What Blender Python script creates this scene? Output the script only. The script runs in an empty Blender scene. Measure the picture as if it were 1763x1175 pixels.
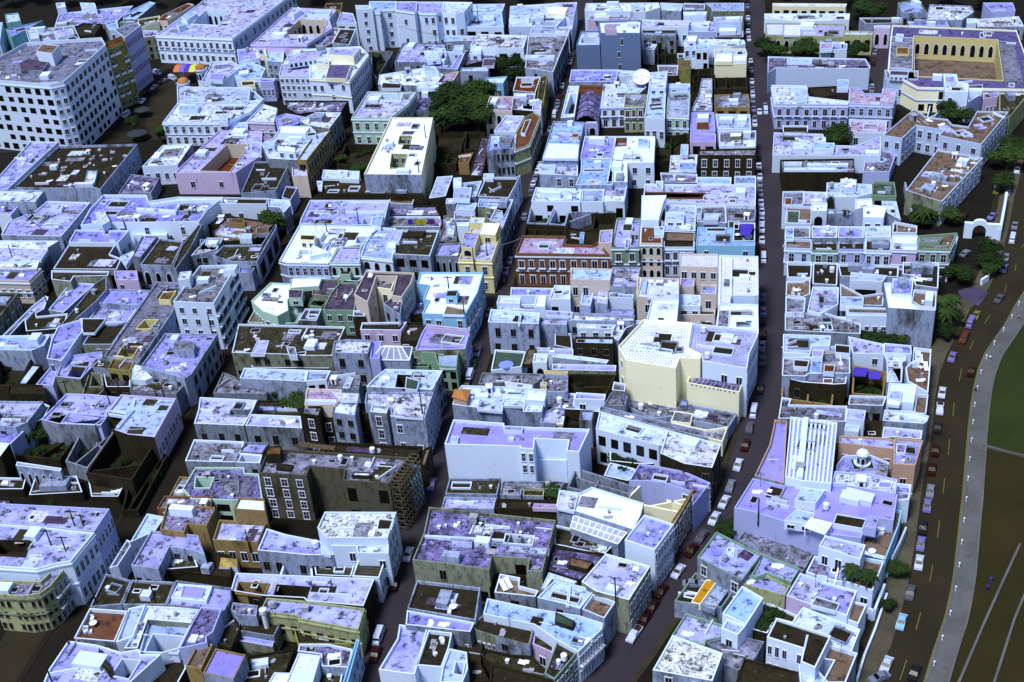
import bpy, bmesh, math, random
from mathutils import Vector, Matrix
from mathutils.geometry import tessellate_polygon
R = random.Random(7)
sc = bpy.context.scene
C = sc.collection
# ---------------- camera (looking down over the old town, slightly rolled)
F_PX, CX, CY, CAM_H = 2225.0, 881.5, 587.5, 200.0
down = Vector((312.0, -3408.0, -F_PX)).normalized()
UP = -down
fw = Vector((369.0, 1487.0, -F_PX)); fw -= UP * fw.dot(UP); fw.normalize()
RT = fw.cross(UP)
ROT = Matrix((RT, fw, UP))                      # camera vector -> world vector
cam = bpy.data.cameras.new('camera'); cam_o = bpy.data.objects.new('camera', cam); C.objects.link(cam_o)
cam.sensor_width = 36; cam.lens = F_PX / 1763 * 36; cam.clip_start = 1; cam.clip_end = 6000
cam_o.matrix_world = Matrix.Translation((0, 0, CAM_H)) @ ROT.to_4x4()
sc.camera = cam_o
# ---------------- sky and sun
SUN_EL, SUN_AZ = math.radians(63), math.radians(212)   # azimuth clockwise from +Y
w = bpy.data.worlds.new('World'); sc.world = w; w.use_nodes = True
nt = w.node_tree; bg = nt.nodes['Background']; sky = nt.nodes.new('ShaderNodeTexSky')
sky.sky_type = 'NISHITA'; sky.sun_disc = False; sky.sun_elevation = SUN_EL; sky.sun_rotation = SUN_AZ
nt.links.new(sky.outputs[0], bg.inputs[0]); bg.inputs[1].default_value = 0.068
sl = bpy.data.lights.new('sun', 'SUN'); so = bpy.data.objects.new('sun', sl); C.objects.link(so)
sl.energy = 3.3; sl.angle = math.radians(15); sl.color = (0.98, 0.985, 1.0)
sdir = Vector((math.sin(SUN_AZ) * math.cos(SUN_EL), math.cos(SUN_AZ) * math.cos(SUN_EL), math.sin(SUN_EL)))
so.rotation_euler = sdir.to_track_quat('Z', 'Y').to_euler(); so.location = (0, 0, 400)
sc.view_settings.view_transform = 'Standard'; sc.view_settings.look = 'None'
sc.view_settings.gamma = 1; sc.view_settings.exposure = 0.32
sc.cycles.max_bounces = 5; sc.cycles.diffuse_bounces = 3

# ---------------- pixel of the photograph -> point of the town at height z
TX = dict(A=0, B=350, C=700, D=1050, E=1363); TY = (0, 290, 580, 875)
def px(tile, x, y):
    if tile == 'F': return x, y
    return TX[tile[0]] + x / 3.9175, TY[int(tile[1])] + y / 3.9167
def at(x, y, z=0.0):
    d = ROT @ Vector((x - CX, -(y - CY), -F_PX))
    t = (z - CAM_H) / d.z
    return Vector((d.x * t, d.y * t, z))
def poly(tile, p, z):
    return [at(*px(tile, p[i], p[i + 1]), z) for i in range(0, len(p), 2)]

# ---------------- materials
MATS = {}
def rgb(h):
    f = lambda c: (c / 12.92 if c <= .04045 else ((c + .055) / 1.055) ** 2.4)
    return tuple(f(int(h[i:i + 2], 16) / 255) for i in (0, 2, 4)) + (1,)
def mat(name, col, patch=None, dirt=None, amt=.35, scale=.25, streak=False, rough=.9, fine=1.2, var=.12, spots=None, spot_amt=.3, slab=0, metal=0, sat=None, wear=0):
    if name in MATS: return MATS[name]
    m = bpy.data.materials.new(name); m.use_nodes = True; n = m.node_tree.nodes; L = m.node_tree.links
    b = n['Principled BSDF']; b.inputs['Roughness'].default_value = rough; b.inputs['Metallic'].default_value = metal
    b.inputs['Specular IOR Level'].default_value = .25
    g = n.new('ShaderNodeNewGeometry'); oi = n.new('ShaderNodeObjectInfo')
    mp = n.new('ShaderNodeMapping'); ad = n.new('ShaderNodeVectorMath'); ad.operation = 'MULTIPLY_ADD'; ad.inputs[1].default_value = (91, 57, 0)
    L.new(oi.outputs['Random'], ad.inputs[0]); L.new(g.outputs['Position'], ad.inputs[2]); L.new(ad.outputs[0], mp.inputs['Vector'])
    if streak: mp.inputs['Scale'].default_value = (1, 1, .38)
    def noise(s, det=6, ro=.6, vec=None):
        t = n.new('ShaderNodeTexNoise'); t.inputs['Scale'].default_value = s; t.inputs['Detail'].default_value = det
        t.inputs['Roughness'].default_value = ro; L.new(vec or mp.outputs[0], t.inputs['Vector']); return t.outputs['Fac']
    def ramp(fac, a, c):
        r = n.new('ShaderNodeMapRange'); r.inputs['From Min'].default_value = a; r.inputs['From Max'].default_value = c
        L.new(fac, r.inputs['Value']); return r.outputs[0]
    def mix(fac, a, c):
        x = n.new('ShaderNodeMix'); x.data_type = 'RGBA'
        if isinstance(fac, float): x.inputs[0].default_value = fac
        else: L.new(fac, x.inputs[0])
        for sock, v in ((x.inputs[6], a), (x.inputs[7], c)):
            if isinstance(v, tuple): sock.default_value = v
            else: L.new(v, sock)
        return x.outputs[2]
    cur = rgb(col)
    if patch: cur = mix(ramp(noise(scale, 5, .62), .33, .72), cur, rgb(patch))
    if spots: cur = mix(ramp(noise(scale * 2.3, 7, .7), .66 - spot_amt * .3, .70 - spot_amt * .3), cur, rgb(spots))
    if dirt:
        k = .72 - amt * .38
        cur = mix(ramp(noise(fine * (.75 if streak else 1), 9, .78), k - .02, k + .15), cur, rgb(dirt))
        cur = mix(ramp(noise(scale * (.7 if streak else 1.5), 8, .74), k + (0 if streak else .03), k + (.16 if streak else .22)), cur, rgb(dirt))
        if wear: cur = mix(ramp(noise(.45, 9, .78), .60 - wear * .1, .66 - wear * .08), cur, rgb(dirt))
    if slab:
        br = n.new('ShaderNodeTexBrick'); br.inputs['Scale'].default_value = slab; br.inputs['Mortar Size'].default_value = .035
        br.inputs['Color1'].default_value = (1, 1, 1, 1); br.inputs['Color2'].default_value = (.86, .86, .86, 1); br.inputs['Mortar'].default_value = (.45, .45, .5, 1)
        L.new(mp.outputs[0], br.inputs['Vector'])
        x = n.new('ShaderNodeMix'); x.data_type = 'RGBA'; x.blend_type = 'MULTIPLY'; x.inputs[0].default_value = .75
        L.new(cur if not isinstance(cur, tuple) else br.outputs[0], x.inputs[6]); L.new(br.outputs[0], x.inputs[7]); cur = x.outputs[2]
    hs = n.new('ShaderNodeHueSaturation')
    if isinstance(cur, tuple): hs.inputs['Color'].default_value = cur
    else: L.new(cur, hs.inputs['Color'])
    r = n.new('ShaderNodeMapRange'); r.inputs['To Min'].default_value = 1 - var; r.inputs['To Max'].default_value = 1 + var
    L.new(oi.outputs['Random'], r.inputs['Value']); L.new(r.outputs[0], hs.inputs['Value'])
    if sat:
        mu = n.new('ShaderNodeMath'); mu.operation = 'MULTIPLY'; mu.inputs[1].default_value = 7.13; L.new(oi.outputs['Random'], mu.inputs[0])
        fr = n.new('ShaderNodeMath'); fr.operation = 'FRACT'; L.new(mu.outputs[0], fr.inputs[0])
        r2 = n.new('ShaderNodeMapRange'); r2.inputs['To Min'].default_value = sat[0]; r2.inputs['To Max'].default_value = sat[1]
        L.new(fr.outputs[0], r2.inputs['Value']); L.new(r2.outputs[0], hs.inputs['Saturation'])
    L.new(hs.outputs[0], b.inputs['Base Color'])
    bp = n.new('ShaderNodeBump'); bp.inputs['Strength'].default_value = .35; bp.inputs['Distance'].default_value = .15
    L.new(noise(2.5, 4), bp.inputs['Height']); L.new(bp.outputs[0], b.inputs['Normal'])
    MATS[name] = m; return m
# walls
W = {}
def wall(k, col, dirt, amt=.3, **kw): W[k] = mat('plaster_' + k, col, None, dirt, amt, .2, True, **kw)
wall('white', 'cde0ff', '727ea8', .26); wall('lilac', 'a8b4ec', '60648c', .32); wall('paleblue', 'b4c8ee', '6c7894', .3)
wall('blue', '647aa8', '445a8c', .2); wall('cream', 'e8e8cc', 'a8a888', .2); wall('yellow', 'd2ca94', '847c50', .3)
wall('olive', '8c8c50', '38361a', .5); wall('pink', 'c4b6e0', '6c6084', .35); wall('peach', 'b09484', '64483a', .35)
wall('beige', 'c8c0bc', '787068', .3); wall('terracotta', '74503a', '2c1a12', .4); wall('green', '789886', '344c40', .4)
wall('mint', 'a8c8c0', '54746a', .35); wall('cyan', '8cc4ec', '5484a4', .22); wall('teal', '6aa4b0', '345c62', .35)
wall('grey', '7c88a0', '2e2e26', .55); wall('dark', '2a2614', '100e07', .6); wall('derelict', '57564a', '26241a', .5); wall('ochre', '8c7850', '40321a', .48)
wall('dirty', '92a2c6', '2e2e26', .52); wall('sage', '80887c', '34361f', .55); wall('limeplaster', 'a2aa84', '484a28', .48)
# roofs
RF = {}
def roof(k, *a, **kw): kw.setdefault('sat', (.85, 1.22)); kw.setdefault('wear', .8); RF[k] = mat('roofing_' + k, *a, **kw)
roof('w', 'd0e0ff', 'acbcf4', '50506c', .26, .22)
roof('b', 'aecaf8', '9cb0f0', '50587c', .24, .2)
roof('l', '7c80d0', 'a0a4f0', '3a3458', .27, .2, sat=(.75, 1.15))
roof('lw', '8a8ed4', 'bcc6fc', '322e42', .36, .25)
roof('s', 'b4bce8', 'e0e8ff', '262620', .56, .3, fine=.8)
roof('bw', 'e8f2ff', 'd0dcf8', '20241a', .62, .3, fine=1.6)
roof('g', '666a84', '8488a8', '26241c', .5, .25)
roof('gs', '565868', 'a4a8c8', '1e1c14', .58, .25, fine=.8)
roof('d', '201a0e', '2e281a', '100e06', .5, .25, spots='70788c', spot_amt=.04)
roof('moss', '282614', '403e2c', '141208', .55, .25, spots='6c7480', spot_amt=.18)
roof('p', '403652', '5a4e6c', '201826', .5, .25, spots='a8a8d0', spot_amt=.1)
roof('ps', '545076', '9c98d4', '201a24', .62, .22, fine=.9, spots='c0c0f0', spot_amt=.22)
roof('t', '5a3018', '6c3e24', '341a0a', .3, .25)
roof('tb', '64544a', '786860', '3a2e24', .35, .25, spots='b8b8d8', spot_amt=.05)
roof('pk', 'a494bc', 'c0b0d4', '5c4e74', .3, .25, slab=.3)
roof('c', 'e2f0ff', 'cce0ff', 'a8a8a4', .12, .2, wear=.15)
roof('ct', 'e2e9fa', 'd0d8f2', '9a98a0', .12, .2, slab=.35, wear=.25)
roof('lt', 'a0a4dc', 'c0c6f4', '6c6c90', .16, .2, slab=.35, wear=.3)
roof('purple', '4c4680', '585292', '2c2854', .2, .2, sat=(.8, 1))
roof('violet', '827ee0', '9490f0', '50488c', .2, .2, wear=.3, sat=(.88, 1))
roof('rust', '5a4230', '7c6650', '2a1c0e', .5, .4)
roof('green', '34463e', '4a5c52', '202c24', .4, .25)
roof('oc', 'b88c44', 'c89c54', '7c5c2c', .2, .3)
roof('bg', '8498c4', 'acbcec', '40485c', .35, .22)
M_glass = mat('dark_window_glass', '14110e', rough=.25, var=.3)
M_frame = mat('white_window_frame', 'd0dcf8', rough=.6)
M_redglass = mat('magenta_shutter', '60204c')
M_metal = mat('grey_metal', '888ca0', rough=.5)
M_darkm = mat('dark_wood_pole', '2a2018')
M_whitep = mat('white_paint', 'dfe8ff', rough=.6)
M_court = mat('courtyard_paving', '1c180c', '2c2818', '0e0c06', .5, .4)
M_asphalt = mat('asphalt', '211c12', '2b2518', '16120b', .35, .08, fine=.6)
M_street = mat('street_asphalt', '2a2630', '343039', '1a171a', .35, .1, fine=.8)
M_lane = mat('lane_asphalt', '14100a', '1c1710', '0c0906', .3, .1)
M_curb = mat('worn_pavement', '2a261c', '383428', '16130b', .45, .15)
M_side = mat('pavement_concrete', '3c3a30', '545044', '201c12', .45, .15)
M_prom = mat('promenade_concrete', '4e5052', '62656c', '2c2d24', .35, .12)
M_grass = mat('dark_grass', '202a08', '2c360c', '141b05', .4, .05)
M_field = mat('dry_field', '262206', '302c0a', '181604', .4, .04)
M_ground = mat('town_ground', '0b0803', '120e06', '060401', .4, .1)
M_yellow = mat('yellow_line_paint', '66662c', dirt='4c4a1c', amt=.4)
M_leaf = mat('leaf_green', '1e3410', '304a1a', '0e1c08', .4, .5, var=.25)
M_leaf2 = mat('leaf_dark', '14260c', '20380f', '0a1405', .4, .5, var=.25)
M_bark = mat('bark', '3a2e20', '4a3c2c')
M_tyre = mat('tyre_rubber', '100f0f')
M_rim = mat('wheel_rim', '9090a0', rough=.4)

# ---------------- mesh helpers
def link(name, me, parent=None, loc=None, label=None, m=None):
    o = bpy.data.objects.new(name, me); C.objects.link(o)
    if parent: o.parent = parent
    if loc is not None: o.location = loc
    if label: o['label'] = label
    return o
class MB:
    def __init__(s): s.v = []; s.f = []; s.mi = []
    def face(s, pts, mi=0):
        k = len(s.v); s.v += [tuple(p) for p in pts]; s.f.append(tuple(range(k, k + len(pts)))); s.mi.append(mi)
    def box(s, x0, y0, z0, x1, y1, z1, mi=0, T=None):
        c = [Vector((x, y, z)) for z in (z0, z1) for y in (y0, y1) for x in (x0, x1)]
        if T: c = [T @ p for p in c]
        for q in ((0, 2, 3, 1), (4, 5, 7, 6), (0, 1, 5, 4), (2, 6, 7, 3), (0, 4, 6, 2), (1, 3, 7, 5)): s.face([c[i] for i in q], mi)
    def beam(s, a, b, wd, ht=None, mi=0):
        a, b = Vector(a), Vector(b); d = (b - a)
        if d.length < 1e-6: return
        ht = ht or wd; q = d.to_track_quat('Y', 'Z').to_matrix().to_4x4()
        s.box(-wd / 2, 0, -ht / 2, wd / 2, d.length, ht / 2, mi, Matrix.Translation(a) @ q)
    def cyl(s, c, r0, r1, z0, z1, n=10, mi=0, cap=True):
        a = [(c[0] + r0 * math.cos(t * math.tau / n), c[1] + r0 * math.sin(t * math.tau / n), z0) for t in range(n)]
        b = [(c[0] + r1 * math.cos(t * math.tau / n), c[1] + r1 * math.sin(t * math.tau / n), z1) for t in range(n)]
        for i in range(n): j = (i + 1) % n; s.face((a[i], a[j], b[j], b[i]), mi)
        if cap: s.face(b, mi); s.face(a[::-1], mi)
    def prism(s, P, z0, z1, mi=0, top=True):
        n = len(P)
        for i in range(n):
            a, b = P[i], P[(i + 1) % n]; s.face(((a.x, a.y, z0), (b.x, b.y, z0), (b.x, b.y, z1), (a.x, a.y, z1)), mi)
        if top: s.tess([P], z1, mi)
    def tess(s, loops, z, mi=0):
        flat = [Vector((p.x, p.y, z)) for l in loops for p in l]
        for t in tessellate_polygon([[Vector((p.x, p.y, 0)) for p in l] for l in loops]):
            a, b, c = (flat[i] for i in t)
            if (b - a).cross(c - a).z < 0: b, c = c, b
            s.face((a, b, c), mi)
    def mesh(s, name, mats):
        me = bpy.data.meshes.new(name); me.from_pydata(s.v, [], s.f); me.polygons.foreach_set('material_index', s.mi)
        for m in (mats if isinstance(mats, (list, tuple)) else [mats]): me.materials.append(m)
        me.update(); return me
    def obj(s, name, mats, parent=None, label=None): return link(name, s.mesh(name, mats), parent, label=label)
def tag(o, label, cat, group=None, kind=None):
    if label: o['label'] = label
    if cat: o['category'] = cat
    if group: o['group'] = group
    if kind: o['kind'] = kind
    return o
def empty(name, loc, label, cat, group=None, rz=0):
    o = bpy.data.objects.new(name, None); C.objects.link(o); o.location = loc; o.rotation_euler = (0, 0, rz)
    o.empty_display_size = .1
    return tag(o, label, cat, group)
def area(P): return .5 * sum(P[i].x * P[(i + 1) % len(P)].y - P[(i + 1) % len(P)].x * P[i].y for i in range(len(P)))
def inset(P, d):
    s = 1 if area(P) > 0 else -1; n = len(P); out = []
    for i in range(n):
        p, a, b = P[i], P[i - 1], P[(i + 1) % n]
        e1 = (p - a).to_2d(); e2 = (b - p).to_2d()
        if e1.length < 1e-4 or e2.length < 1e-4: out.append(p.copy()); continue
        e1.normalize(); e2.normalize()
        n1 = Vector((-e1.y, e1.x)) * s; n2 = Vector((-e2.y, e2.x)) * s; m = n1 + n2
        if m.length < .3: m = n1
        else: m = m / max(m.length_squared / 2, .35)
        out.append(Vector((p.x + m.x * d, p.y + m.y * d, p.z)))
    return out
def inside(P, x, y):
    c = False; n = len(P); j = n - 1
    for i in range(n):
        if (P[i].y > y) != (P[j].y > y) and x < (P[j].x - P[i].x) * (y - P[i].y) / (P[j].y - P[i].y) + P[i].x: c = not c
        j = i
    return c
# ---- shared unit meshes
def unit_window(style):
    b = MB(); fr = .06 if style == 'p' else .15
    b.box(-.5, -.04, -.5, .5, .03, .5, 1)                        # pane
    b.box(-.5 - fr, -.09, -.52, -.5, .05, .5, 0); b.box(.5, -.09, -.52, .5 + fr, .05, .5, 0)
    b.box(-.5 - fr * 1.3, -.13, .5, .5 + fr * 1.3, .05, .5 + fr * .6, 0)
    if style != 'b': b.box(-.5 - fr * 1.2, -.15, -.6, .5 + fr * 1.2, .05, -.52, 0)
    b.box(-.03, -.075, -.5, .03, -.04, .5, 0)
    if style == 's': b.box(-.5, -.07, .02, .5, -.045, .05, 0)
    return b
UW = {s: unit_window(s).mesh('window_' + s, [M_frame, M_glass]) for s in 'psb'}
UW['d'] = unit_window('p').mesh('window_d', [mat('weathered_window_frame', '6c7078', '3c3a30', dirt='24221a', amt=.4), M_glass])
UW['m'] = unit_window('p').mesh('window_m', [M_frame, M_redglass])
_b = MB(); _b.box(-.5, -.03, -.5, .5, .03, .5, 0); UW['h'] = _b.mesh('opening', [M_glass])   # bare dark opening
_b = MB()                                                        # arch: dark round headed opening with pale archivolt
_pts = [(-.5, -.5), (.5, -.5), (.5, .15)] + [(.5 * math.cos(t), .15 + .35 * math.sin(t)) for t in [math.pi * k / 8 for k in range(1, 8)]] + [(-.5, .15)]
_b.face([(x, -.05, z) for x, z in _pts], 1)
for i in range(1, len(_pts)):
    (x0, z0), (x1, z1) = _pts[i], _pts[(i + 1) % len(_pts)]
    k = 1.22; _b.face([(x0, -.1, z0), (x1, -.1, z1), (x1 * k, -.1, (z1 - .1) * k + .1), (x0 * k, -.1, (z0 - .1) * k + .1)], 0)
UW['a'] = _b.mesh('arched_window', [M_frame, M_glass])
_b = MB(); _b.box(-.5, -.8, -.06, .5, 0, .06, 0)
for k in range(9): _b.box(-.5 + k * .122, -.8, .06, -.48 + k * .122, -.77, .95, 1)
_b.box(-.5, -.82, .93, .5, -.76, 1, 1); UBAL = _b.mesh('balcony', [M_whitep, M_darkm])
_b = MB(); _b.box(-.5, -.8, -.06, .5, 0, .06, 0); _b.box(-.5, -.82, .06, .5, -.74, .95, 0); UBALW = _b.mesh('balcony_w', [M_whitep])
def clut(kind):
    b = MB()
    if kind == 'air_conditioner': b.box(-.6, -.4, 0, .6, .4, .9); b.cyl((0, 0), .3, .3, .9, .96, 10, 1)
    elif kind == 'water_tank': b.cyl((0, 0), .7, .7, .3, 1.7, 12); b.cyl((0, 0), .7, .2, 1.7, 1.95, 12); b.box(-.6, -.6, 0, .6, .6, .3, 1)
    elif kind == 'roof_vent': b.box(-.3, -.3, 0, .3, .3, .8); b.box(-.42, -.42, .8, .42, .42, .92)
    elif kind == 'skylight': b.box(-1, -.8, 0, 1, .8, .45); b.face(((-1, -.8, .46), (1, -.8, .46), (.7, 0, .8), (-.7, 0, .8)), 0); b.face(((1, .8, .46), (-1, .8, .46), (-.7, 0, .8), (.7, 0, .8)), 0)
    elif kind == 'roof_hatch': b.box(-.9, -1.1, 0, .9, 1.1, 1.9); b.box(-1.05, -1.25, 1.9, 1.05, 1.25, 2.05); b.box(-.4, -1.12, 0, .4, -1.09, 1.6, 1)
    elif kind == 'antenna':
        b.box(-.04, -.04, 0, .04, .04, 4, 1)
        for z, l in ((3.9, .9), (3.5, 1.2), (3.1, .7)): b.box(-l, -.03, z, l, .03, z + .05, 1)
    elif kind == 'pipe': b.box(-2.2, -.1, .1, 2.2, .1, .3); b.box(-2.2, -.12, 0, -2, .12, .12, 1); b.box(2, -.12, 0, 2.2, .12, .12, 1)
    elif kind == 'low_wall': b.box(-2.5, -.15, 0, 2.5, .15, .8)
    elif kind == 'loose_sheet': b.box(-1, -.7, .02, 1, .7, .08); b.box(.4, -.2, .08, 1.6, .9, .13)
    elif kind == 'roof_opening': b.box(-1.3, -.9, .02, 1.3, .9, .25); b.box(-1.05, -.65, .25, 1.05, .65, .262, 2)
    return b.mesh(kind, [M_whitep if kind != 'air_conditioner' else M_metal, M_darkm, M_glass])
M_conc = mat('stained_concrete', '8c90a4', 'a4a8bc', '4a483c', .4, .5)
CL2 = {}
CL = {k: clut(k) for k in ('air_conditioner', 'water_tank', 'roof_vent', 'skylight', 'roof_hatch', 'antenna', 'pipe', 'low_wall', 'loose_sheet', 'roof_opening')}
for k_, me_ in CL.items():
    CL2[k_] = me_.copy(); CL2[k_].materials[0] = M_conc
CLK = ['air_conditioner'] * 3 + ['water_tank'] + ['roof_vent'] * 6 + ['skylight'] + ['roof_hatch'] + ['antenna'] * 2 + ['pipe'] * 2 + ['low_wall'] * 2 + ['loose_sheet'] * 4 + ['roof_opening'] * 3

def put_windows(root, A, B_, z0, z1, cols, rows, style, sgn, org, wl=''):
    d = (B_ - A); d.z = 0; L = d.length; u = d / L
    rnd = style == 'r'
    if rnd: style = R.choice('ppsh') if wl not in ('dirty', 'grey') else R.choice('ddp')
    if wl in ('dirty', 'grey', 'dark', 'sage', 'derelict', 'limeplaster', 'olive') and style in 'ps' and (style == 'p' or R.random() < .6): style = 'd'
    nrm = Vector((u.y, -u.x, 0)) * sgn          # outward
    ang = math.atan2(nrm.x, -nrm.y); fh = (z1 - z0) / rows; sp = L / cols
    bal = style.isupper(); st = style.lower()
    if style == 'V': st = 'h'
    if st == 'q': st, sq = 'h', True
    else: sq = False
    ww = min(1.35 if st != 'a' else 2.3, sp * .5); wh = min(fh * (.62 if st in 'sba' else .5), 2.6 if st != 'a' else 4.5)
    if st == 'h': ww = sp * .6; wh = fh * .62
    if sq: ww = sp * .56; wh = fh * .56
    if style == 'V': ww = sp * .8; wh = fh * .4
    for r in range(rows):
        for k in range(cols):
            if R.random() < (.4 if rnd else .06 if st in 'phd' else 0): continue
            p = A + u * (sp * (k + .5 + R.uniform(-.05, .05))) + nrm * .03; z = z0 + fh * (r + .48); vh = R.uniform(.86, 1.1)
            o = link('window', UW[st], root, (p.x - org.x, p.y - org.y, z)); o.rotation_euler = (0, 0, ang); o.scale = (ww * R.uniform(.88, 1.08), 1, wh * vh)
            if bal and (r > 0 or style == 'V'):
                q = link('balcony', UBAL if st == 'b' else UBALW, root, (p.x - org.x, p.y - org.y, z - wh / 2 - (.8 if style == 'V' else 0))); q.rotation_euler = (0, 0, ang); q.scale = (sp * .98 if style == 'V' else ww * 1.7, 1, 1)

def shell(b, P, z0, h, par, th=.28, mi=0, em=None, pm=None):
    """walls + parapet + parapet top; returns inner loop at z=h"""
    s = area(P) > 0; Q = P if s else P[::-1]; I = inset(Q, th); n = len(Q); zt = h + par
    for i in range(n):
        a, c, ia, ic = Q[i], Q[(i + 1) % n], I[i], I[(i + 1) % n]
        b.face(((a.x, a.y, z0), (c.x, c.y, z0), (c.x, c.y, zt), (a.x, a.y, zt)), em(i if s else (n - 2 - i) % n) if em else mi)
        if par > 0:
            b.face(((a.x, a.y, zt), (c.x, c.y, zt), (ic.x, ic.y, zt), (ia.x, ia.y, zt)), mi if pm is None else pm)
            b.face(((ic.x, ic.y, h), (ia.x, ia.y, h), (ia.x, ia.y, zt), (ic.x, ic.y, zt)), mi if pm is None else pm)
    return I
ALL = []
AUTO = ('white', 'lilac', 'paleblue', 'pink', 'mint', 'cream', 'beige', 'yellow', 'green', 'limeplaster', 'sage', 'peach', 'ochre')
def auto_party(P, w, wl):
    """unpainted side walls: edges without windows get weathered render on some houses"""
    if R.random() < (.45 if wl == 'white' else .5): return None
    k = R.choice(('dirty', 'dirty', 'grey', 'sage') if wl != 'white' else ('dirty', 'dirty', 'dirty', 'grey'))
    return {i: k for i in range(len(P)) if i not in w} if R.random() < .7 else None
def patches(root, loc, holes, rl, h, ang):
    A = abs(area(loc)); II = inset(loc, .5); n = int(min(11, A / 70 + R.random() * 1.6)); xs = [q.x for q in loc]; ys = [q.y for q in loc]
    ca, sa = math.cos(ang), math.sin(ang)
    for k in range(n):
        for _ in range(14):
            x, y = R.uniform(min(xs), max(xs)), R.uniform(min(ys), max(ys)); a, c = R.uniform(1, 3.6), R.uniform(.8, 2.6)
            cs = [(x + ca * u - sa * v, y + sa * u + ca * v) for u, v in ((-a, -c), (a, -c), (a, c), (-a, c), (0, 0))]
            if all(inside(II, *q) for q in cs) and not any(inside(inset(H, .3), *q) for H in holes + rl for q in cs): break
        else: continue
        t = R.random(); b = MB(); z = h + .02 + .012 * k
        if t < .45:
            b.prism([Vector((q[0], q[1], 0)) for q in cs[:4]], h, z + .05); b.obj('roof_patch', RF[R.choice(('s', 'gs', 'w', 'lw', 'p', 'moss', 'g', 'bw', 'd'))], root)
        elif t < .62:
            b.prism([Vector((q[0], q[1], 0)) for q in cs[:4]], h, h + R.uniform(.9, 2.2)); b.obj('roof_cabin', [W[R.choice(('white', 'white', 'dirty'))]], root)
        elif t < .8:
            Q = [Vector((q[0], q[1], 0)) for q in cs[:4]]; J = inset(Q, .22)
            for i in range(4): v = [Q[i], Q[(i + 1) % 4], J[(i + 1) % 4], J[i]]; b.prism(v, h, h + .55)
            b.obj('pit_kerb', W[R.choice(('white', 'dirty'))], root); q = MB(); q.tess([J], z); q.obj('roof_pit', RF['d'], root)
        else:
            b.beam((cs[0][0], cs[0][1], h + .4), (cs[2][0] if R.random() < .2 else cs[1][0], cs[2][1] if R.random() < .2 else cs[1][1], h + .4), .25, .8); b.obj('divider_wall', W['white'], root)
KINDS_ = ((('terrace',), 'roof_terrace', 'terrace'), (('yard', 'court', 'garden'), 'courtyard', 'courtyard'), (('tower', 'cube', 'bay'), 'tower_house', 'tower'), (('wall', 'ledge', 'parapet', 'front'), 'street_wall', 'wall'), (('shed', 'hut', 'box', 'porch', 'room', 'lean-to', 'pen'), 'outbuilding', 'outbuilding'), (('block', 'range', 'wing', 'hall'), 'building_block', 'building'), (('roof',), 'flat_roofed_house', 'house'))
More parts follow.
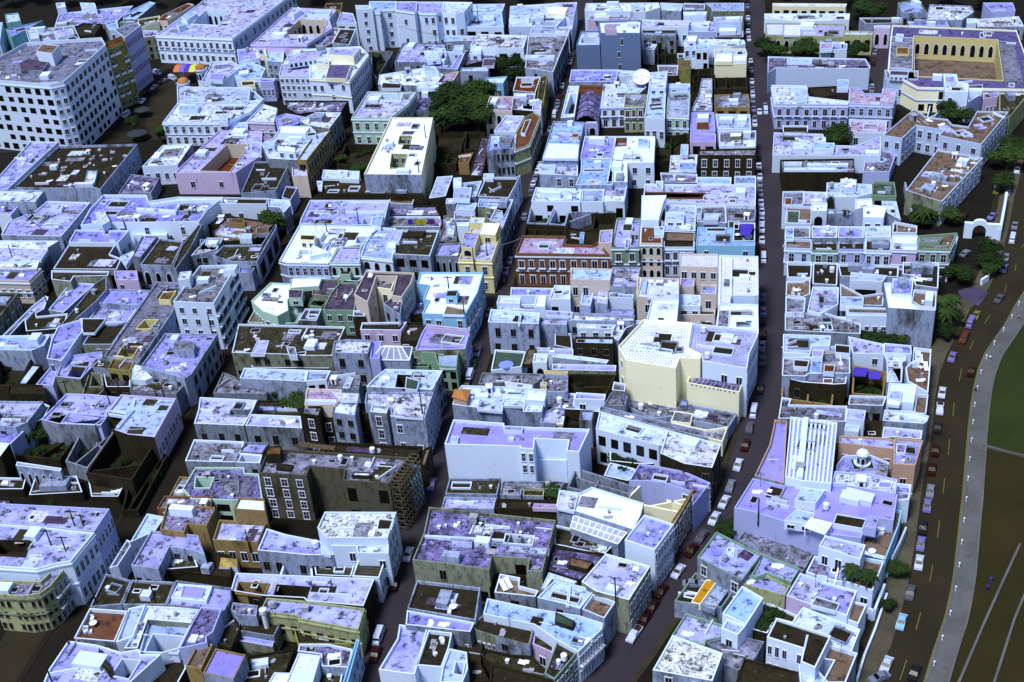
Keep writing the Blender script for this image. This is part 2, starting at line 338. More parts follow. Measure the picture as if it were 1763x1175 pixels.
def B(tile, h, wl, rf, p, label, w=None, holes=(), rooms=(), par=.6, cl=3, trim=None, name='house', z0=-.5, cat='house', pw=None):
    P = poly(tile, p, h); c = sum(P, Vector()) / len(P); org = Vector((c.x, c.y, 0))
    if name == 'house':
        for ks, nn, cc in KINDS_:
            if any(k in label.split(' behind ')[0].split(' beside ')[0].split(' below ')[0] for k in ks): name, cat = nn, cc; break
    root = empty(name, org, label, cat); loc = [q - org for q in P]
    if pw is None and wl in AUTO and len(loc) < 20: pw = auto_party(P, w or {}, wl)
    pk = sorted(set((pw or {}).values())); b = MB(); I = shell(b, loc, z0, h, par, em=(lambda i: 1 + pk.index(pw[i]) if i in pw else 0) if pw else None, pm=(1 + len(pk)) if wl in ('dirty', 'grey', 'dark', 'sage', 'lilac', 'paleblue', 'pink') and par < 1 and R.random() < .4 else None)
    wo = b.obj('wall', [W[wl]] + [W[k] for k in pk] + [W['white']], root)
    r = MB(); loops = [I]; hp = []
    for hl in holes:
        pts, dep = hl[0], hl[1]; H = [q - org for q in poly(tile, pts, h)]
        if area(H) > 0: H = H[::-1]
        loops.append(H); hp.append((H, dep, hl[2] if len(hl) > 2 else wl, hl[3] if len(hl) > 3 else None, hl[4] if len(hl) > 4 else None))
    r.tess(loops, h); r.obj('roof', RF[rf], root)
    for H, dep, hw, hf, wd in hp:
        q = MB(); zb = h - dep
        O = inset(H, -.25)
        n = len(H)
        for i in range(n):
            a, e, oa, oe = H[i], H[(i + 1) % n], O[i], O[(i + 1) % n]
            q.face(((a.x, a.y, zb), (a.x, a.y, h + .45), (e.x, e.y, h + .45), (e.x, e.y, zb)))
            q.face(((oa.x, oa.y, h), (oe.x, oe.y, h), (oe.x, oe.y, h + .45), (oa.x, oa.y, h + .45)))
            q.face(((a.x, a.y, h + .45), (oa.x, oa.y, h + .45), (oe.x, oe.y, h + .45), (e.x, e.y, h + .45)))
        q.tess([H], zb + .02, 1)
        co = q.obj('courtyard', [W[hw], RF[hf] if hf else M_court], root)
        if wd:
            for k, (cols, rows, st) in wd.items():   # windows on a courtyard wall: edge k of the outline as given
                a, e = [Vector((v.x, v.y, 0)) for v in (poly(tile, [z for z in next(x for x in holes if x[1] == dep)[0]], h)[k], poly(tile, next(x for x in holes if x[1] == dep)[0], h)[(k + 1) % n])]
                ctr = sum(H, Vector()) / n + org
                u = (e - a).normalized(); nn = Vector((u.y, -u.x, 0)); sg = 1 if (ctr - a).dot(nn) > 0 else -1
                put_windows(root, a, e, zb, h, cols, rows, st, sg, org)
    sgn = 1 if area(loc) > 0 else -1; w = dict(w or {})
    if h > 4.5 and not any(k in label for k in ('blank', 'clean', 'curved', 'smooth', 'huge', 'tall cream building')) and not name.startswith('cathedral'):
        for i in range(len(P)):
            d_ = P[(i + 1) % len(P)] - P[i]; L_ = math.hypot(d_.x, d_.y); ny = -d_.x * sgn / max(L_, .01)
            if i not in w and ny < -.8 and L_ > 5 and R.random() < .72: w[i] = (max(2, int(L_ / R.uniform(2.6, 4.2))), 2 if h > 6.5 else 1, 'r')
    for k, spec in (w or {}).items():
        cols, rows, st = (list(spec) + ['p'])[:3]
        base = spec[3] if len(spec) > 3 else 0
        put_windows(root, P[k], P[(k + 1) % len(P)], base, h, cols, rows, st, sgn, org, wl)
    if trim:
        t = MB(); O = inset(loc, -.22); n = len(loc)
        for zz in (h - .45,) + tuple(x for x in ([h / 2] if h < 14 else [])):
            for i in range(n):
                a, e = O[i], O[(i + 1) % n]; ii, ie = loc[i], loc[(i + 1) % n]
                t.face(((a.x, a.y, zz), (e.x, e.y, zz), (e.x, e.y, zz + .4), (a.x, a.y, zz + .4)))
                t.face(((a.x, a.y, zz + .4), (e.x, e.y, zz + .4), (ie.x, ie.y, zz + .41), (ii.x, ii.y, zz + .41)))
                t.face(((a.x, a.y, zz), (e.x, e.y, zz), (ie.x, ie.y, zz - .01), (ii.x, ii.y, zz - .01)))
        t.obj('cornice', W[trim], root)
    for rm in rooms:
        pts, rh, rw, rr = rm[:4]; Q = poly(tile, pts, h + rh); q = MB(); L2 = [v - org for v in Q]
        I2 = shell(q, L2, h, h + rh, .25, .18); ro = q.obj('roof_room', W[rw], root)
        q = MB(); q.tess([I2], h + rh); q.obj('roof', RF[rr], ro)
        if len(rm) > 4:
            s2 = 1 if area(L2) > 0 else -1
            for k, sp_ in rm[4].items():
                cols, rows, st = (list(sp_) + ['p'])[:3]
                a, e = Q[k], Q[(k + 1) % len(Q)]; put_windows(root, a, e, h, h + rh, cols, rows, st, s2, org)
    RL = [[v - org for v in poly(tile, rm[0], h + rm[1])] for rm in rooms]
    if cl and name not in ('office_block',) or cl > 2: patches(root, loc, [q[0] for q in hp], RL, h, math.atan2((loc[1] - loc[0]).y, (loc[1] - loc[0]).x))
    xs = [q.x for q in loc]; ys = [q.y for q in loc]; II = inset(loc, 1.3); n = 0; tries = 0
    ang0 = math.atan2((loc[1] - loc[0]).y, (loc[1] - loc[0]).x)
    RL = [[v - org for v in poly(tile, rm[0], h + rm[1])] for rm in rooms]
    want = int(cl * min(2.5, max(.5, abs(area(loc)) / 250)) + R.random() * 2) if cl else 0
    while n < want and tries < 60:
        tries += 1; x = R.uniform(min(xs), max(xs)); y = R.uniform(min(ys), max(ys))
        if not inside(II, x, y) or any(inside(inset(H, 1.2), x, y) for H, *_ in hp) or any(inside(inset(q, -1), x, y) for q in RL): continue
        k = R.choice(CLK); o = link(k, (CL if R.random() < .5 else CL2)[k], root, (x, y, h + .01)); o.rotation_euler = (0, 0, ang0 + R.choice((0, 0, 1.571, .2))); s_ = R.uniform(.55, 1.1); o.scale = (s_, s_, s_ if k != 'antenna' else 1)
        n += 1
    ALL.append((root, P)); return root
def ruin(tile, h, wl, p, label, cross=2, floor=None, bushes=3, th=.45):
    P = poly(tile, p, h); c = sum(P, Vector()) / len(P); org = Vector((c.x, c.y, 0)); loc = [q - org for q in P]
    root = empty('roofless_house', org, label, 'ruin'); b = MB(); I = shell(b, loc, -.3, .5, h - .5, th)
    n = len(loc)
    for k in range(cross):
        t = (k + 1) / (cross + 1) + R.uniform(-.08, .08); a = I[0].lerp(I[1], t); e = I[3 % n].lerp(I[2], t)
        if k % 2: a = I[0].lerp(I[3 % n], t); e = I[1].lerp(I[2], t)
        b.beam((a.x, a.y, h * .42), (e.x, e.y, h * .42), .4, h * .84)
    b.obj('wall', W[wl], root)
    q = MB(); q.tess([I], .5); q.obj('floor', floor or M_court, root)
    for k in range(bushes):
        for _ in range(20):
            x = R.uniform(min(v.x for v in loc), max(v.x for v in loc)); y = R.uniform(min(v.y for v in loc), max(v.y for v in loc))
            if inside(inset(loc, 1), x, y): break
        o = link('bush', CROWN[R.randrange(3)], root, (x, y, .8)); s = R.uniform(1.2, 2.4); o.scale = (s, s, s * .7)
    return root
# ---------------- foliage
def crown_mesh(seed, m, n=1500):
    r = random.Random(seed); b = MB(); lobes = [(Vector((r.uniform(-.55, .55), r.uniform(-.55, .55), r.uniform(-.1, .6))), r.uniform(.3, .55)) for _ in range(9)]
    for _ in range(n):
        c, rad = r.choice(lobes); d = Vector((r.gauss(0, 1), r.gauss(0, 1), r.gauss(0, .9))).normalized()
        p = c + d * rad * r.uniform(.72, 1.06); s = r.uniform(.035, .085)
        nrm = (d + Vector((r.uniform(-.7, .7), r.uniform(-.7, .7), r.uniform(-.2, .9)))).normalized()
        q = nrm.to_track_quat('Z', 'Y'); u = q @ Vector((s, 0, 0)); v = q @ Vector((0, s * r.uniform(.5, 1), 0))
        b.face((p - u - v, p + u - v * .3, p + u + v, p - u * .4 + v), 0)
    for c, rad in lobes:                       # dim inner clump so the crown is not see-through everywhere
        for a in range(5):
            z0 = c.z - rad * .6 + a * rad * .25; rr = rad * .62 * math.sin(math.pi * (a + .7) / 5.6)
            b.cyl((c.x, c.y), rr, rr * .8, z0, z0 + rad * .25, 7, 0)
    return b.mesh('crown', m)
CROWN = [crown_mesh(k, M_leaf if k % 2 else M_leaf2) for k in range(4)]
_b = MB(); _b.cyl((0, 0), .06, .03, 0, 1, 7)
for k in range(4):
    a = k * 1.57 + .4; _b.beam((0, 0, .6), (.3 * math.cos(a), .3 * math.sin(a), 1.05), .03)
TRUNK = _b.mesh('trunk', M_bark)
def tree(tile, x, y, r, ht, label, group=None):
    c = at(*px(tile, x, y), ht * .6); root = empty('tree', (c.x, c.y, 0), label, 'tree', group, R.uniform(0, 6))
    t = link('trunk', TRUNK, root); t.scale = (ht * .7, ht * .7, ht * .62)
    o = link('crown', CROWN[R.randrange(4)], root, (0, 0, ht * .58)); o.scale = (r, r, ht * .42)
    return root
_b = MB()
for k in range(16):
    a = k * math.tau / 16 + (k % 2) * .15; el = .5 if k % 2 else .15
    prev = Vector((0, 0, 0)); w0 = .06
    for s in range(1, 6):
        t = s / 5; p = Vector((math.cos(a) * t * 1.0, math.sin(a) * t * 1.0, el * t * 1.3 - 1.1 * t * t)); sd = Vector((-math.sin(a), math.cos(a), 0)); w1 = .17 * math.sin(math.pi * min(t + .12, 1)) + .02
        _b.face((prev - sd * w0 - Vector((0, 0, w0 * .5)), p - sd * w1 - Vector((0, 0, w1 * .5)), p, prev)); _b.face((prev, p, p + sd * w1 - Vector((0, 0, w1 * .5)), prev + sd * w0 - Vector((0, 0, w0 * .5))))
        prev, w0 = p, w1
FROND = _b.mesh('crown', M_leaf)
def palm(tile, x, y, r, ht, label, group='palms along the coastal road', base=0):
    c = at(*px(tile, x, y), base + ht); root = empty('palm_tree', (c.x, c.y, base), label, 'palm', group, R.uniform(0, 6))
    b = MB(); b.cyl((0, 0), .22, .14, 0, ht, 8); b.obj('trunk', M_bark, root)
    o = link('crown', FROND, root, (0, 0, ht)); o.scale = (r, r, r); return root

# ---------------- cars
CARM = {}
def carpaint(k, col): CARM[k] = mat('car_paint_' + k, col, rough=.35, var=.05)
for k, c in dict(white='b8c4e4', grey='4c4e60', dark='1c1a22', red='2e100a', lilac='6c68a4', green='3c5c40', blue='88b4e0', yellow='6c6c2c', orange='5c2c1a', silver='6c7690').items(): carpaint(k, c)
def car_body(kind):
    b = MB()
    if kind == 'van': prof = [(-2.3, .35), (-2.35, 1.0), (-2.3, 2.0), (1.2, 2.05), (1.75, 1.3), (2.3, 1.05), (2.35, .35)]
    elif kind == 'pickup': prof = [(-2.5, .4), (-2.5, .95), (-.5, .98), (-.35, 1.6), (.75, 1.62), (1.3, 1.02), (2.4, .92), (2.45, .4)]
    else: prof = [(-2.2, .3), (-2.22, .85), (-1.55, .98), (-1.0, 1.42), (.35, 1.45), (1.1, .98), (2.1, .82), (2.2, .3)]
    for side in (-1, 1):
        pts = [(x, side * (.86 if z < 1.05 else .68), z) for x, z in prof]; b.face(pts if side < 0 else pts[::-1])
    for i in range(len(prof)):
        (x0, z0), (x1, z1) = prof[i], prof[(i + 1) % len(prof)]
        y0 = .86 if z0 < 1.05 else .68; y1 = .86 if z1 < 1.05 else .68
        b.face(((x0, -y0, z0), (x0, y0, z0), (x1, y1, z1), (x1, -y1, z1)))
    return b
def car_glass(kind):
    b = MB()
    if kind == 'van':
        b.face(((1.24, -.62, 1.98), (1.72, -.68, 1.36), (1.72, .68, 1.36), (1.24, .62, 1.98))); b.face(((-2.33, -.6, 1.9), (-2.36, -.6, 1.3), (-2.36, .6, 1.3), (-2.33, .6, 1.9)))
        for s in (-1, 1): b.face(((.1, s * .80, 1.4), (1.3, s * .80, 1.4), (1.1, s * .72, 1.95), (.1, s * .72, 1.95)))
    else:
        xr = (-.5, -.35) if kind == 'pickup' else (-1.5, -1.02)
        xf = (1.26, .79) if kind == 'pickup' else (1.06, .39)
        b.face(((xf[0], -.76, 1.04), (xf[1], -.64, 1.45), (xf[1], .64, 1.45), (xf[0], .76, 1.04)))
        b.face(((xr[0] - .02, -.76, 1.04), (xr[1] - .03, -.64, 1.42), (xr[1] - .03, .64, 1.42), (xr[0] - .02, .76, 1.04)))
        for s in (-1, 1): b.face(((xr[0] + .2, s * .81, 1.05), (xf[0] - .2, s * .81, 1.05), (xf[1] - .05, s * .71, 1.4), (xr[1] + .1, s * .71, 1.4)))
    return b
_b = MB(); _b.cyl((0, 0), .32, .32, -.1, .1, 12); TYRE = _b.mesh('tyre', M_tyre)
_b = MB(); _b.cyl((0, 0), .18, .18, -.11, .11, 8); RIM = _b.mesh('rim', M_rim)
CAR_G = {k: car_glass(k).mesh('glass', M_glass) for k in ('car', 'van', 'pickup')}
CAR_B = {}
_b = MB(); _b.box(-2.4, -.7, .99, -.7, .7, 1.0); BED = _b.mesh('cargo_bed', M_darkm)
PROTO = {}
def car_proto(kind, col, big):
    root = bpy.data.objects.new('parked_car', None); C.objects.link(root)
    if (kind, col) not in CAR_B: CAR_B[(kind, col)] = car_body(kind).mesh('body', CARM[col])
    link('body', CAR_B[(kind, col)], root); link('windows', CAR_G[kind], root)
    if kind == 'pickup': link('cargo_bed', BED, root)
    if big:
        for x in (-1.35, 1.35):
            for y in (-.82, .82):
                wv = link('wheel', TYRE, root, (x, y, .32)); wv.rotation_euler = (math.pi / 2, 0, 0); link('rim', RIM, wv)
    return root
def copy_tree(o, parent=None):
    c = o.copy(); C.objects.link(c); c.parent = parent
    for ch in [x for x in o.children]: copy_tree(ch, c)
    return c
ORD = ['first', 'second', 'third', 'fourth', 'fifth', 'sixth', 'seventh', 'eighth', 'ninth', 'tenth', 'eleventh', 'twelfth', 'thirteenth', 'fourteenth', 'fifteenth', 'sixteenth', 'seventeenth', 'eighteenth', 'nineteenth', 'twentieth'] + ['%dth' % k for k in range(21, 60)]
def cars(items, street, group, z=.02, line=None, flip=False, big=True):
    """items: (tile, x, y, colour, kind) ordered from the far end"""
    P = [at(*px(t, x, y), .7) for t, x, y, *_ in items]; cnt = {}
    for i, it in enumerate(items):
        t, x, y, col = it[:4]; kind = it[4] if len(it) > 4 else 'car'
        p = P[i]
        if line: 
            best = min(range(len(line) - 1), key=lambda k: ((line[k] + line[k + 1]) / 2 - p).length); d = line[best + 1] - line[best]
        else: d = P[min(i + 1, len(P) - 1)] - P[max(i - 1, 0)]
        a = math.atan2(d.y, d.x) + (math.pi if flip else 0)
        if (kind, col, big) in PROTO: o = copy_tree(PROTO[(kind, col, big)])
        else: o = PROTO[(kind, col, big)] = car_proto(kind, col, big)
        k = (col, kind); cnt[k] = cnt.get(k, 0) + 1
        o.location = (p.x, p.y, z); o.rotation_euler = (0, 0, a)
        o['label'] = '%s %s, %s %s one from the top %s' % (col, kind, ORD[cnt[k] - 1], col, street)
        o['category'] = 'car' if kind != 'van' else 'van'; o['group'] = group
# ---------------- ribbons on the ground
def gline(tile_pts, z=0): return [at(*px(t, x, y), z) for t, x, y in tile_pts]
def ribbon(name, pts, w0, w1, z, m, step=0, kind='structure', label=None, cat=None):
    """a strip of ground between offsets w0 and w1 to the right of a line; raised as a kerb by step"""
    b = MB(); n = len(pts); off = []
    for i in range(n):
        d = (pts[min(i + 1, n - 1)] - pts[max(i - 1, 0)]); d.z = 0; d.normalize(); off.append(Vector((d.y, -d.x, 0)))
    for i in range(n - 1):
        a0, a1 = pts[i] + off[i] * w0, pts[i] + off[i] * w1; b0, b1 = pts[i + 1] + off[i + 1] * w0, pts[i + 1] + off[i + 1] * w1
        b.face([(v.x, v.y, z + step) for v in (a0, b0, b1, a1)])
        if step:
            b.face([(a0.x, a0.y, 0), (b0.x, b0.y, 0), (b0.x, b0.y, z + step), (a0.x, a0.y, z + step)]); b.face([(a1.x, a1.y, 0), (b1.x, b1.y, 0), (b1.x, b1.y, z + step), (a1.x, a1.y, z + step)])
    o = b.obj(name, m); return tag(o, label, cat, None, kind)
def sheet(name, tile, p, z, m, thick=0):
    P = poly(tile, p, 0); b = MB(); b.tess([P], z)
    if thick: b.prism(P, 0, z, top=False)
    return tag(b.obj(name, m), None, None, None, 'structure')
# ---------------- ground, streets, coast road
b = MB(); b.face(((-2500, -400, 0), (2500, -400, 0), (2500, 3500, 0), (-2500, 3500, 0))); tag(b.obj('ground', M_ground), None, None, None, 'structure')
S1 = gline([('F', 60, 1190), ('F', 150, 1040), ('F', 232, 905), ('F', 300, 800), ('F', 355, 710), ('F', 400, 620), ('F', 450, 530), ('F', 505, 430), ('F', 548, 345), ('F', 590, 265), ('F', 625, 190), ('F', 660, 120), ('F', 720, 40), ('F', 760, -30)])
S2 = gline([('F', 620, 1190), ('F', 660, 1080), ('F', 700, 965), ('F', 742, 840), ('F', 780, 720), ('F', 815, 615), ('F', 846, 520), ('F', 878, 430), ('F', 905, 345), ('F', 932, 258), ('F', 957, 170), ('F', 983, 85), ('F', 1008, -20)])
S3 = gline([('F', 1030, 1190), ('F', 1090, 1110), ('F', 1165, 1000), ('F', 1222, 925), ('F', 1265, 850), ('F', 1298, 760), ('F', 1317, 670), ('F', 1326, 580), ('F', 1329, 480), ('F', 1326, 380), ('F', 1321, 280), ('F', 1312, 180), ('F', 1302, 90), ('F', 1293, -20)])
for nm, S, w0, w1 in (('cobbled_street', S1, -4, 4), ('central_street', S2, -3.6, 3.6), ('straight_street', S3, -4.2, 4.2)):
    ribbon(nm, S, w0, w1, .008, M_lane if S is S1 else M_street)
    ribbon('pavement', S, w1, w1 + 1.3, 0, M_lane if S is S1 else M_curb, .13); ribbon('pavement', S, w0 - 1.3, w0, 0, M_lane if S is S1 else M_curb, .13)
ribbon('side_street', gline([('E0', 590, 160), ('E0', 590, 400), ('E0', 560, 620)]), -4, 4, .006, M_street)
for k, q in enumerate(([('F', 0, 250), ('F', 270, 232), ('F', 300, 120), ('F', 330, 100)], [('A3', -50, 1000), ('A3', 300, 1000)])):
    ribbon('side_street', gline(q), -8, 8, .004, M_asphalt)
# coast road: right kerb (yellow line), road, promenade
KERB = gline([('E3', 870, 1240), ('E3', 900, 1175), ('E3', 965, 960), ('E3', 1040, 740), ('E3', 1075, 590), ('E3', 1100, 450), ('E3', 1125, 220), ('E3', 1148, 0), ('E2', 1158, 1080), ('E2', 1165, 990), ('E2', 1180, 820), ('E2', 1195, 640), ('E2', 1212, 480), ('E2', 1232, 350), ('E2', 1262, 225), ('E2', 1310, 110), ('E2', 1385, 0), ('E1', 1445, 1050), ('E1', 1510, 930), ('E1', 1567, 840), ('E1', 1660, 700)])
ROADL = gline([('E3', 400, 1240), ('E3', 560, 1175), ('E3', 670, 930), ('E3', 740, 700), ('E3', 790, 480), ('E3', 830, 250), ('E3', 862, 0), ('E2', 868, 1110), ('E2', 890, 960), ('E2', 925, 780), ('E2', 950, 600), ('E2', 965, 430), ('E2', 1000, 240), ('E2', 1050, 110), ('E2', 1110, 0), ('E1', 1200, 960), ('E1', 1330, 810), ('E1', 1400, 650), ('E1', 1440, 500), ('E1', 1470, 370), ('E1', 1500, 200), ('E1', 1540, 60), ('E0', 1567, 1050)])
def between(name, A, B_, z, m, n=60):
    def samp(P, t):
        ls = [(P[i + 1] - P[i]).length for i in range(len(P) - 1)]; s = t * sum(ls)
        for i, l in enumerate(ls):
            if s <= l or i == len(ls) - 1: return P[i].lerp(P[i + 1], min(1, s / l))
            s -= l
    b = MB()
    for k in range(n):
        q = [samp(A, k / n), samp(A, (k + 1) / n), samp(B_, (k + 1) / n), samp(B_, k / n)]; b.face([(v.x, v.y, z) for v in q])
    return tag(b.obj(name, m), None, None, None, 'structure')
RIGHT = gline([('E2', 1500, -400), ('F', 1850, 300)])
# dark field below everything on the sea side
FIELD = KERB + [at(2100, 300), at(2400, 1400), at(1500, 1400)]
b = MB(); b.tess([FIELD], .004); tag(b.obj('sea_front_grass', M_field), None, None, None, 'structure')
sheet('lawn', 'F', [1763, 545, 1738, 580, 1710, 635, 1697, 690, 1694, 770, 1770, 788, 1900, 810, 1900, 500], .02, M_grass)
ROADR = [v.copy() for v in KERB]
between('coast_road', [v for v in ROADL], ROADR, .012, M_asphalt, 80)
ribbon('road_edge_line', KERB, -.35, -.12, .02, M_yellow)
ribbon('road_kerb', KERB, -.1, .35, 0, M_prom, .35)
PROM = ribbon('promenade', KERB, .35, 4.0, 0, M_prom, .2)
ribbon('promenade_edge', KERB, 4.0, 4.35, 0, M_prom, .45)
ribbon('roadside_verge', ROADL, -6.2, -1.9, .01, M_court)
ribbon('pavement', ROADL, -4.4, 0, 0, M_side, .14)
DASH = [('E1', 1515, 650, 1505, 690), ('E1', 1450, 785, 1435, 840), ('E1', 1340, 985, 1300, 1050), ('E1', 1565, 510, 1550, 540), ('E2', 1228, 25, 1200, 85), ('E2', 1147, 215, 1130, 300), ('E2', 1097, 448, 1087, 535), ('E2', 1065, 690, 1056, 795), ('E2', 1032, 955, 1022, 1057), ('E3', 997, 85, 983, 200), ('E3', 953, 385, 930, 497), ('E3', 870, 705, 838, 822), ('E3', 775, 1025, 730, 1160)]
for t, x0, y0, x1, y1 in DASH:
    b = MB(); a, e = at(*px(t, x0, y0)), at(*px(t, x1, y1)); d = (e - a).normalized(); s = Vector((d.y, -d.x, 0)) * .09
    b.face([(v.x, v.y, .022) for v in (a - s, e - s, e + s, a + s)]); tag(b.obj('lane_marking', M_yellow), None, None, None, 'structure')
for p in ([1540, 250, 1420, 510, 1290, 800, 1120, 1200], [1600, 520, 1500, 760, 1360, 1200]):
    L = gline([('E3', p[i], p[i + 1]) for i in range(0, len(p), 2)])
    ribbon('field_kerb', L, -.25, .25, 0, M_prom, .5)
ribbon('field_kerb', gline([('E2', 1290, 738), ('E2', 1380, 765), ('E2', 1600, 820)]), -.2, .2, 0, M_prom, .6)
sheet('round_plaza', 'E1', [1120, 830, 1200, 805, 1290, 815, 1325, 840, 1300, 880, 1260, 935, 1200, 900, 1140, 870], .17, mat('purple_paving', '3c3450', '4c4464', '28223a', .3, .3), 1)
b = MB(); b.cyl((0, 0), .14, .1, 0, 1.0, 8); b.cyl((0, 0), .2, .2, 1.0, 1.25, 8); BOL = b.mesh('bollard', M_whitep)
acc = 0; nb = 0
for i in range(len(KERB) - 1):
    L = (KERB[i + 1] - KERB[i]).length; d = (KERB[i + 1] - KERB[i]).normalized()
    while acc < L:
        p = KERB[i] + d * acc; sd = Vector((d.y, -d.x, 0))
        q = link('bollard', BOL, None, (p.x + sd.x * .7, p.y + sd.y * .7, .2)); tag(q, 'short white post in the row along the yellow kerb of the promenade', 'bollard', 'white posts along the promenade kerb'); acc += 7.5; nb += 1
    acc -= L

# ================= TILE A0 / B0: far left
B('A0', 28, 'white', 'g', [180, 310, 690, 275, 718, 325, 435, 575, 345, 595, -250, 545], 'large white seven storey corner office block with rows of square windows', {2: (10, 7, 'q'), 3: (2, 7, 'p'), 4: (9, 7, 'q')}, rooms=[([245, 350, 290, 300, 400, 312, 350, 365], 5, 'white', 'tb', {}), ([130, 430, 200, 400, 330, 420, 290, 480, 140, 480], 1.2, 'grey', 'p')], cl=3, trim='white', par=1.4, name='office_block', cat='building', pw={})
B('A0', 26, 'olive', 't', [700, 300, 825, 252, 848, 288, 718, 338], 'narrow olive yellow block squeezed beside the seven storey white block', {2: (3, 6, 'P')}, name='apartment_block', cat='building', trim='olive', cl=1)
B('A0', 24, 'lilac', 'g', [770, 210, 930, 160, 952, 180, 842, 265], 'pale lilac block with rows of magenta shutters above the plaza', {2: (8, 4, 'm')}, name='apartment_block', cat='building', cl=1)
B('A0', 14, 'teal', 'l', [40, 205, 290, 148, 170, 215, 80, 260], 'teal walled house behind the roof of the big white block')
B('A0', 15, 'teal', 'w', [35, 105, 125, 95, 142, 150, 45, 165], 'small teal rooftop tower at the upper left', cl=0, name='tower')
B('A0', 13, 'paleblue', 'b', [-60, 160, 20, 160, 0, 300, -90, 300], 'pale blue building cut by the left edge of the view')
B('A0', 12, 'grey', 'l', [400, 100, 900, 48, 780, 165, 370, 190], 'wide lilac roof behind the olive block', cl=6)
B('A0', 15, 'white', 'w', [378, 30, 438, 25, 445, 55, 385, 65], 'small white tower at the top left of the town', {2: (2, 2)}, cl=0)
B('A0', 15, 'white', 'b', [540, 28, 640, 30, 650, 55, 560, 60], 'white box house with one dark doorway at the top left', {2: (2, 2)}, cl=0)
B('A0', 14, 'white', 'g', [175, 212, 500, 182, 540, 270, 200, 290], 'white house with several roof sheds behind the big office block', rooms=[([360, 215, 490, 195, 500, 235, 395, 255], 3, 'white', 'lw', {}), ([190, 210, 250, 200, 265, 260, 205, 270], 3, 'white', 'b'), ([450, 265, 500, 245, 540, 270, 490, 290], 2, 'white', 'd')], cl=6)
B('A0', 13, 'dark', 'd', [500, 195, 560, 165, 690, 170, 640, 240, 540, 250], 'dark arched-roof house behind the olive block', cl=3)
B('A0', 17, 'white', 'b', [712, 168, 790, 140, 803, 205, 740, 215], 'white tower house between the olive block and the city hall', {2: (2, 3)}, cl=1)
B('A0', 12, 'beige', 't', [1100, 110, 1270, 30, 1310, 40, 1130, 150, 1060, 150], 'rust red roof beside the city hall', cl=4)
B('A0', 12, 'cream', 'moss', [930, 140, 1080, 115, 1070, 155, 940, 195], 'cream walled house with mossy roof left of the city hall', {2: (4, 1)})
B('A0', 11, 'green', 'd', [800, 125, 935, 115, 960, 180, 810, 180], 'dark green roofed hall at the upper left', cl=4)
B('A0', 12, 'white', 'b', [850, 95, 1010, 20, 1050, 30, 920, 140, 830, 140], 'long narrow pale roof running away at the upper left')
B('A0', 10, 'sage', 'l', [955, 215, 1060, 215, 1072, 250, 975, 262], 'weathered pale wing with dark windows beside the city hall', {2: (2, 3)}, cl=1)
B('F', 12, 'white', 'lw', [372, -12, 508, -12, 400, 69, 268, 64], 'long white city hall with two rows of tall windows and an arcaded court', {1: (14, 2, 'p'), 2: (12, 2, 'B')}, holes=[([355, 19, 401, 18, 376, 45, 330, 43], 9, 'white', None, {0: (5, 1, 'a')})], rooms=[([303, 43, 313, 38, 320, 43, 308, 48], 2.5, 'white', 'b'), ([312, 30, 330, 20, 340, 24, 322, 36], 2, 'white', 'b')], trim='white', name='city_hall', cat='building', cl=4)
B('B0', 11, 'pink', 'lw', [600, 60, 900, 75, 850, 140, 870, 200, 700, 310, 320, 308], 'pinkish lilac roofed palace with an arcaded courtyard next to the city hall', {2: (3, 2), 4: (8, 1)}, holes=[([650, 140, 835, 145, 800, 235, 545, 240], 8, 'beige', None, {0: (4, 1, 'a'), 3: (4, 1, 'a')})], rooms=[([590, 80, 640, 50, 665, 70, 610, 105], 2, 'white', 'b'), ([715, 75, 865, 70, 850, 105, 700, 100], 1.5, 'white', 'b')], trim='lilac', name='palace', cat='building', cl=4)
B('B0', 11, 'ochre', 'd', [830, 30, 940, 30, 930, 80, 900, 75, 820, 60], 'dark roofed ochre building left of the cathedral', {2: (3, 2)})
B('B0', 10, 'white', 'l', [930, 90, 1010, 100, 1035, 165, 900, 165], 'low pale blue roof against the cathedral tower', cl=0)
B('B0', 10, 'white', 'd', [925, 200, 1030, 205, 985, 312, 870, 300], 'dark roofed house with a white end wall below the cathedral', {1: (4, 2)}, cl=3)
B('B0', 9, 'beige', 'ps', [690, 310, 870, 195, 925, 200, 870, 300, 830, 320], 'stained roofs between the palace and the cathedral', cl=5)
# cathedral
B('B0', 17, 'white', 'b', [1120, 18, 1300, 18, 1300, 68, 1200, 74, 1190, 92, 1150, 92, 1130, 70], 'white cathedral crossing with smooth walls, right of the bell tower', {2: (1, 4), 3: (1, 3, 'a', 9)}, name='cathedral', cat='cathedral', cl=0, trim='white', pw={})
B('B0', 19, 'white', 'w', [1025, 45, 1130, 45, 1142, 68, 1040, 75], 'square white bell tower at the left end of the cathedral', {2: (1, 5)}, name='bell_tower', cat='tower', cl=0, pw={})
B('B0', 17, 'white', 'l', [1300, 20, 1440, 20, 1440, 80, 1425, 92, 1300, 75], 'tall white nave wall of the cathedral with one dark window high up', {3: (1, 3), 2: (0, 0)} and {3: (1, 2)}, name='cathedral_nave', cat='cathedral', cl=0, trim='white', pw={})
B('B0', 16, 'white', 'l', [1440, 22, 1625, 22, 1610, 78, 1570, 98, 1480, 98, 1440, 88], 'pale stepped transept of the cathedral with a lilac roof', {3: (2, 3), 2: (1, 3)}, name='cathedral_transept', cat='cathedral', cl=0, trim='white', pw={})
B('B0', 16, 'white', 'w', [1625, 22, 1815, 25, 1760, 88, 1700, 100, 1612, 96], 'white apse at the right end of the cathedral', {1: (3, 3), 2: (1, 3), 3: (2, 3)}, name='cathedral_apse', cat='cathedral', cl=0, pw={})
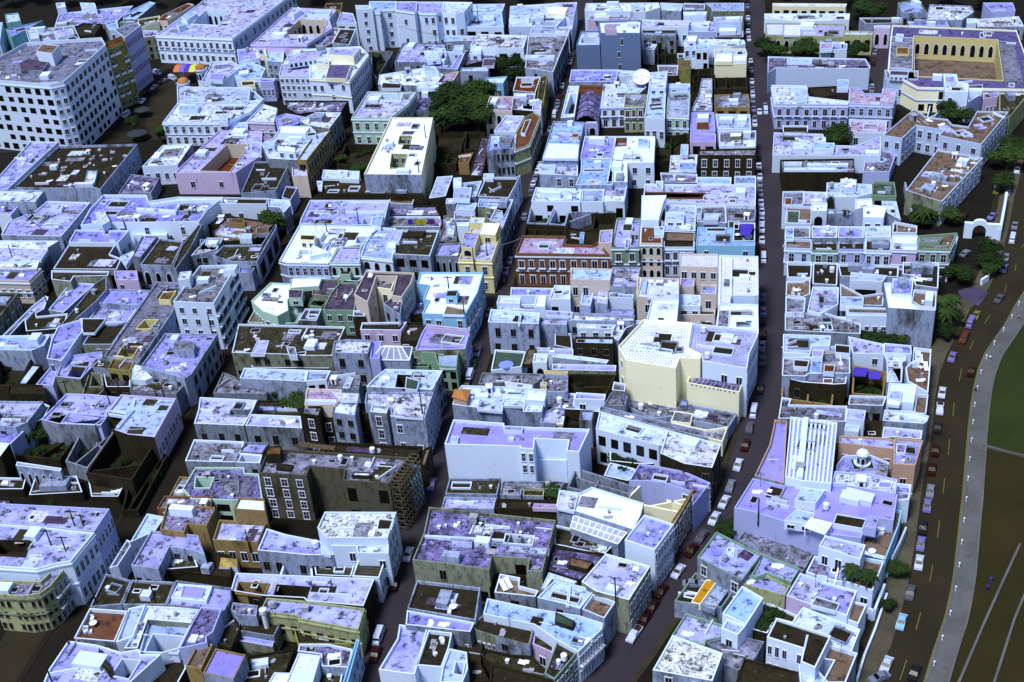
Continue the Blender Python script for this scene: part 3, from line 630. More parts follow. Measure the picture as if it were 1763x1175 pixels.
B('B0', 9.5, 'white', 'w', [1300, 158, 1535, 160, 1545, 185, 1310, 182], 'low white chapel projecting from the front of the cathedral', {2: (3, 1, 'a')}, name='chapel', cat='chapel', cl=0, pw={})
B('B0', 8, 'white', 'w', [1135, 160, 1310, 165, 1310, 185, 1130, 190], 'low white sacristy between the bell tower and the chapel', {2: (2, 1, 'a')}, name='sacristy', cat='chapel', cl=0, pw={})
B('A0', 7, 'white', 'w', [1100, 990, 1300, 980, 1200, 1122, 960, 1135], 'bright white house with small square windows, left of the tiled courtyard house', {2: (4, 1), 3: (2, 1)}, rooms=[([1110, 1010, 1240, 1000, 1200, 1060, 1080, 1070], .4, 'white', 'gs')], cl=3)
B('A1', 4, 'dirty', 'ps', [890, 50, 1080, 75, 1020, 175, 800, 180], 'low cluttered yard roofs left of the pinkish front of the courtyard house', cl=9)
B('B0', 9, 'grey', 'lw', [1345, 300, 1640, 300, 1600, 430, 1290, 430], 'wide lilac roof just below the cathedral', cl=4, rooms=[([1490, 350, 1560, 350, 1600, 400, 1510, 410], 2, 'white', 'b', {2: (1, 1)})])
# big cream block in the centre left
B('B0', 13, 'white', 'w', [600, 345, 1062, 322, 1118, 380, 985, 560, 820, 545, 720, 540, 720, 430, 545, 430], 'large cream office block with tall street facade, below the palace', {2: (10, 3, 's'), 4: (2, 2), 3: (2, 3)}, rooms=[([850, 372, 1012, 385, 1060, 325, 900, 330], 3.5, 'cream', 'lw', {1: (4, 1)}), ([850, 440, 1000, 440, 965, 535, 825, 530], 1.5, 'cream', 'purple'), ([565, 375, 800, 350, 770, 395, 575, 425], 2.5, 'white', 'l', {2: (6, 1, 'a')}), ([760, 390, 840, 385, 850, 440, 760, 440], 2.5, 'cream', 'w')], trim='cream', name='office_block', cat='building', cl=4)
B('B0', 12, 'white', 'l', [530, 440, 720, 440, 720, 522, 510, 520], 'white wing with a row of six dark windows on the cream office block', {2: (6, 4)}, cl=0)
B('B0', 9, 'cream', 'w', [345, 330, 412, 312, 430, 385, 360, 392], 'small white box house with one round window', {2: (1, 2)}, cl=1)
B('B0', 8, 'white', 'b', [190, 450, 330, 430, 420, 470, 390, 540, 250, 545, 180, 500], 'white house with blue-white roof left of the cream office block', {2: (3, 2)})
B('B0', 8, 'lilac', 'l', [380, 535, 490, 540, 475, 560, 385, 562], 'small lilac house with white window frames beside the cream office block', {2: (3, 1, 's')}, cl=0)
B('B0', 8, 'cream', 'moss', [255, 555, 345, 550, 350, 580, 260, 590], 'low cream wall house with mossy top', cl=0)
B('B0', 9, 'white', 'l', [230, 345, 340, 330, 380, 400, 240, 430], 'lilac roof below the corner of the city hall')
B('B0', 8, 'white', 'b', [440, 350, 545, 350, 540, 430, 430, 420], 'low white house left of the cream office block')
B('A0', 9, 'white', 'lw', [1430, 425, 1567, 418, 1620, 470, 1500, 560, 1360, 560], 'white house behind the pair of domed turrets', {3: (2, 2)}, rooms=[([1430, 500, 1520, 500, 1500, 545, 1410, 540], 1.5, 'white', 'violet')])
B('F', 9, 'paleblue', 'bg', [305, 150, 330, 152, 432, 153, 428, 180, 306, 180], 'long grey-roofed house between the plaza and the white terrace house', cl=6)
B('F', 9, 'white', 'w', [306, 180, 452, 175, 432, 195, 390, 214, 280, 214], 'white terrace house facing the plaza with pale blue front', {3: (8, 2, 's')}, rooms=[([310, 183, 345, 182, 340, 190, 308, 192], 1.5, 'white', 'b'), ([380, 200, 392, 198, 392, 212, 376, 212], 1.5, 'white', 'b', {1: (1, 1)})], trim='white', cl=6)
B('B0', 8, 'pink', 'w', [405, 713, 500, 740, 478, 835, 295, 828], 'small pink house with three dark doors and a white roof', {2: (3, 1, 's')}, trim='white')
B('B0', 8, 'lilac', 'l', [490, 800, 560, 775, 690, 800, 640, 845, 500, 880], 'sloping violet roof beside the pink house', cl=3)
B('B0', 7, 'white', 'b', [190, 845, 300, 830, 300, 890, 180, 900], 'white wall with two arches left of the pink house', {2: (2, 1, 'a')}, cl=0)
B('B0', 10, 'grey', 's', [760, 768, 932, 770, 850, 878, 690, 850, 650, 820], 'weathered house with pale patched roof on the left street', {1: (4, 2)}, cl=2)
B('B0', 7, 'dark', 'ps', [560, 690, 980, 690, 930, 765, 740, 765, 640, 780, 560, 740], 'dark ruined patch of roofs below the cream office block', cl=14)
B('B0', 11, 'white', 'w', [520, 860, 720, 860, 760, 900, 630, 1090, 440, 1080, 395, 980, 480, 940], 'stepped white house with several roof terraces on the left street', {2: (7, 3, 'p')}, rooms=[([520, 862, 720, 862, 690, 905, 520, 900], 2.5, 'white', 'c'), ([500, 990, 620, 1000, 620, 1030, 500, 1020], 2.8, 'white', 'c', {2: (2, 1, 's')}), ([410, 960, 480, 955, 480, 985, 410, 1000], 2, 'white', 'b', {2: (1, 1)}), ([700, 900, 760, 895, 760, 915, 700, 925], 2, 'white', 'd')], cl=4)
B('B0', 11.5, 'ochre', 'b', [760, 905, 850, 880, 858, 890, 700, 1092, 632, 1090], 'ochre street front with dark arched windows', {2: (9, 2, 'a'), 3: (1, 2, 'h')}, cl=0)
B('B0', 8, 'pink', 'l', [110, 890, 400, 895, 390, 1060, 220, 1175, -190, 1175, 0, 990], 'lilac roofed house with a peach courtyard of terracotta tiles', {3: (2, 1)}, holes=[([160, 985, 300, 980, 285, 1020, 180, 1165, -20, 1160], 5, 'beige', 't')], rooms=[([330, 960, 395, 965, 390, 1040, 320, 1040], 1.5, 'white', 'lw')], cl=4)
B('B0', 7, 'white', 'bg', [0, 600, 320, 605, 410, 680, 300, 740, 200, 830, -30, 830, -60, 690], 'long white walled compound of low roofs behind the pink house', rooms=[([0, 625, 230, 620, 210, 650, 0, 650], 1, 'white', 'b'), ([60, 690, 200, 690, 190, 760, 60, 760], 1.5, 'white', 'w'), ([0, 770, 130, 770, 130, 800, 0, 800], 1.5, 'white', 'w', {2: (4, 1)})], cl=9)
B('B0', 11, 'mint', 'lw', [1110, 628, 1440, 632, 1385, 710, 1262, 808, 1000, 806], 'ornate blue-green corner house with white framed windows', {2: (6, 2, 's'), 3: (4, 2, 's'), 1: (6, 2, 's')}, holes=[([1205, 640, 1345, 640, 1330, 685, 1195, 680], 2.5, 'white', 'tb')], trim='white', cl=4)
B('F', 14, 'cream', 'c', [673, 206, 746, 206, 726, 305, 627, 304], 'tall cream building with bright roof pierced by two light wells', {}, holes=[([689, 236, 708, 236, 705, 250, 686, 249], 7, 'limeplaster', None, {0: (2, 2, 'p')}), ([675, 267, 700, 268, 694, 292, 672, 291], 8, 'limeplaster', None, {0: (2, 2, 'p')})], name='apartment_block', cat='building', cl=1, par=.8, pw={2: 'dirty'})
B('C0', 6, 'grey', 'ps', [90, 620, 180, 620, 180, 740, 60, 760], 'crumbling low house beside the tree filled garden', cl=3)
ruin('B0', 5, 'grey', [1130, 345, 1282, 348, 1170, 530, 1130, 470], 'walled garden with grass below the cathedral', 0, bushes=4)
ruin('B0', 4, 'dark', [960, 970, 1190, 975, 1110, 1110, 900, 1110], 'dark overgrown yard left of the tall cream building', 0, bushes=6)
# lantern turrets with orange domes
for i, (x, y, lb) in enumerate(((1375, 560, 'white round turret with orange dome beside the striped canopy'), (1258, 655, 'white round turret with orange dome below the striped canopy'))):
    p = at(*px('A0', x, y), 4); root = empty('domed_turret', (p.x, p.y, 0), lb, 'turret')
    b = MB(); b.cyl((0, 0), 2.3, 2.2, 0, 10, 14); b.cyl((0, 0), 2.7, 2.7, 10, 10.5, 14); b.obj('wall', W['white'], root)
    b = MB()
    for k in range(5): b.cyl((0, 0), 2.4 * math.cos(k * .3), 2.4 * math.cos((k + 1) * .3), 10.5 + 1.9 * math.sin(k * .3), 10.5 + 1.9 * math.sin((k + 1) * .3), 14)
    b.cyl((0, 0), .12, .12, 12, 14, 6); b.obj('dome', mat('orange_tile', '9c6840', 'b07848', '5c3820', .3, .5), root)
    for k in range(5):
        a = -1.57 + (k - 2) * .62; q = link('window', UW['a'], root, (2.28 * math.cos(a), 2.28 * math.sin(a), 7.5)); q.rotation_euler = (0, 0, a + 1.57); q.scale = (1, 1, 2.6)
# striped canopy
p0, p1 = at(*px('A0', 1170, 505), 5), at(*px('A0', 1345, 505), 5); q0 = at(*px('A0', 1225, 445), 5); root = empty('striped_canopy', (p0.x, p0.y, 0), 'arched stage canopy striped orange, violet and yellow on the plaza', 'canopy')
cols = [mat('canvas_' + k, c) for k, c in (('orange', 'd07840'), ('lilac', '7868c8'), ('violet', '4c3cb4'), ('lime', 'c8d840'), ('rose', 'c06858'))]
b = MB(); U = (p1 - p0); V = Vector((q0.x - p0.x, q0.y - p0.y, 0)); n = 8
for s in range(5):
    for k in range(n):
        def cp(u, t): return U * u + V * t + Vector((0, 0, 5 + 2.6 * math.sin(math.pi * (.15 + .85 * t))))
        b.face((cp(s / 5, k / n), cp((s + 1) / 5, k / n), cp((s + 1) / 5, (k + 1) / n), cp(s / 5, (k + 1) / n)), s)
b.obj('canvas', cols, root)
for u in (0, 1):
    for t in (0, 1):
        b = MB(); v = U * u + V * t; b.beam((v.x, v.y, 0), (v.x, v.y, 5.2), .2); b.obj('post', M_metal, root)
# cafe umbrellas on the plaza
for x, y, r_ in ((925, 898, 4.0), (955, 740, 3.2)):
    p = at(*px('A0', x, y), 3); root = empty('cafe_umbrella', (p.x, p.y, 0), 'dark round canvas umbrella on the plaza, ' + ('the larger one nearer the viewer' if r_ > 3.5 else 'the smaller one farther away'), 'umbrella', 'round umbrellas on the plaza')
    b = MB(); b.cyl((0, 0), r_, .1, 3, 4, 14, cap=False); b.obj('canopy', mat('grey_canvas', '2c363c'), root); b = MB(); b.cyl((0, 0), .06, .06, 0, 4, 6); b.obj('pole', M_metal, root)

# ================= C0 : top centre
B('C0', 8, 'white', 'l', [190, 362, 400, 352, 345, 478, 105, 462], 'pale roofed house with a dark slot court and tall white pole', {}, holes=[([275, 370, 362, 370, 310, 450, 250, 450], 5, 'white')], rooms=[([325, 310, 385, 308, 380, 340, 315, 345], 2, 'white', 'b'), ([190, 330, 260, 330, 270, 355, 180, 360], 1.5, 'white', 'w')], cl=3)
B('C0', 7, 'beige', 'pk', [250, 512, 355, 490, 268, 635, 180, 608], 'narrow pink terrace with a tall side wall beside the tree filled garden', cl=0)
B('B0', 8, 'white', 'w', [1190, 515, 1470, 470, 1620, 510, 1567, 590, 1180, 580], 'jumble of bright white flat roofs above the blue-green corner house', rooms=[([1210, 560, 1340, 570, 1330, 600, 1200, 600], 1, 'white', 'd'), ([1480, 450, 1560, 450, 1590, 490, 1500, 490], 2, 'white', 'b'), ([1450, 570, 1620, 560, 1600, 600, 1440, 600], 1.2, 'white', 'w')], cl=12)
B('C0', 8, 'white', 'b', [445, 38, 665, 35, 645, 90, 430, 85], 'pale walled terrace at the top of the long white complex', cl=2)
B('C0', 9, 'white', 'b', [412, 92, 640, 92, 655, 190, 395, 190], 'wide bright roof with a low dark opening beneath, right of the cathedral', {2: (3, 1, 'h')}, rooms=[([510, 105, 590, 100, 590, 140, 515, 140], 1.6, 'paleblue', 'b')], cl=3)
B('C0', 9, 'paleblue', 'w', [700, 52, 1000, 32, 1092, 100, 1015, 185, 690, 190], 'large white roofscape of stepped terraces on the central street', {2: (4, 1, 'p')}, rooms=[([715, 50, 890, 48, 885, 90, 710, 90], 2, 'white', 'b', {2: (3, 1)}), ([850, 85, 930, 80, 925, 125, 850, 130], 2, 'white', 'w'), ([955, 50, 1085, 55, 1070, 100, 950, 95], 1.5, 'cream', 'c'), ([700, 110, 830, 108, 825, 140, 690, 140], 1.2, 'white', 'w')], holes=[([898, 155, 998, 158, 985, 186, 915, 186], 2, 'paleblue')], cl=5)
B('C0', 8, 'white', 'bg', [850, 195, 1105, 190, 1095, 235, 830, 238], 'pale blue strip roof with five small arched openings', {2: (5, 1, 'a')}, cl=1)
B('C0', 9, 'white', 'lw', [1000, 30, 1150, 25, 1112, 210, 1092, 150], 'white edged house strip on the left kerb of the central street', {1: (6, 2)}, cl=2)
ruin('C0', 5, 'sage', [425, 28, 445, 40, 300, 250, 262, 250], 'long narrow walled garden right of the cathedral', 1, bushes=5)
B('C0', 7, 'white', 'b', [262, 250, 480, 252, 478, 283, 256, 290], 'low white wall block ending the walled garden', cl=1)
B('C0', 8, 'white', 's', [480, 240, 815, 250, 790, 332, 600, 335, 430, 318], 'patchy white roof with a dark open gallery below it', {2: (2, 1, 'h'), 3: (3, 1)}, cl=5)
B('C0', 5, 'dark', 'ps', [430, 330, 600, 335, 605, 400, 400, 450, 370, 440], 'small paved yard with white walls below the patchy white roof', rooms=[([430, 330, 505, 330, 500, 370, 425, 370], 2.5, 'white', 'w', {2: (1, 1)}), ([520, 400, 600, 400, 590, 450, 510, 450], .8, 'white', 'p')], cl=0)
B('C0', 10, 'dirty', 'gs', [822, 252, 1092, 240, 988, 497, 800, 468, 810, 370], 'long stained grey roof with white patches on the central street', {1: (7, 2, 'h')}, rooms=[([800, 375, 1000, 375, 995, 400, 795, 395], .8, 'white', 'w')], cl=8)
B('C0', 9, 'grey', 't', [742, 530, 905, 528, 870, 635, 718, 622], 'square rust brown roof on the central street', cl=2)
B('C0', 9, 'olive', 'moss', [905, 525, 952, 518, 925, 690, 878, 680], 'narrow olive side building against the rust brown roof', {1: (5, 1)}, cl=1)
B('C0', 7, 'cyan', 'w', [545, 535, 680, 525, 652, 572, 530, 572], 'small sky blue house above the tree filled garden', {2: (2, 1)}, cl=0)
B('C0', 6, 'grey', 'bg', [765, 478, 850, 480, 850, 522, 765, 525], 'corrugated grey roof beside the rust brown roof', cl=0)
B('C0', 9, 'dirty', 'b', [370, 468, 560, 460, 550, 492, 360, 492], 'weathered white wall block above the tree filled garden', {}, cl=1)
B('C0', 10, 'beige', 'pk', [562, 662, 725, 665, 712, 762, 530, 765], 'beige house with pinkish terrace and arched loggia', {2: (3, 2, 'a')}, cl=1, par=.8)
B('C0', 9, 'dark', 'ps', [725, 640, 870, 640, 850, 760, 720, 750], 'stained rooftops right of the beige loggia house', cl=6)
B('C0', 9, 'white', 'l', [780, 705, 912, 690, 905, 760, 780, 745], 'lilac roofed house on the left kerb of the central street', {1: (3, 2), 2: (3, 1, 's')}, cl=1)
B('C0', 9, 'white', 'lw', [670, 790, 795, 792, 735, 902, 590, 895], 'lilac roofed house between the beige loggia house and the street', {2: (3, 1)}, cl=2)
B('C0', 10, 'limeplaster', 't', [800, 800, 862, 770, 905, 790, 830, 985, 730, 1025, 740, 905], 'long lime green street house with rust brown terrace', {2: (6, 2, 's')}, rooms=[([800, 815, 840, 810, 800, 905, 770, 900], 1, 'white', 't')], cl=1, trim='white')
B('C0', 10, 'dirty', 'lw', [565, 918, 722, 920, 722, 1015, 600, 1020, 540, 1030], 'weathered house with white top floor and brown eaves', {2: (4, 2)}, rooms=[([630, 925, 720, 925, 700, 975, 630, 975], 1.5, 'dirty', 'gs'), ([570, 925, 625, 925, 625, 960, 570, 965], 2, 'white', 'b', {2: (1, 1)})], cl=1)
B('C0', 5, 'dark', 'p', [500, 930, 565, 935, 510, 1200, 420, 1200], 'long narrow purple-grey roof running down left of the weathered house', cl=4)
ruin('C0', 3, 'dark', [190, 890, 400, 890, 370, 1010, 180, 1010], 'low walled dark lot right of the tall cream building', 0, bushes=1)
ruin('C0', 3, 'dark', [180, 1015, 370, 1015, 330, 1110, 170, 1100], 'second low walled lot with a parked sheet, right of the tall cream building', 1, bushes=4)
ruin('C0', 3.5, 'dark', [400, 890, 535, 890, 480, 1010, 385, 1010], 'triangular dark yard below the tree filled garden', 0, bushes=1)
B('C0', 4, 'ochre', 't', [370, 1050, 450, 1040, 420, 1110, 350, 1110], 'small rust roof shack in the dark lots', cl=2)
for k, (x, y, r_, q) in enumerate(((230, 700, 8, 'at its left wall'), (330, 640, 8, 'at its back left'), (430, 720, 9, 'in its middle'), (500, 620, 7, 'below the sky blue house'), (330, 780, 9, 'at its front, left of centre'), (480, 800, 8, 'at its front right by the beige loggia'), (230, 790, 7, 'at its front left corner'), (420, 620, 7, 'at its back centre'))):
    tree('C0', x, y, r_, 12, 'dark green tree of the walled garden, ' + q, 'trees of the walled garden')
for x, y, r_, lb in ((660, 440, 6, 'green tree behind the sky blue house'), (750, 440, 5, 'tree in front of the dark open gallery'), (720, 520, 5, 'small tree between the sky blue house and the rust roof')): tree('C0', x, y, r_, 10, lb)
tree('B0', 920, 1080, 3, 6, 'small green tree at the end of the ochre street front'); tree('B0', 1050, 1140, 3.5, 5, 'low bushy tree in the dark yard left of the cream building')
tree('B0', 1160, 380, 3.5, 5, 'small tree in the walled garden below the cathedral'); tree('B0', 1450, 450, 4, 6, 'bushy tree right of the lilac roof below the cathedral')
tree('A0', 1070, 900, 4, 8, 'dark tree at the edge of the plaza by the white terrace house'); tree('A0', 900, 830, 4, 8, 'dark tree in the middle of the plaza')
# ================= D0 : top, between central and straight street
B('D0', 9, 'white', 'w', [-160, 32, 330, 28, 340, 60, 240, 90, -170, 80], 'long white house row with small windows at the top centre', {3: (7, 1)}, rooms=[([140, 30, 230, 30, 230, 60, 145, 60], 1.6, 'white', 'b', {2: (1, 1)}), ([0, 45, 80, 45, 80, 65, 0, 65], 1, 'white', 'w')], cl=6)
B('D0', 7, 'pink', 'ps', [-130, 108, 130, 105, 130, 135, -150, 140], 'violet roof terrace behind the blue walled building', rooms=[([-100, 110, 0, 108, -5, 125, -105, 128], 1, 'white', 'w')], cl=5)
B('D0', 8, 'white', 'b', [340, 28, 495, 35, 480, 85, 350, 80], 'bright roof at the top between the two streets', cl=2)
B('D0', 8, 'grey', 'g', [500, 30, 640, 35, 640, 75, 495, 75], 'flat grey roof near the top of the straight street', cl=1)
B('D0', 8, 'white', 'w', [495, 90, 655, 88, 650, 108, 500, 115], 'small white house with two black doors near the top', {2: (3, 1)}, cl=0)
B('D0', 9, 'paleblue', 'bg', [640, 30, 905, 30, 905, 85, 690, 85, 685, 65], 'pale blue house with an arched doorway by the straight street', {3: (2, 1, 'a')}, cl=3)
B('D0', 9, 'paleblue', 'bg', [700, 125, 895, 120, 890, 160, 710, 160], 'second pale blue roof with violet terrace below on the straight street', cl=3)
B('D0', 8, 'white', 'lw', [220, 142, 540, 150, 530, 190, 215, 192], 'long white and pink house above a dark yard', {2: (6, 1)}, rooms=[([365, 150, 535, 155, 530, 175, 370, 175], .8, 'pink', 'w')], cl=3)
B('D0', 6, 'lilac', 'l', [535, 155, 710, 158, 712, 225, 535, 225], 'violet roof with a white tent near the straight street', rooms=[([580, 165, 670, 170, 665, 195, 570, 190], 1.5, 'white', 'w')], cl=3)
B('D0', 5, 'dark', 'p', [715, 185, 895, 180, 900, 260, 715, 260], 'dark terrace with purple roof near the straight street', cl=4)
B('F', 16, 'blue', 'c', [1030, 40, 1104, 38, 1102, 61, 1034, 61], 'tall slate blue blank walled building with white roof and pink tent', {2: (1, 3, 'p')}, rooms=[([1040, 44, 1055, 42, 1062, 52, 1042, 52], 2.2, 'pink', 'pk')], name='apartment_block', cat='building', cl=2, par=.9)
B('F', 11, 'blue', 'b', [1000, 56, 1033, 56, 1033, 80, 992, 81], 'lower wing of the slate blue building with open terrace', {}, holes=[([1002, 66, 1028, 66, 1028, 76, 1000, 76], 2, 'white', 'gs')], name='apartment_block', cat='building', cl=1)
B('D0', 7, 'grey', 'd', [225, 200, 450, 200, 445, 262, 210, 258], 'dark open gallery yard below the white and pink house', rooms=[([225, 225, 440, 228, 440, 245, 220, 242], 1, 'grey', 'bg')], cl=2)
ruin('D0', 5, 'dark', [320, 290, 455, 285, 450, 460, 320, 470], 'roofless brown brick shell right of the slate blue building', 2)
B('D0', 6, 'white', 'bg', [220, 300, 318, 310, 300, 345, 225, 340], 'small pale ruin wall right of the slate blue building', cl=1)
B('D0', 9, 'white', 'w', [525, 250, 590, 250, 585, 320, 500, 325, 500, 295], 'narrow white tower house with stepped top', rooms=[([525, 252, 588, 252, 580, 285, 520, 285], 2, 'white', 'c', {2: (1, 1)})], cl=2)
B('D0', 9, 'white', 'b', [578, 308, 668, 308, 665, 342, 575, 342], 'white house with an open shuttered gallery', {2: (2, 2, 'h')}, cl=0)
B('D0', 8, 'white', 'w', [590, 272, 905, 280, 915, 305, 820, 325, 590, 300], 'white parapet roof with a small arch beside the straight street', {}, cl=5)
B('D0', 9, 'cream', 'w', [705, 340, 915, 338, 925, 372, 920, 440, 705, 440], 'cream house with round topped white roofs by the straight street', {}, rooms=[([715, 370, 820, 365, 825, 420, 710, 420], 1.3, 'cream', 'c'), ([835, 380, 915, 378, 915, 415, 830, 415], 1, 'white', 'c')], cl=4)
B('D0', 7, 'olive', 'rust', [460, 420, 550, 415, 545, 475, 462, 480], 'olive plastered shed with a mossy yellow roof', cl=0)
B('D0', 7, 'white', 'moss', [455, 370, 500, 370, 500, 400, 458, 405], 'tiny white walled roof box above the olive shed', cl=0)
ruin('D0', 5, 'dark', [700, 480, 925, 475, 930, 600, 705, 600], 'dark yards with a grassy square beside the straight street', 2, bushes=5)
B('D0', 4, 'ochre', 'gs', [705, 650, 935, 645, 945, 735, 705, 735], 'broken grey roof with ochre end wall beside the straight street', {2: (3, 1, 'h')}, cl=5)
B('D0', 5, 'dirty', 's', [620, 540, 690, 540, 690, 755, 545, 760, 600, 640], 'heap of white roofing sheets over a narrow yard', cl=10)
ruin('D0', 4, 'dark', [550, 470, 690, 460, 690, 535, 560, 560], 'cluttered dark yard left of the dark grassy yards', 2, bushes=3)
B('C0', 8, 'white', 'l', [1112, 480, 1430, 480, 1412, 562, 1097, 565], 'long white parapet house with a round sunken skylight, beside the central street', {1: (3, 1)}, cl=4)
B('C0', 7, 'white', 'b', [1430, 485, 1560, 490, 1540, 520, 1430, 525], 'white strip house at the foot of the satellite dish', cl=2)
B('C0', 8, 'white', 'w', [1092, 590, 1165, 590, 1132, 800, 1040, 808], 'white framed roof with a deep dark slot on the central street', {}, holes=[([1108, 640, 1150, 640, 1128, 775, 1062, 780], 4, 'white', 'd')], cl=0)
B('C0', 8, 'terracotta', 't', [1168, 585, 1335, 590, 1330, 622, 1165, 622], 'brick red roof band below the round sunken skylight', cl=0)
B('C0', 8, 'white', 'w', [1330, 580, 1470, 575, 1500, 610, 1478, 725, 1310, 730], 'pale lilac fronted house with white roof and planted balcony', {3: (3, 2, 'B')}, rooms=[([1420, 590, 1500, 590, 1495, 615, 1420, 618], 1.2, 'white', 'b')], trim='lilac', cl=4)
B('D0', 8, 'dark', 'd', [50, 598, 185, 600, 180, 640, 45, 640], 'brown shaded recess between two white roofs', cl=0)
# purple barrel roof
P = poly('C0', [1170, 650, 1310, 650, 1290, 830, 1140, 822], 6); org = sum(P, Vector()) / 4; org.z = 0; root = empty('vaulted_hall', org, 'purple ribbed vault roof hall beside the white framed roof', 'building')
b = MB(); N = 12
def vp_(s, t):
    a = P[0].lerp(P[1], s); e = P[3].lerp(P[2], s); v = a.lerp(e, t) - org; v.z = 6 + 2.6 * math.sin(math.pi * s); return v
for i in range(N):
    for j in range(4): b.face((vp_(i / N, j / 4), vp_((i + 1) / N, j / 4), vp_((i + 1) / N, (j + 1) / 4), vp_(i / N, (j + 1) / 4)))
b.obj('roof', RF['ps'], root); b = MB()
for t in (.2, .4, .6, .8):
    for i in range(N): b.beam(vp_(i / N, t), vp_((i + 1) / N, t), .35, .35)
b.obj('rib', M_darkm, root); b = MB(); b.prism([v - org for v in P], 0, 6, top=False); b.obj('wall', W['lilac'], root)
B('C0', 10, 'lilac', 'lw', [1215, 832, 1282, 832, 1284, 842, 1213, 842], 'small lilac bell gable below the purple vault', {2: (1, 2, 'a')}, cl=0, name='bell_gable')
B('D0', 10, 'limeplaster', 'gs', [105, 645, 255, 650, 228, 722, 95, 725], 'yellow-green house with shaded loggia and white cornices', {2: (3, 2, 'B')}, trim='white', cl=4)
B('D0', 9, 'white', 'w', [120, 545, 215, 540, 245, 600, 200, 640, 120, 640, 110, 600], 'bright white terrace house below the satellite dish', cl=4)
B('D0', 11, 'white', 'b', [268, 500, 390, 490, 375, 690, 370, 815, 232, 805, 262, 600], 'tall white and pale blue house right of the satellite dish', {3: (3, 1, 's', 0)}, rooms=[([280, 500, 388, 495, 375, 600, 270, 600], 2.5, 'white', 'w', {2: (2, 1)})], cl=2)
B('D0', 9, 'mint', 'bg', [395, 640, 540, 635, 530, 800, 380, 795], 'mint green house with a pale blue sloping roof and dark doors', {2: (3, 2, 's')}, cl=1, trim='white')
B('D0', 9, 'paleblue', 'b', [385, 575, 540, 575, 540, 630, 388, 635], 'pale house with two round headed openings behind the mint house', {2: (2, 2, 'a')}, rooms=[([400, 578, 535, 578, 530, 600, 400, 600], 1.5, 'paleblue', 'b', {2: (2, 1)})], cl=1)
B('D0', 6, 'dark', 'gs', [320, 450, 460, 450, 455, 520, 330, 520], 'white strewn rubble roof behind the tall pale blue house', cl=6)
B('D0', 6, 'lilac', 'violet', [548, 770, 702, 768, 712, 890, 542, 888], 'violet roof with a brown patch in its centre', {}, rooms=[([588, 832, 665, 830, 668, 870, 585, 875], .5, 'terracotta', 't')], cl=2)
B('D0', 5, 'pink', 'violet', [542, 900, 715, 915, 715, 970, 540, 968], 'lower violet roof above a red brown gallery', {2: (2, 1, 'h')}, cl=0)
B('D0', 6, 'white', 'bg', [712, 790, 945, 792, 952, 890, 730, 890], 'white walled pale blue roof tank by the straight street', par=1.2, cl=1)
B('D0', 6, 'white', 'gs', [740, 895, 985, 892, 985, 1000, 738, 1000], 'cluttered terrace with white sheets by the straight street', rooms=[([808, 895, 890, 895, 888, 925, 808, 928], 1.2, 'sage', 'c'), ([745, 965, 840, 965, 840, 1000, 740, 1000], .6, 'white', 'w'), ([900, 950, 980, 948, 980, 995, 900, 998], 1, 'white', 'w')], cl=10)
B('D0', 9, 'dark', 'gs', [600, 1020, 988, 1012, 980, 1060, 595, 1060], 'dark stone house with four pale windows by the straight street', {2: (5, 2, 's')}, cl=7)
ruin('D0', 4, 'dark', [310, 930, 530, 900, 525, 1060, 300, 1100], 'brown overgrown yard right of the bright white roof', 1, bushes=6)
B('D0', 7, 'white', 'b', [480, 985, 530, 985, 528, 1050, 475, 1055], 'small pale blue tower beside the overgrown yard', cl=0)
B('D0', 6, 'grey', 's', [410, 1060, 590, 1055, 585, 1175, 400, 1175], 'littered grey roofs left of the dark stone house', rooms=[([470, 1100, 585, 1100, 580, 1150, 465, 1150], 1.2, 'white', 'bg')], cl=7)
B('C0', 11, 'dirty', 'b', [990, 828, 1200, 835, 1168, 975, 1155, 1082, 915, 1080], 'pale blue and white roofed corner block on the central street', {3: (8, 1, 'h')}, rooms=[([955, 970, 1165, 980, 1155, 1078, 918, 1075], .5, 'white', 'c'), ([1115, 905, 1165, 905, 1160, 930, 1115, 932], 1, 'beige', 't')], cl=2)
B('C0', 9, 'lilac', 'l', [1202, 930, 1412, 930, 1385, 1085, 1170, 1082], 'lilac roof with rows of small vents', cl=9)
B('C0', 9, 'white', 'b', [1180, 1080, 1400, 1075, 1390, 1260, 1140, 1260, 1175, 1170], 'pale roof running toward the viewer below the row of vents', cl=1)
B('D0', 9, 'white', 'c', [40, 930, 305, 930, 298, 1108, 118, 1110, 118, 1240, -20, 1240], 'bright white roof with a red rimmed terrace', {2: (2, 2)}, rooms=[([188, 940, 265, 940, 262, 990, 190, 992], .8, 'white', 'b')], holes=[([45, 940, 110, 940, 105, 985, 40, 990], 1.5, 'terracotta', 'bg')], cl=3)
# satellite dish
p = at(*px('D0', 215, 545), 11); root = empty('satellite_dish', (p.x, p.y, 8), 'large round white satellite dish on a pedestal above the pale houses', 'satellite dish')
b = MB(); b.cyl((0, 0), .5, .3, 0, 3, 10); b.obj('pedestal', M_metal, root); b = MB(); T = Matrix.Translation((0, 0, 4)) @ Matrix.Rotation(math.radians(38), 4, 'X')
for k in range(4):
    r0, r1 = 3.4 * k / 4, 3.4 * (k + 1) / 4; z0_, z1_ = .09 * r0 * r0, .09 * r1 * r1
    for i in range(24):
        a0, a1 = i * math.tau / 24, (i + 1) * math.tau / 24
        b.face([T @ Vector(v) for v in ((r0 * math.cos(a0), r0 * math.sin(a0), z0_), (r1 * math.cos(a0), r1 * math.sin(a0), z1_), (r1 * math.cos(a1), r1 * math.sin(a1), z1_), (r0 * math.cos(a1), r0 * math.sin(a1), z0_))])
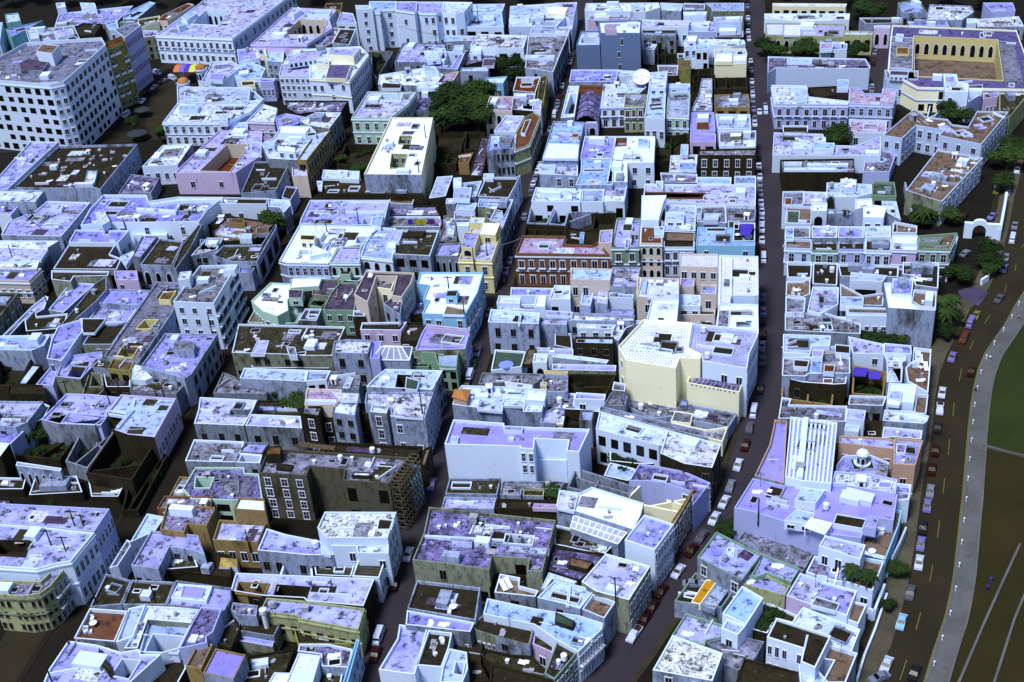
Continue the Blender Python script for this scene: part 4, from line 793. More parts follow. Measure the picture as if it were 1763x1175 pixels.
b.obj('reflector', M_whitep, root); b = MB(); b.beam(T @ Vector((3, 0, .8)), T @ Vector((0, 0, 2)), .12); b.beam(T @ Vector((-3, 0, .8)), T @ Vector((0, 0, 2)), .12); b.beam(T @ Vector((0, -3, .8)), T @ Vector((0, 0, 2)), .12); b.obj('feed_arm', M_metal, root)
# ================= E0 : top right
B('F', 6, 'cream', 'w', [1330, 8, 1458, 9, 1456, 14, 1330, 13], 'long low white building with a row of black windows along the top edge', {2: (8, 1, 'h')}, cl=0)
B('F', 6, 'white', 'w', [1316, 26, 1463, 26, 1462, 36, 1380, 40, 1316, 34], 'long white roofs with rounded ends at the top right', {2: (5, 1)}, cl=4)
B('F', 7, 'limeplaster', 'lt', [1318, 42, 1455, 44, 1452, 66, 1318, 63], 'long pale roof with rows of skylight panels, over a lime wall', {2: (9, 1, 'a')}, rooms=[([1320, 44, 1347, 44, 1347, 60, 1322, 60], .6, 'white', 'ct'), ([1350, 44, 1378, 44, 1378, 62, 1350, 62], .6, 'white', 'ct')], cl=2)
B('E0', 8, 'limeplaster', 'w', [355, 218, 550, 222, 545, 245, 350, 245], 'white topped lime house with two green arched windows', {2: (3, 1, 'h')}, cl=0)
B('E0', 7, 'white', 'd', [455, 130, 740, 130, 735, 165, 500, 170], 'low white roofs leading to the arched gateway', cl=5)
B('E0', 8, 'pink', 'pk', [555, 182, 665, 182, 662, 200, 555, 200], 'pinkish gateway with two dark arches closing the short side street', {2: (2, 1, 'a')}, cl=0, name='gateway', cat='gateway')
B('E0', 8, 'white', 'bg', [190, 295, 285, 292, 375, 305, 372, 345, 190, 345], 'white house with a grey lean-to between the two garden trees', {2: (2, 2)}, rooms=[([190, 295, 280, 293, 275, 330, 190, 335], 1.5, 'white', 'pk')], cl=2)
B('F', 8, 'paleblue', 'ps', [1322, 100, 1490, 104, 1498, 117, 1497, 121, 1336, 120, 1322, 128], 'long lilac hall with a blank pale blue wall facing the viewer', {}, rooms=[([1355, 102, 1398, 102, 1398, 108, 1355, 108], 1, 'white', 'b')], cl=9)
B('F', 9, 'lilac', 'w', [1328, 150, 1388, 151, 1392, 170, 1462, 178, 1460, 184, 1334, 183], 'lilac colonial house with a row of tall white framed windows', {4: (8, 2, 'B')}, rooms=[([1367, 152, 1390, 152, 1390, 176, 1372, 178], 1.5, 'white', 'b')], trim='white', cl=4, par=.8)
B('E0', 9, 'lilac', 'pk', [392, 598, 455, 600, 490, 640, 615, 640, 615, 600, 712, 615, 682, 722, 388, 712], 'pale lilac house with five ornate window bays and pinkish roof', {6: (5, 2, 's')}, rooms=[([310, 540, 385, 542, 380, 600, 305, 600], 1.5, 'white', 'b')], trim='white', cl=1)
B('E0', 9.5, 'cream', 'purple', [680, 180, 1515, 215, 1660, 615, 850, 600, 650, 490, 665, 300], 'large museum with violet flat roof around a yellow arcaded courtyard', {}, holes=[([825, 250, 1385, 275, 1425, 550, 830, 520], 9, 'yellow', 'tb', {0: (9, 1, 'a')})], rooms=[([665, 250, 820, 260, 815, 470, 660, 460], .4, 'white', 'gs'), ([705, 232, 755, 235, 752, 262, 700, 262], 1.6, 'white', 'b'), ([710, 320, 790, 325, 790, 372, 705, 368], 1, 'yellow', 'rust'), ([1400, 300, 1500, 310, 1560, 560, 1440, 560], .3, 'grey', 'g')], trim='lilac', name='museum', cat='museum', cl=2)
B('E0', 9.5, 'paleblue', 'gs', [625, 482, 855, 488, 852, 545, 640, 540], 'pale blue weathered corner house at the end of the short side street', {2: (3, 1), 3: (1, 2)}, rooms=[([665, 480, 790, 485, 785, 515, 660, 510], 2, 'white', 'p', {2: (4, 1)})], cl=3)
B('E0', 11, 'white', 'w', [1022, 508, 1112, 512, 1122, 560, 1190, 575, 1190, 632, 1035, 630], 'narrow white house with violet roof tank, in front of the museum', {3: (2, 2, 's')}, rooms=[([1035, 520, 1100, 522, 1100, 560, 1035, 560], 1, 'white', 'violet')], cl=4)
B('E0', 8, 'lilac', 'l', [1190, 575, 1290, 572, 1288, 640, 1190, 700], 'lilac terrace house in front of the museum', rooms=[([1190, 580, 1288, 575, 1285, 625, 1200, 630], 1.5, 'white', 'b')], cl=1)
B('E0', 8, 'pink', 'l', [1290, 645, 1397, 635, 1390, 660, 1290, 680], 'pink walled terrace right of the narrow white house', {2: (4, 1)}, cl=2)
B('E0', 7, 'ochre', 't', [850, 600, 962, 602, 958, 632, 850, 630], 'brown plastered porch with a tall wooden door', {2: (3, 1)}, cl=0, trim='cream')
ruin('E0', 3, 'white', [962, 575, 1020, 560, 1030, 720, 970, 780, 910, 800], 'white garden wall around the leafy court below the museum', 0, bushes=2)
B('E0', 9.5, 'paleblue', 'tb', [828, 745, 910, 800, 1050, 815, 1080, 850, 1190, 865, 1250, 760, 1462, 765, 1280, 985, 990, 925, 1025, 890, 840, 855, 745, 945, 612, 925], 'long angular white building with beige tar roof around two courts', {6: (9, 2, 's'), 7: (3, 2), 9: (3, 2, 's'), 10: (4, 2), 11: (2, 2)}, name='hospital', cat='building', cl=9)
B('E1', 8, 'paleblue', 'tb', [985, -116, 1290, -60, 1012, 238, 770, 160, 900, -10], 'second beige roofed white wing with a balcony front above the trees', {1: (9, 2, 's')}, name='hospital_wing', cat='building', cl=12)
B('E0', 8, 'limeplaster', 'moss', [1400, 612, 1660, 602, 1600, 640, 1470, 800, 1440, 770, 1400, 760], 'lime plastered building with arched openings at the right edge', {3: (4, 1, 'a')}, cl=1)
B('E0', 6, 'sage', 'bg', [715, 25, 850, 5, 915, 90, 740, 100], 'pale stained flat roof at the top right beside the trees', cl=1)
B('E0', 6, 'dirty', 's', [930, 40, 1210, 50, 1230, 90, 1150, 145, 905, 145], 'stained white ruined roof above the museum', cl=7)
B('E0', 6, 'lilac', 'l', [1290, 28, 1490, 28, 1508, 80, 1350, 90], 'smooth lilac roof in the upper right corner', cl=1)
B('E0', 7, 'white', 'b', [1180, 135, 1248, 135, 1245, 165, 1182, 168], 'little white hut above the museum roof', {2: (2, 1)}, cl=0)
B('E0', 5, 'dirty', 's', [1240, 140, 1530, 120, 1567, 190, 1250, 190], 'cluttered pale yards above the museum roof', cl=14)
B('E0', 5, 'white', 'l', [780, 155, 1040, 155, 1060, 190, 800, 185], 'curved lilac roof strip behind the museum', cl=2)
for x, y, r_, lb in ((110, 330, 7, 'dense green tree in front of the lime wall'), (30, 350, 6, 'left tree of the garden behind the long lilac hall'), (-120, 340, 6, 'dark tree right beside the straight street at the top'), (-180, 300, 5, 'smaller tree against the lime wall by the straight street'), (440, 340, 6, 'tree between the grey lean-to and the short side street'), (480, 60, 7, 'dark tree mass at the top edge left of the stained roofs'), (560, 80, 6, 'tree beside the pale stained flat roof at the top'), (320, 925, 7, 'round dark tree behind the white terraces'), (1100, 780, 7, 'leafy tree in the court below the museum'), (1040, 750, 5, 'smaller leafy tree in the court below the museum')):
    tree('E0', x, y, r_, 9, lb)
tree('E0', 440, 850, 3, 4, 'low planting on the terrace below the ornate lilac house')
B('E0', 5, 'white', 'pk', [385, 820, 640, 828, 635, 915, 400, 905], 'small tiled terrace below the ornate lilac house', {}, rooms=[([485, 838, 585, 842, 580, 880, 480, 875], .5, 'white', 'pk')], cl=0, par=.8)
B('E0', 6, 'white', 'l', [-120, 905, 210, 915, 240, 990, 430, 995, 600, 930, 600, 1060, -130, 1058], 'white terraces crowded with boxes and plants along the straight street', rooms=[([10, 960, 140, 965, 140, 1010, 5, 1010], 1.5, 'white', 'w'), ([150, 965, 290, 970, 285, 1010, 145, 1010], 1.5, 'white', 'b'), ([150, 930, 230, 930, 230, 960, 150, 960], 1.5, 'white', 'w')], cl=14)
B('E0', 6, 'dark', 'd', [-60, 858, 110, 858, 108, 905, -60, 905], 'brown tile roofed shed below the lilac colonial house', cl=1)
B('E0', 6, 'dark', 'd', [110, 600, 310, 590, 300, 650, 170, 670], 'dark sunken court behind the lilac colonial house', cl=1)
B('F', 6, 'dark', 'g', [1343, 278, 1470, 276, 1472, 300, 1346, 300], 'long grey hall roof with white beams beside the straight street', rooms=[([1350, 280, 1380, 280, 1380, 284, 1350, 284], .6, 'white', 'w'), ([1390, 282, 1460, 282, 1460, 286, 1390, 286], .6, 'white', 'w'), ([1350, 290, 1440, 290, 1440, 294, 1350, 294], .6, 'white', 'w')], cl=6)
B('E0', 4, 'lilac', 'ps', [500, 1050, 620, 1010, 700, 1060, 660, 1170, 480, 1170], 'violet tiled yard with parasols left of the beige roofed wing', cl=10)
# ================= row 1, tile A1
B('F', 9, 'white', 'lw', [53, 246, 101, 247, 12, 330, -12, 332, -12, 318], 'lilac flat roof with a black pit at the left edge below the big white block', {1: (0, 0)} and {}, cl=4)
B('A1', 8, 'dirty', 'd', [400, -135, 930, -150, 680, 158, 640, 145, 330, 150, 100, 145], 'huge dark brown roof with a white parapet and street windows, upper left', {1: (8, 1, 's')}, rooms=[([590, 20, 660, 20, 640, 100, 570, 100], 1, 'teal', 's')], cl=14, par=.9)
B('A1', 10, 'dirty', 'w', [-20, 150, 303, 160, 240, 238, -20, 235], 'white box house with dirty end wall below the huge dark brown roof', {1: (3, 1), 2: (3, 1)}, cl=1)
B('A1', 8, 'white', 'l', [-20, 255, 130, 262, 75, 325, -20, 320], 'small lilac roof cut by the left edge below the white box house', {1: (2, 1)}, cl=2)
B('A1', 8.5, 'dirty', 'l', [320, 232, 612, 240, 415, 470, 10, 460, 60, 370, 240, 300], 'lilac roof with leaning utility poles on the left hand lane', {1: (11, 1, 'h')}, rooms=[([345, 250, 430, 252, 415, 285, 340, 285], .9, 'white', 'b')], cl=8)
B('A1', 8, 'dirty', 'w', [-20, 498, 400, 500, 325, 545, 268, 640, 250, 690, 150, 695, -20, 690], 'broad pale lilac roof stepping down to the left hand lane', {2: (5, 1, 'h')}, rooms=[([-20, 535, 325, 548, 275, 625, -20, 640], .7, 'white', 'lw')], cl=5)
B('A1', 7.5, 'beige', 'l', [-20, 680, 285, 690, 198, 775, -20, 770], 'lilac roof over a pinkish beige house with pale window frames', {1: (3, 1, 's'), 2: (4, 1, 's')}, rooms=[], trim='white', cl=2, par=.8)
B('A1', 8, 'sage', 'd', [-120, 845, 128, 848, -30, 1050, -120, 1050], 'dark roofed house with grey-green wall and tall windows at the left edge', {1: (4, 1, 's')}, cl=1)
B('A1', 9, 'white', 'l', [703, 195, 992, 197, 1005, 240, 1200, 210, 1510, 212, 1400, 300, 1345, 378, 700, 385, 548, 402, 612, 290], 'large irregular violet roof with thick white parapet and black puddles', {4: (0, 0)} and {}, rooms=[([640, 300, 700, 285, 742, 360, 690, 388], 2.2, 'white', 'w'), ([920, 268, 1180, 285, 1200, 240, 1215, 250, 1185, 300, 920, 285], .9, 'white', 'w'), ([1010, 240, 1215, 210, 1500, 205, 1500, 215, 1215, 222, 1010, 252], .9, 'white', 'w')], cl=9, par=1)
B('A1', 8, 'white', 'l', [512, 425, 872, 430, 800, 512, 465, 510], 'square lilac roof with a white two window end wall', {1: (2, 1), 2: (1, 1)}, cl=3)
B('A1', 7, 'grey', 'd', [472, 518, 785, 522, 742, 590, 822, 620, 790, 692, 362, 690], 'dark green-black roof over a crumbling arcade', {4: (6, 1, 'h'), 5: (6, 1, 'h')}, cl=1)
B('A1', 6, 'white', 'w', [895, 385, 1143, 386, 1130, 412, 895, 410], 'narrow bright white roof bar below the irregular violet roof', cl=0)
B('A1', 5.5, 'white', 'w', [895, 432, 1130, 435, 1125, 462, 900, 458], 'second bright white roof bar below the irregular violet roof', cl=0)
B('A1', 5, 'grey', 'l', [962, 465, 1065, 468, 950, 612, 890, 600], 'narrow lilac roof beside the mossy black roof', cl=3)
ruin('A1', 5, 'dark', [1140, 388, 1345, 388, 1240, 500, 1150, 490], 'dark green yard with a creeper, behind the mossy black roof', 0, bushes=3)
B('A1', 8, 'dirty', 'moss', [1080, 485, 1240, 502, 1160, 668, 948, 662], 'mossy black roof over a white wall with three big arched doors', {2: (3, 1, 'a')}, cl=1)
B('A1', 8.5, 'grey', 'moss', [1340, 392, 1368, 388, 1290, 545, 1190, 690, 1165, 680, 1230, 530], 'long grey stained wall running beside the mossy black roof', cl=0)
B('A1', 7, 'grey', 'ps', [1400, 480, 1510, 480, 1460, 560, 1290, 600], 'violet stained roof with small tanks left of the derelict corner house', cl=6)
B('A1', 7, 'pink', 'l', [770, 702, 925, 702, 935, 765, 780, 765], 'small pinkish white house with two dark holes in its wall', {2: (2, 2)}, rooms=[([810, 600, 900, 560, 905, 580, 850, 660], 1.5, 'white', 'w')], cl=2)
B('A1', 7, 'sage', 'moss', [350, 700, 740, 705, 730, 735, 500, 740, 480, 775, 350, 760], 'crumbling arcade wall with stained white bays', {2: (5, 1, 's')}, cl=2)
B('A1', 4.5, 'sage', 'l', [480, 782, 645, 790, 430, 985, 330, 965], 'sunken lilac roof yards between tall stained walls', cl=4)
B('A1', 7, 'dirty', 'moss', [640, 790, 720, 740, 722, 830, 655, 905, 440, 1095, 420, 1060], 'tall stained diagonal party wall beside the sunken lilac yards', cl=1)
B('A1', 5.5, 'dark', 'd', [170, 1040, 240, 960, 250, 1010, 460, 990, 430, 1090, 180, 1110], 'black shaded courtyard block below the sunken lilac yards', cl=1)
B('A1', 4, 'white', 'l', [220, 940, 310, 870, 330, 880, 300, 960, 160, 1040, 30, 1180, 10, 1150], 'long thin lilac roof along the left hand lane', {}, cl=3)
B('A1', 6, 'dirty', 'l', [735, 825, 1012, 832, 975, 900, 940, 935, 670, 920], 'lilac roof with a row of small drain holes', cl=4)
B('A1', 4.5, 'white', 'l', [665, 935, 940, 940, 860, 1050, 700, 1050, 570, 1180, 500, 1180], 'lower lilac terrace in front of the row of drain holes', {3: (0, 0)} and {}, cl=3)
B('A1', 4.5, 'dirty', 'l', [200, 1110, 440, 1105, 520, 1100, 480, 1200, 150, 1200], 'pale lilac roofs below the black shaded courtyard block', cl=6)
B('A1', 8, 'lilac', 'd', [700, 1062, 790, 1060, 870, 1040, 760, 1200, 560, 1200, 590, 1150], 'dark court with a half round arch left of the grey ridge roof', {}, cl=0)
B('F', 15, 'white', 'gs', [345, 462, 409, 460, 369, 527, 299, 524], 'four storey white corner tower with stained roof and ribbon balconies', {1: (5, 4, 'V'), 2: (3, 4)}, rooms=[([310, 470, 330, 468, 326, 482, 306, 484], 3, 'white', 'w', {}), ([388, 458, 409, 457, 404, 466, 384, 468], 2, 'white', 'w')], name='apartment_block', cat='building', cl=3, par=.9, pw={})
B('F', 8, 'dirty', 'g', [271, 488, 315, 490, 298, 540, 240, 628, 180, 617, 262, 500], 'long grey roof with yellow light wells left of the white corner tower', {1: (8, 1)}, holes=[([250, 553, 272, 553, 260, 568, 236, 568], 4, 'yellow'), ([212, 599, 239, 599, 228, 618, 202, 616], 3.5, 'yellow')], rooms=[([281, 505, 304, 502, 293, 518, 273, 517], 1.6, 'yellow', 'rust')], cl=6)
B('F', 9, 'dirty', 'l', [285, 577, 375, 578, 330, 648, 318, 655, 243, 634], 'violet roof with a stair house in front of the white corner tower', {1: (6, 2, 's')}, rooms=[([350 - 50, 590, 312, 588, 336, 590, 333, 606, 320, 606, 298, 604], 2.2, 'dirty', 'g', {2: (1, 1)})], cl=4, name='house')
# tile B1
B('B1', 8, 'dirty', 'd', [350, -35, 592, -38, 545, 50, 490, 160, 255, 180], 'dark brown roof with white street side, left of the ochre front', {1: (3, 1, 's'), 2: (2, 1, 's')}, cl=5)
B('B1', 8, 'beige', 'lw', [600, -40, 690, -40, 705, 60, 600, 60], 'blank cream end wall beside the ochre street front', cl=0)
B('B1', 5, 'lilac', 'd', [560, 130, 640, 138, 590, 225, 530, 205], 'small brown roof in the corner of the left street', cl=0)
B('B1', 8, 'dirty', 'b', [440, 215, 580, 225, 590, 260, 545, 310, 520, 275, 440, 270], 'white parapet house with arched side windows on the left street', {3: (2, 1, 'a'), 2: (3, 1, 'a')}, cl=0)
B('B1', 8.5, 'white', 'd', [65, 205, 446, 212, 425, 252, 55, 247], 'long white house with black roof and three square windows', {2: (3, 1)}, cl=2)
B('B1', 5, 'dark', 'd', [20, 320, 190, 315, 180, 390, 20, 390], 'dark tarred yard roof below the long white house', cl=2)
B('B1', 6, 'dark', 'tb', [170, 330, 480, 375, 470, 400, 350, 490, 90, 510, 60, 430], 'derelict brown corner house with broken upper walls', rooms=[([190, 345, 270, 340, 280, 375, 190, 380], 1.5, 'ochre', 'rust'), ([240, 445, 328, 445, 325, 480, 245, 480], 1.6, 'white', 'b'), ([360, 410, 440, 395, 440, 440, 360, 450], 1.2, 'dirty', 'rust')], cl=12)
B('B1', 7, 'dirty', 'ps', [-20, 490, 120, 490, 95, 580, -20, 590], 'violet roof with a square well beside the derelict corner house', holes=[([30, 490 + 5, 100, 497, 92, 520, 20, 520], 2, 'white')], cl=3)
B('B1', 8, 'dirty', 'moss', [140, 530, 395, 525, 490, 385, 498, 405, 365, 640, 190, 640, 70, 600], 'large mossy roof with tall white patched street wall', {2: (9, 1), 3: (3, 1), 1: (0, 0)} and {3: (3, 1, 'h'), 2: (7, 1)}, cl=5)
B('B1', 6, 'dirty', 'l', [245, 680, 350, 682, 330, 715, 240, 715], 'small lilac topped porch below the mossy roof', cl=0)
tree('B1', 460, 340, 7, 8, 'dark green tree in the yard behind the derelict corner house')
B('B1', 9, 'dirty', 'lw', [722, 225, 1257, 225, 1215, 395, 650, 385, 660, 350], 'wide violet roof with a sheet metal corner, right of the left street', {1: (3, 2), 4: (4, 2), 3: (0, 0)} and {1: (3, 2), 3: (4, 2)}, rooms=[([980, 230, 1245, 232, 1225, 290, 960, 295], .6, 'white', 'lt'), ([1145, 325, 1215, 325, 1195, 400, 1130, 390], 1.4, 'white', 'b')], holes=[([1085, 340, 1140, 340, 1125, 390, 1070, 390], 4, 'white')], cl=7)
B('B1', 9, 'lilac', 'c', [650, 390, 1200, 402, 1120, 470, 1060, 545, 905, 545, 845, 655, 560, 650, 512, 635], 'bright white roofed corner house with little cream tower and dark light wells', {5: (6, 2, 's'), 7: (6, 2)}, holes=[([850, 430, 915, 430, 900, 455, 840, 455], 2, 'white', 'bg'), ([925, 445, 950, 447, 930, 485, 905, 480], 5, 'white'), ([1040, 470, 1110, 470, 1095, 515, 1030, 512], 6, 'white'), ([905, 500, 945, 500, 935, 520, 895, 520], 4, 'white'), ([780, 510, 830, 512, 800, 555, 760, 545], 2, 'white', 'g'), ([650, 560, 715, 560, 715, 590, 645, 588], 5, 'white'), ([855, 500, 870, 505, 835, 575, 820, 570], 5, 'white')], rooms=[([658, 452, 762, 455, 748, 490, 652, 486], 3, 'cream', 'moss', {2: (2, 1)}), ([735, 520, 850, 570, 720, 600], 1.5, 'white', 'c')], trim='white', cl=3)
B('B1', 9, 'mint', 'l', [908, 548, 1085, 518, 1062, 560, 1055, 648, 850, 648], 'mint fronted house with lilac roof and four arched windows', {3: (4, 2, 'a')}, trim='white', cl=1)
B('B1', 9, 'white', 'bg', [1165, 408, 1300, 415, 1275, 630, 1062, 605, 1090, 520], 'blue-white sloping roof over three white arched windows', {2: (3, 2, 'a')}, cl=1, trim='white')
B('B1', 9, 'dirty', 'moss', [1345, 428, 1590, 430, 1530, 602, 1282, 590, 1300, 480], 'black mossy roof over a dirty white front with tall doors', {2: (3, 2, 'h')}, rooms=[([1385, 420, 1500, 420, 1480, 465, 1360, 465], .5, 'dark', 'd'), ([1240, 500, 1300, 505, 1295, 545, 1230, 540], 1.4, 'white', 'w'), ([1290, 420, 1350, 420, 1320, 500, 1260, 490], 1, 'white', 'lw')], cl=4)
B('B1', 6, 'dirty', 'rust', [1252, 192, 1432, 190, 1412, 252, 1260, 245], 'shed with a rusty corrugated roof below the tall cream building', {2: (3, 1)}, cl=0)
B('B1', 8, 'dark', 'd', [790, 95, 1100, 95, 1110, 130, 1480, 135, 1480, 185, 780, 180], 'long black tarred roofs at the foot of the tall cream building', cl=5)
B('B1', 9, 'white', 'b', [812, 20, 1055, 30, 1050, 85, 800, 75], 'small blue-white roof left of the tall cream building', rooms=[([905, 15, 975, 18, 970, 45, 900, 42], 1, 'white', 'w'), ([765, 90, 805, 90, 800, 150, 775, 145], .5, 'white', 'w')], cl=0)
B('B1', 4.5, 'dark', 'ps', [1270, 270, 1567, 260, 1600, 330, 1260, 330], 'dark rubble yard behind the washing lines', cl=8)
B('B1', 4.5, 'white', 'gs', [1262, 335, 1600, 335, 1600, 405, 1210, 405], 'white rimmed terrace where the washing hangs', cl=0)
B('B1', 7.5, 'mint', 'c', [455, 782, 612, 790, 590, 870, 570, 900, 575, 970, 500, 1010, 400, 975, 325, 905], 'white roofed mint corner house at the crossing', {4: (0, 0)} and {5: (2, 1), 6: (4, 1)}, rooms=[([600, 745, 800, 745, 780, 800, 585, 812], 1.2, 'mint', 'c'), ([575, 820, 675, 822, 665, 880, 575, 880], 2.6, 'mint', 'p', {2: (1, 1)})], cl=4)
B('B1', 7.5, 'sage', 'p', [790, 758, 920, 762, 900, 880, 735, 860, 740, 815, 780, 810], 'purple tiled roof between the mint corner house and the cream U house', cl=4)
B('B1', 8, 'green', 'p', [862, 850, 925, 780, 1045, 782, 1022, 970, 808, 968], 'green walled house with purple roof and three little windows', {3: (3, 2)}, cl=4)
B('B1', 6, 'green', 'd', [725, 880, 855, 880, 800, 945, 705, 935], 'green yard walls between the two purple roofs', holes=[([745, 895, 840, 895, 800, 940, 720, 930], 3, 'green')], cl=0, par=.3)
B('B1', 7, 'grey', 'p', [690, 958, 800, 960, 765, 1040, 645, 1035], 'small purple roof box in the mint and green yards', {2: (1, 1)}, cl=1)
B('B1', 4, 'mint', 'c', [530, 950, 680, 955, 640, 1055, 520, 1060, 480, 1030], 'white terrace with a dark pit below the mint corner house', holes=[([560, 990, 650, 990, 620, 1050, 530, 1050], 3, 'mint')], cl=0)
B('B1', 3, 'mint', 'tb', [350, 960, 470, 1010, 500, 1060, 300, 1050], 'mint garden wall by the left street crossing', cl=0)
B('B1', 13, 'beige', 'p', [1098, 703, 1425, 716, 1400, 790, 1340, 880, 1272, 870, 1305, 740, 1170, 738, 1110, 915, 1018, 862], 'tall cream U shaped house with dark purple roof, peeling back walls', {3: (2, 3), 6: (3, 3), 2: (4, 4)}, rooms=[], cl=2)
B('B1', 11, 'cream', 'cream' if 0 else 'gs', [1165, 750, 1300, 755, 1270, 830, 1170, 815], 'stained cream stair tower in the notch of the U shaped house', {2: (1, 2)}, cl=1)
B('B1', 11, 'dirty', 'p', [1280, 880, 1345, 890, 1330, 1000, 1215, 925], 'peeling side wing of the U shaped house', {2: (2, 2)}, cl=1)
B('B1', 8, 'dark', 'p', [1015, 970, 1090, 975, 1090, 1010, 1010, 1010], 'little dark lean-to at the foot of the U shaped house', cl=0)
B('B1', 5, 'dark', 'ps', [1430, 780, 1520, 800, 1490, 990, 1400, 1000], 'dark yard between the U shaped house and the sky blue corner', cl=3)
B('B1', 4, 'dark', 'moss', [720, 690, 1100, 720, 1050, 775, 700, 750], 'dark back yards behind the purple roofs', rooms=[([930, 690, 1000, 690, 990, 720, 920, 720], 2.5, 'mint', 'd')], cl=3)
# tile C1
B('C1', 9, 'dirty', 'c', [92, 712, 520, 714, 480, 850, 395, 1003, 262, 995, 262, 1000, 105, 992, 150, 900, 112, 895, 150, 800, 70, 790], 'sky blue corner house with bright white roof and street balconies', {}, name='house_base_unused') if 0 else None
B('C1', 10.5, 'cyan', 'c', [92, 712, 520, 714, 480, 850, 395, 1003, 105, 992, 150, 900, 112, 895, 150, 800, 70, 790], 'sky blue corner house with bright white roof and street balconies', {1: (4, 2, 'W'), 2: (3, 2, 'W'), 0: (0, 0)} and {1: (3, 2, 'B'), 2: (4, 2, 'B')}, rooms=[([275, 828, 350, 826, 338, 868, 262, 868], 2.4, 'cyan', 'd', {2: (1, 1)}), ([270, 930, 402, 955, 385, 1000, 245, 995], .3, 'white', 'tb')], cl=4)
B('C1', 8, 'lilac', 'violet', [140, 1062, 432, 1096, 395, 1230, 60, 1240, 100, 1130], 'violet roofed house with a pink back wall in front of the sky blue corner', {1: (4, 2)}, rooms=[([140, 1060, 430, 1092, 425, 1105, 215, 1085, 130, 1075], 1.5, 'pink', 'pk')], cl=3)
B('B1', 8, 'pink', 'd', [1072, 1052, 1375, 1048, 1335, 1105, 1060, 1100], 'lavender walled house with a black slate roof', {2: (3, 2)}, cl=1)
B('B1', 7, 'dark', 'd', [1380, 1048, 1505, 1055, 1470, 1175, 1330, 1175, 1340, 1110], 'black flat roof right of the lavender wall', cl=1)
B('C1', 7.5, 'dark', 'bg', [205, 60, 312, 52, 262, 190, 152, 205], 'tilted grey-blue metal roof right of the tall cream building', {}, cl=0, par=.1)
for k in range(6):
    pass
B('C1', 9, 'white', 'b', [320, 75, 370, 72, 375, 110, 510, 95, 470, 200, 320, 210], 'white stepped rooftops left of the dark brown terrace', rooms=[([320, 130, 440, 135, 425, 215, 315, 210], 1.2, 'white', 'bg'), ([315, 75, 370, 72, 370, 125, 315, 125], 1.5, 'white', 'w')], cl=3)
B('C1', 9, 'white', 'd', [530, 90, 580, 75, 742, 75, 770, 60, 690, 215, 480, 205], 'dark brown terrace roof with white vents on the left kerb of the central street', {3: (3, 2)}, rooms=[([520, 40, 590, 40, 585, 75, 515, 75], 1, 'white', 'b')], cl=3, par=.9)
B('C1', 9, 'paleblue', 'bg', [490, 218, 718, 225, 655, 340, 640, 300, 520, 270, 480, 270], 'pale blue roof band with walled shaft behind the yellow house', {1: (3, 2)}, holes=[([545, 265, 640, 275, 620, 350, 525, 340], 5, 'paleblue')] and [], cl=1)
B('C1', 8, 'white', 'b', [345, 245, 480, 245, 460, 290, 332, 288], 'small white roof above a shaded gallery, behind the yellow house', {2: (3, 1, 'h')}, cl=1)
B('C1', 6, 'dirty', 'gs', [325, 300, 450, 298, 440, 360, 320, 355], 'littered roof below the shaded gallery', cl=4)
B('C1', 8, 'white', 'w', [270, 215, 350, 212, 335, 250, 265, 250], 'tiny white roof right of the dark rubble yard', cl=1)
B('C1', 8, 'white', 'c', [338, 378, 422, 375, 420, 400, 345, 400], 'tall narrow white wall house left of the yellow house', cl=0)
B('C1', 4.5, 'sage', 'gs', [250, 330, 330, 325, 340, 500, 210, 510, 250, 400], 'green-grey littered yard left of the yellow house', rooms=[([280, 395, 325, 390, 320, 450, 270, 450], .8, 'white', 'w'), ([220, 515, 270, 515, 265, 555, 215, 555], 1, 'white', 'w')], cl=5)
B('C1', 10.5, 'yellow', 'lw', [440, 405, 632, 385, 632, 470, 575, 640, 352, 632], 'yellow corner house with stacked roof rooms and lime green front', {3: (2, 2, 's'), 2: (6, 2, 's')}, rooms=[([512, 372, 632, 375, 600, 455, 487, 450], 3, 'yellow', 'c', {2: (1, 1)}), ([390, 435, 492, 440, 458, 545, 368, 535], 3.2, 'yellow', 'l', {2: (1, 1, 'a')}), ([430, 335, 532, 338, 520, 375, 420, 375], 2.2, 'yellow', 'w')], trim='cream', cl=2, par=.8)
B('C1', 9, 'dirty', 'bg', [640, 210, 722, 222, 640, 440, 620, 380, 560, 360], 'pale side street house above the yellow corner house', {1: (6, 2, 'h')}, cl=0)
B('C1', 6.5, 'grey', 'l', [230, 520, 370, 512, 350, 602, 188, 602], 'lilac terrace above three shaded arches', {2: (4, 1, 'a')}, cl=3)
B('C1', 7.5, 'white', 'b', [872, 140, 1182, 150, 1170, 238, 842, 232], 'long pale blue roof across the street from the dark brown terrace', rooms=[([1070, 185, 1115, 185, 1115, 215, 1070, 215], .6, 'white', 'w')], cl=3)
B('C1', 8, 'white', 'bg', [1188, 150, 1335, 152, 1325, 238, 1178, 236], 'pale blue roof with a parapet, middle of three', cl=2)
B('C1', 7.5, 'white', 'l', [1335, 115, 1490, 110, 1470, 235, 1325, 235], 'lilac and white roof with a covered gallery right of the pale blue roofs', {2: (2, 1, 'h')}, rooms=[([1328, 190, 1470, 195, 1465, 225, 1325, 222], .6, 'white', 'w')], cl=2)
B('C1', 8.5, 'paleblue', 'lw', [890, -20, 1155, -20, 1155, 60, 900, 50], 'blue walled house with a cluttered roof on the right kerb of the central street', rooms=[([890, -20, 1005, -20, 1000, 20, 890, 20], 1, 'white', 'b')], cl=7)
ruin('C1', 5.5, 'dirty', [842, 240, 1012, 238, 950, 375, 810, 370], 'roofless shell full of weeds, nearest the central street', 0, bushes=4)
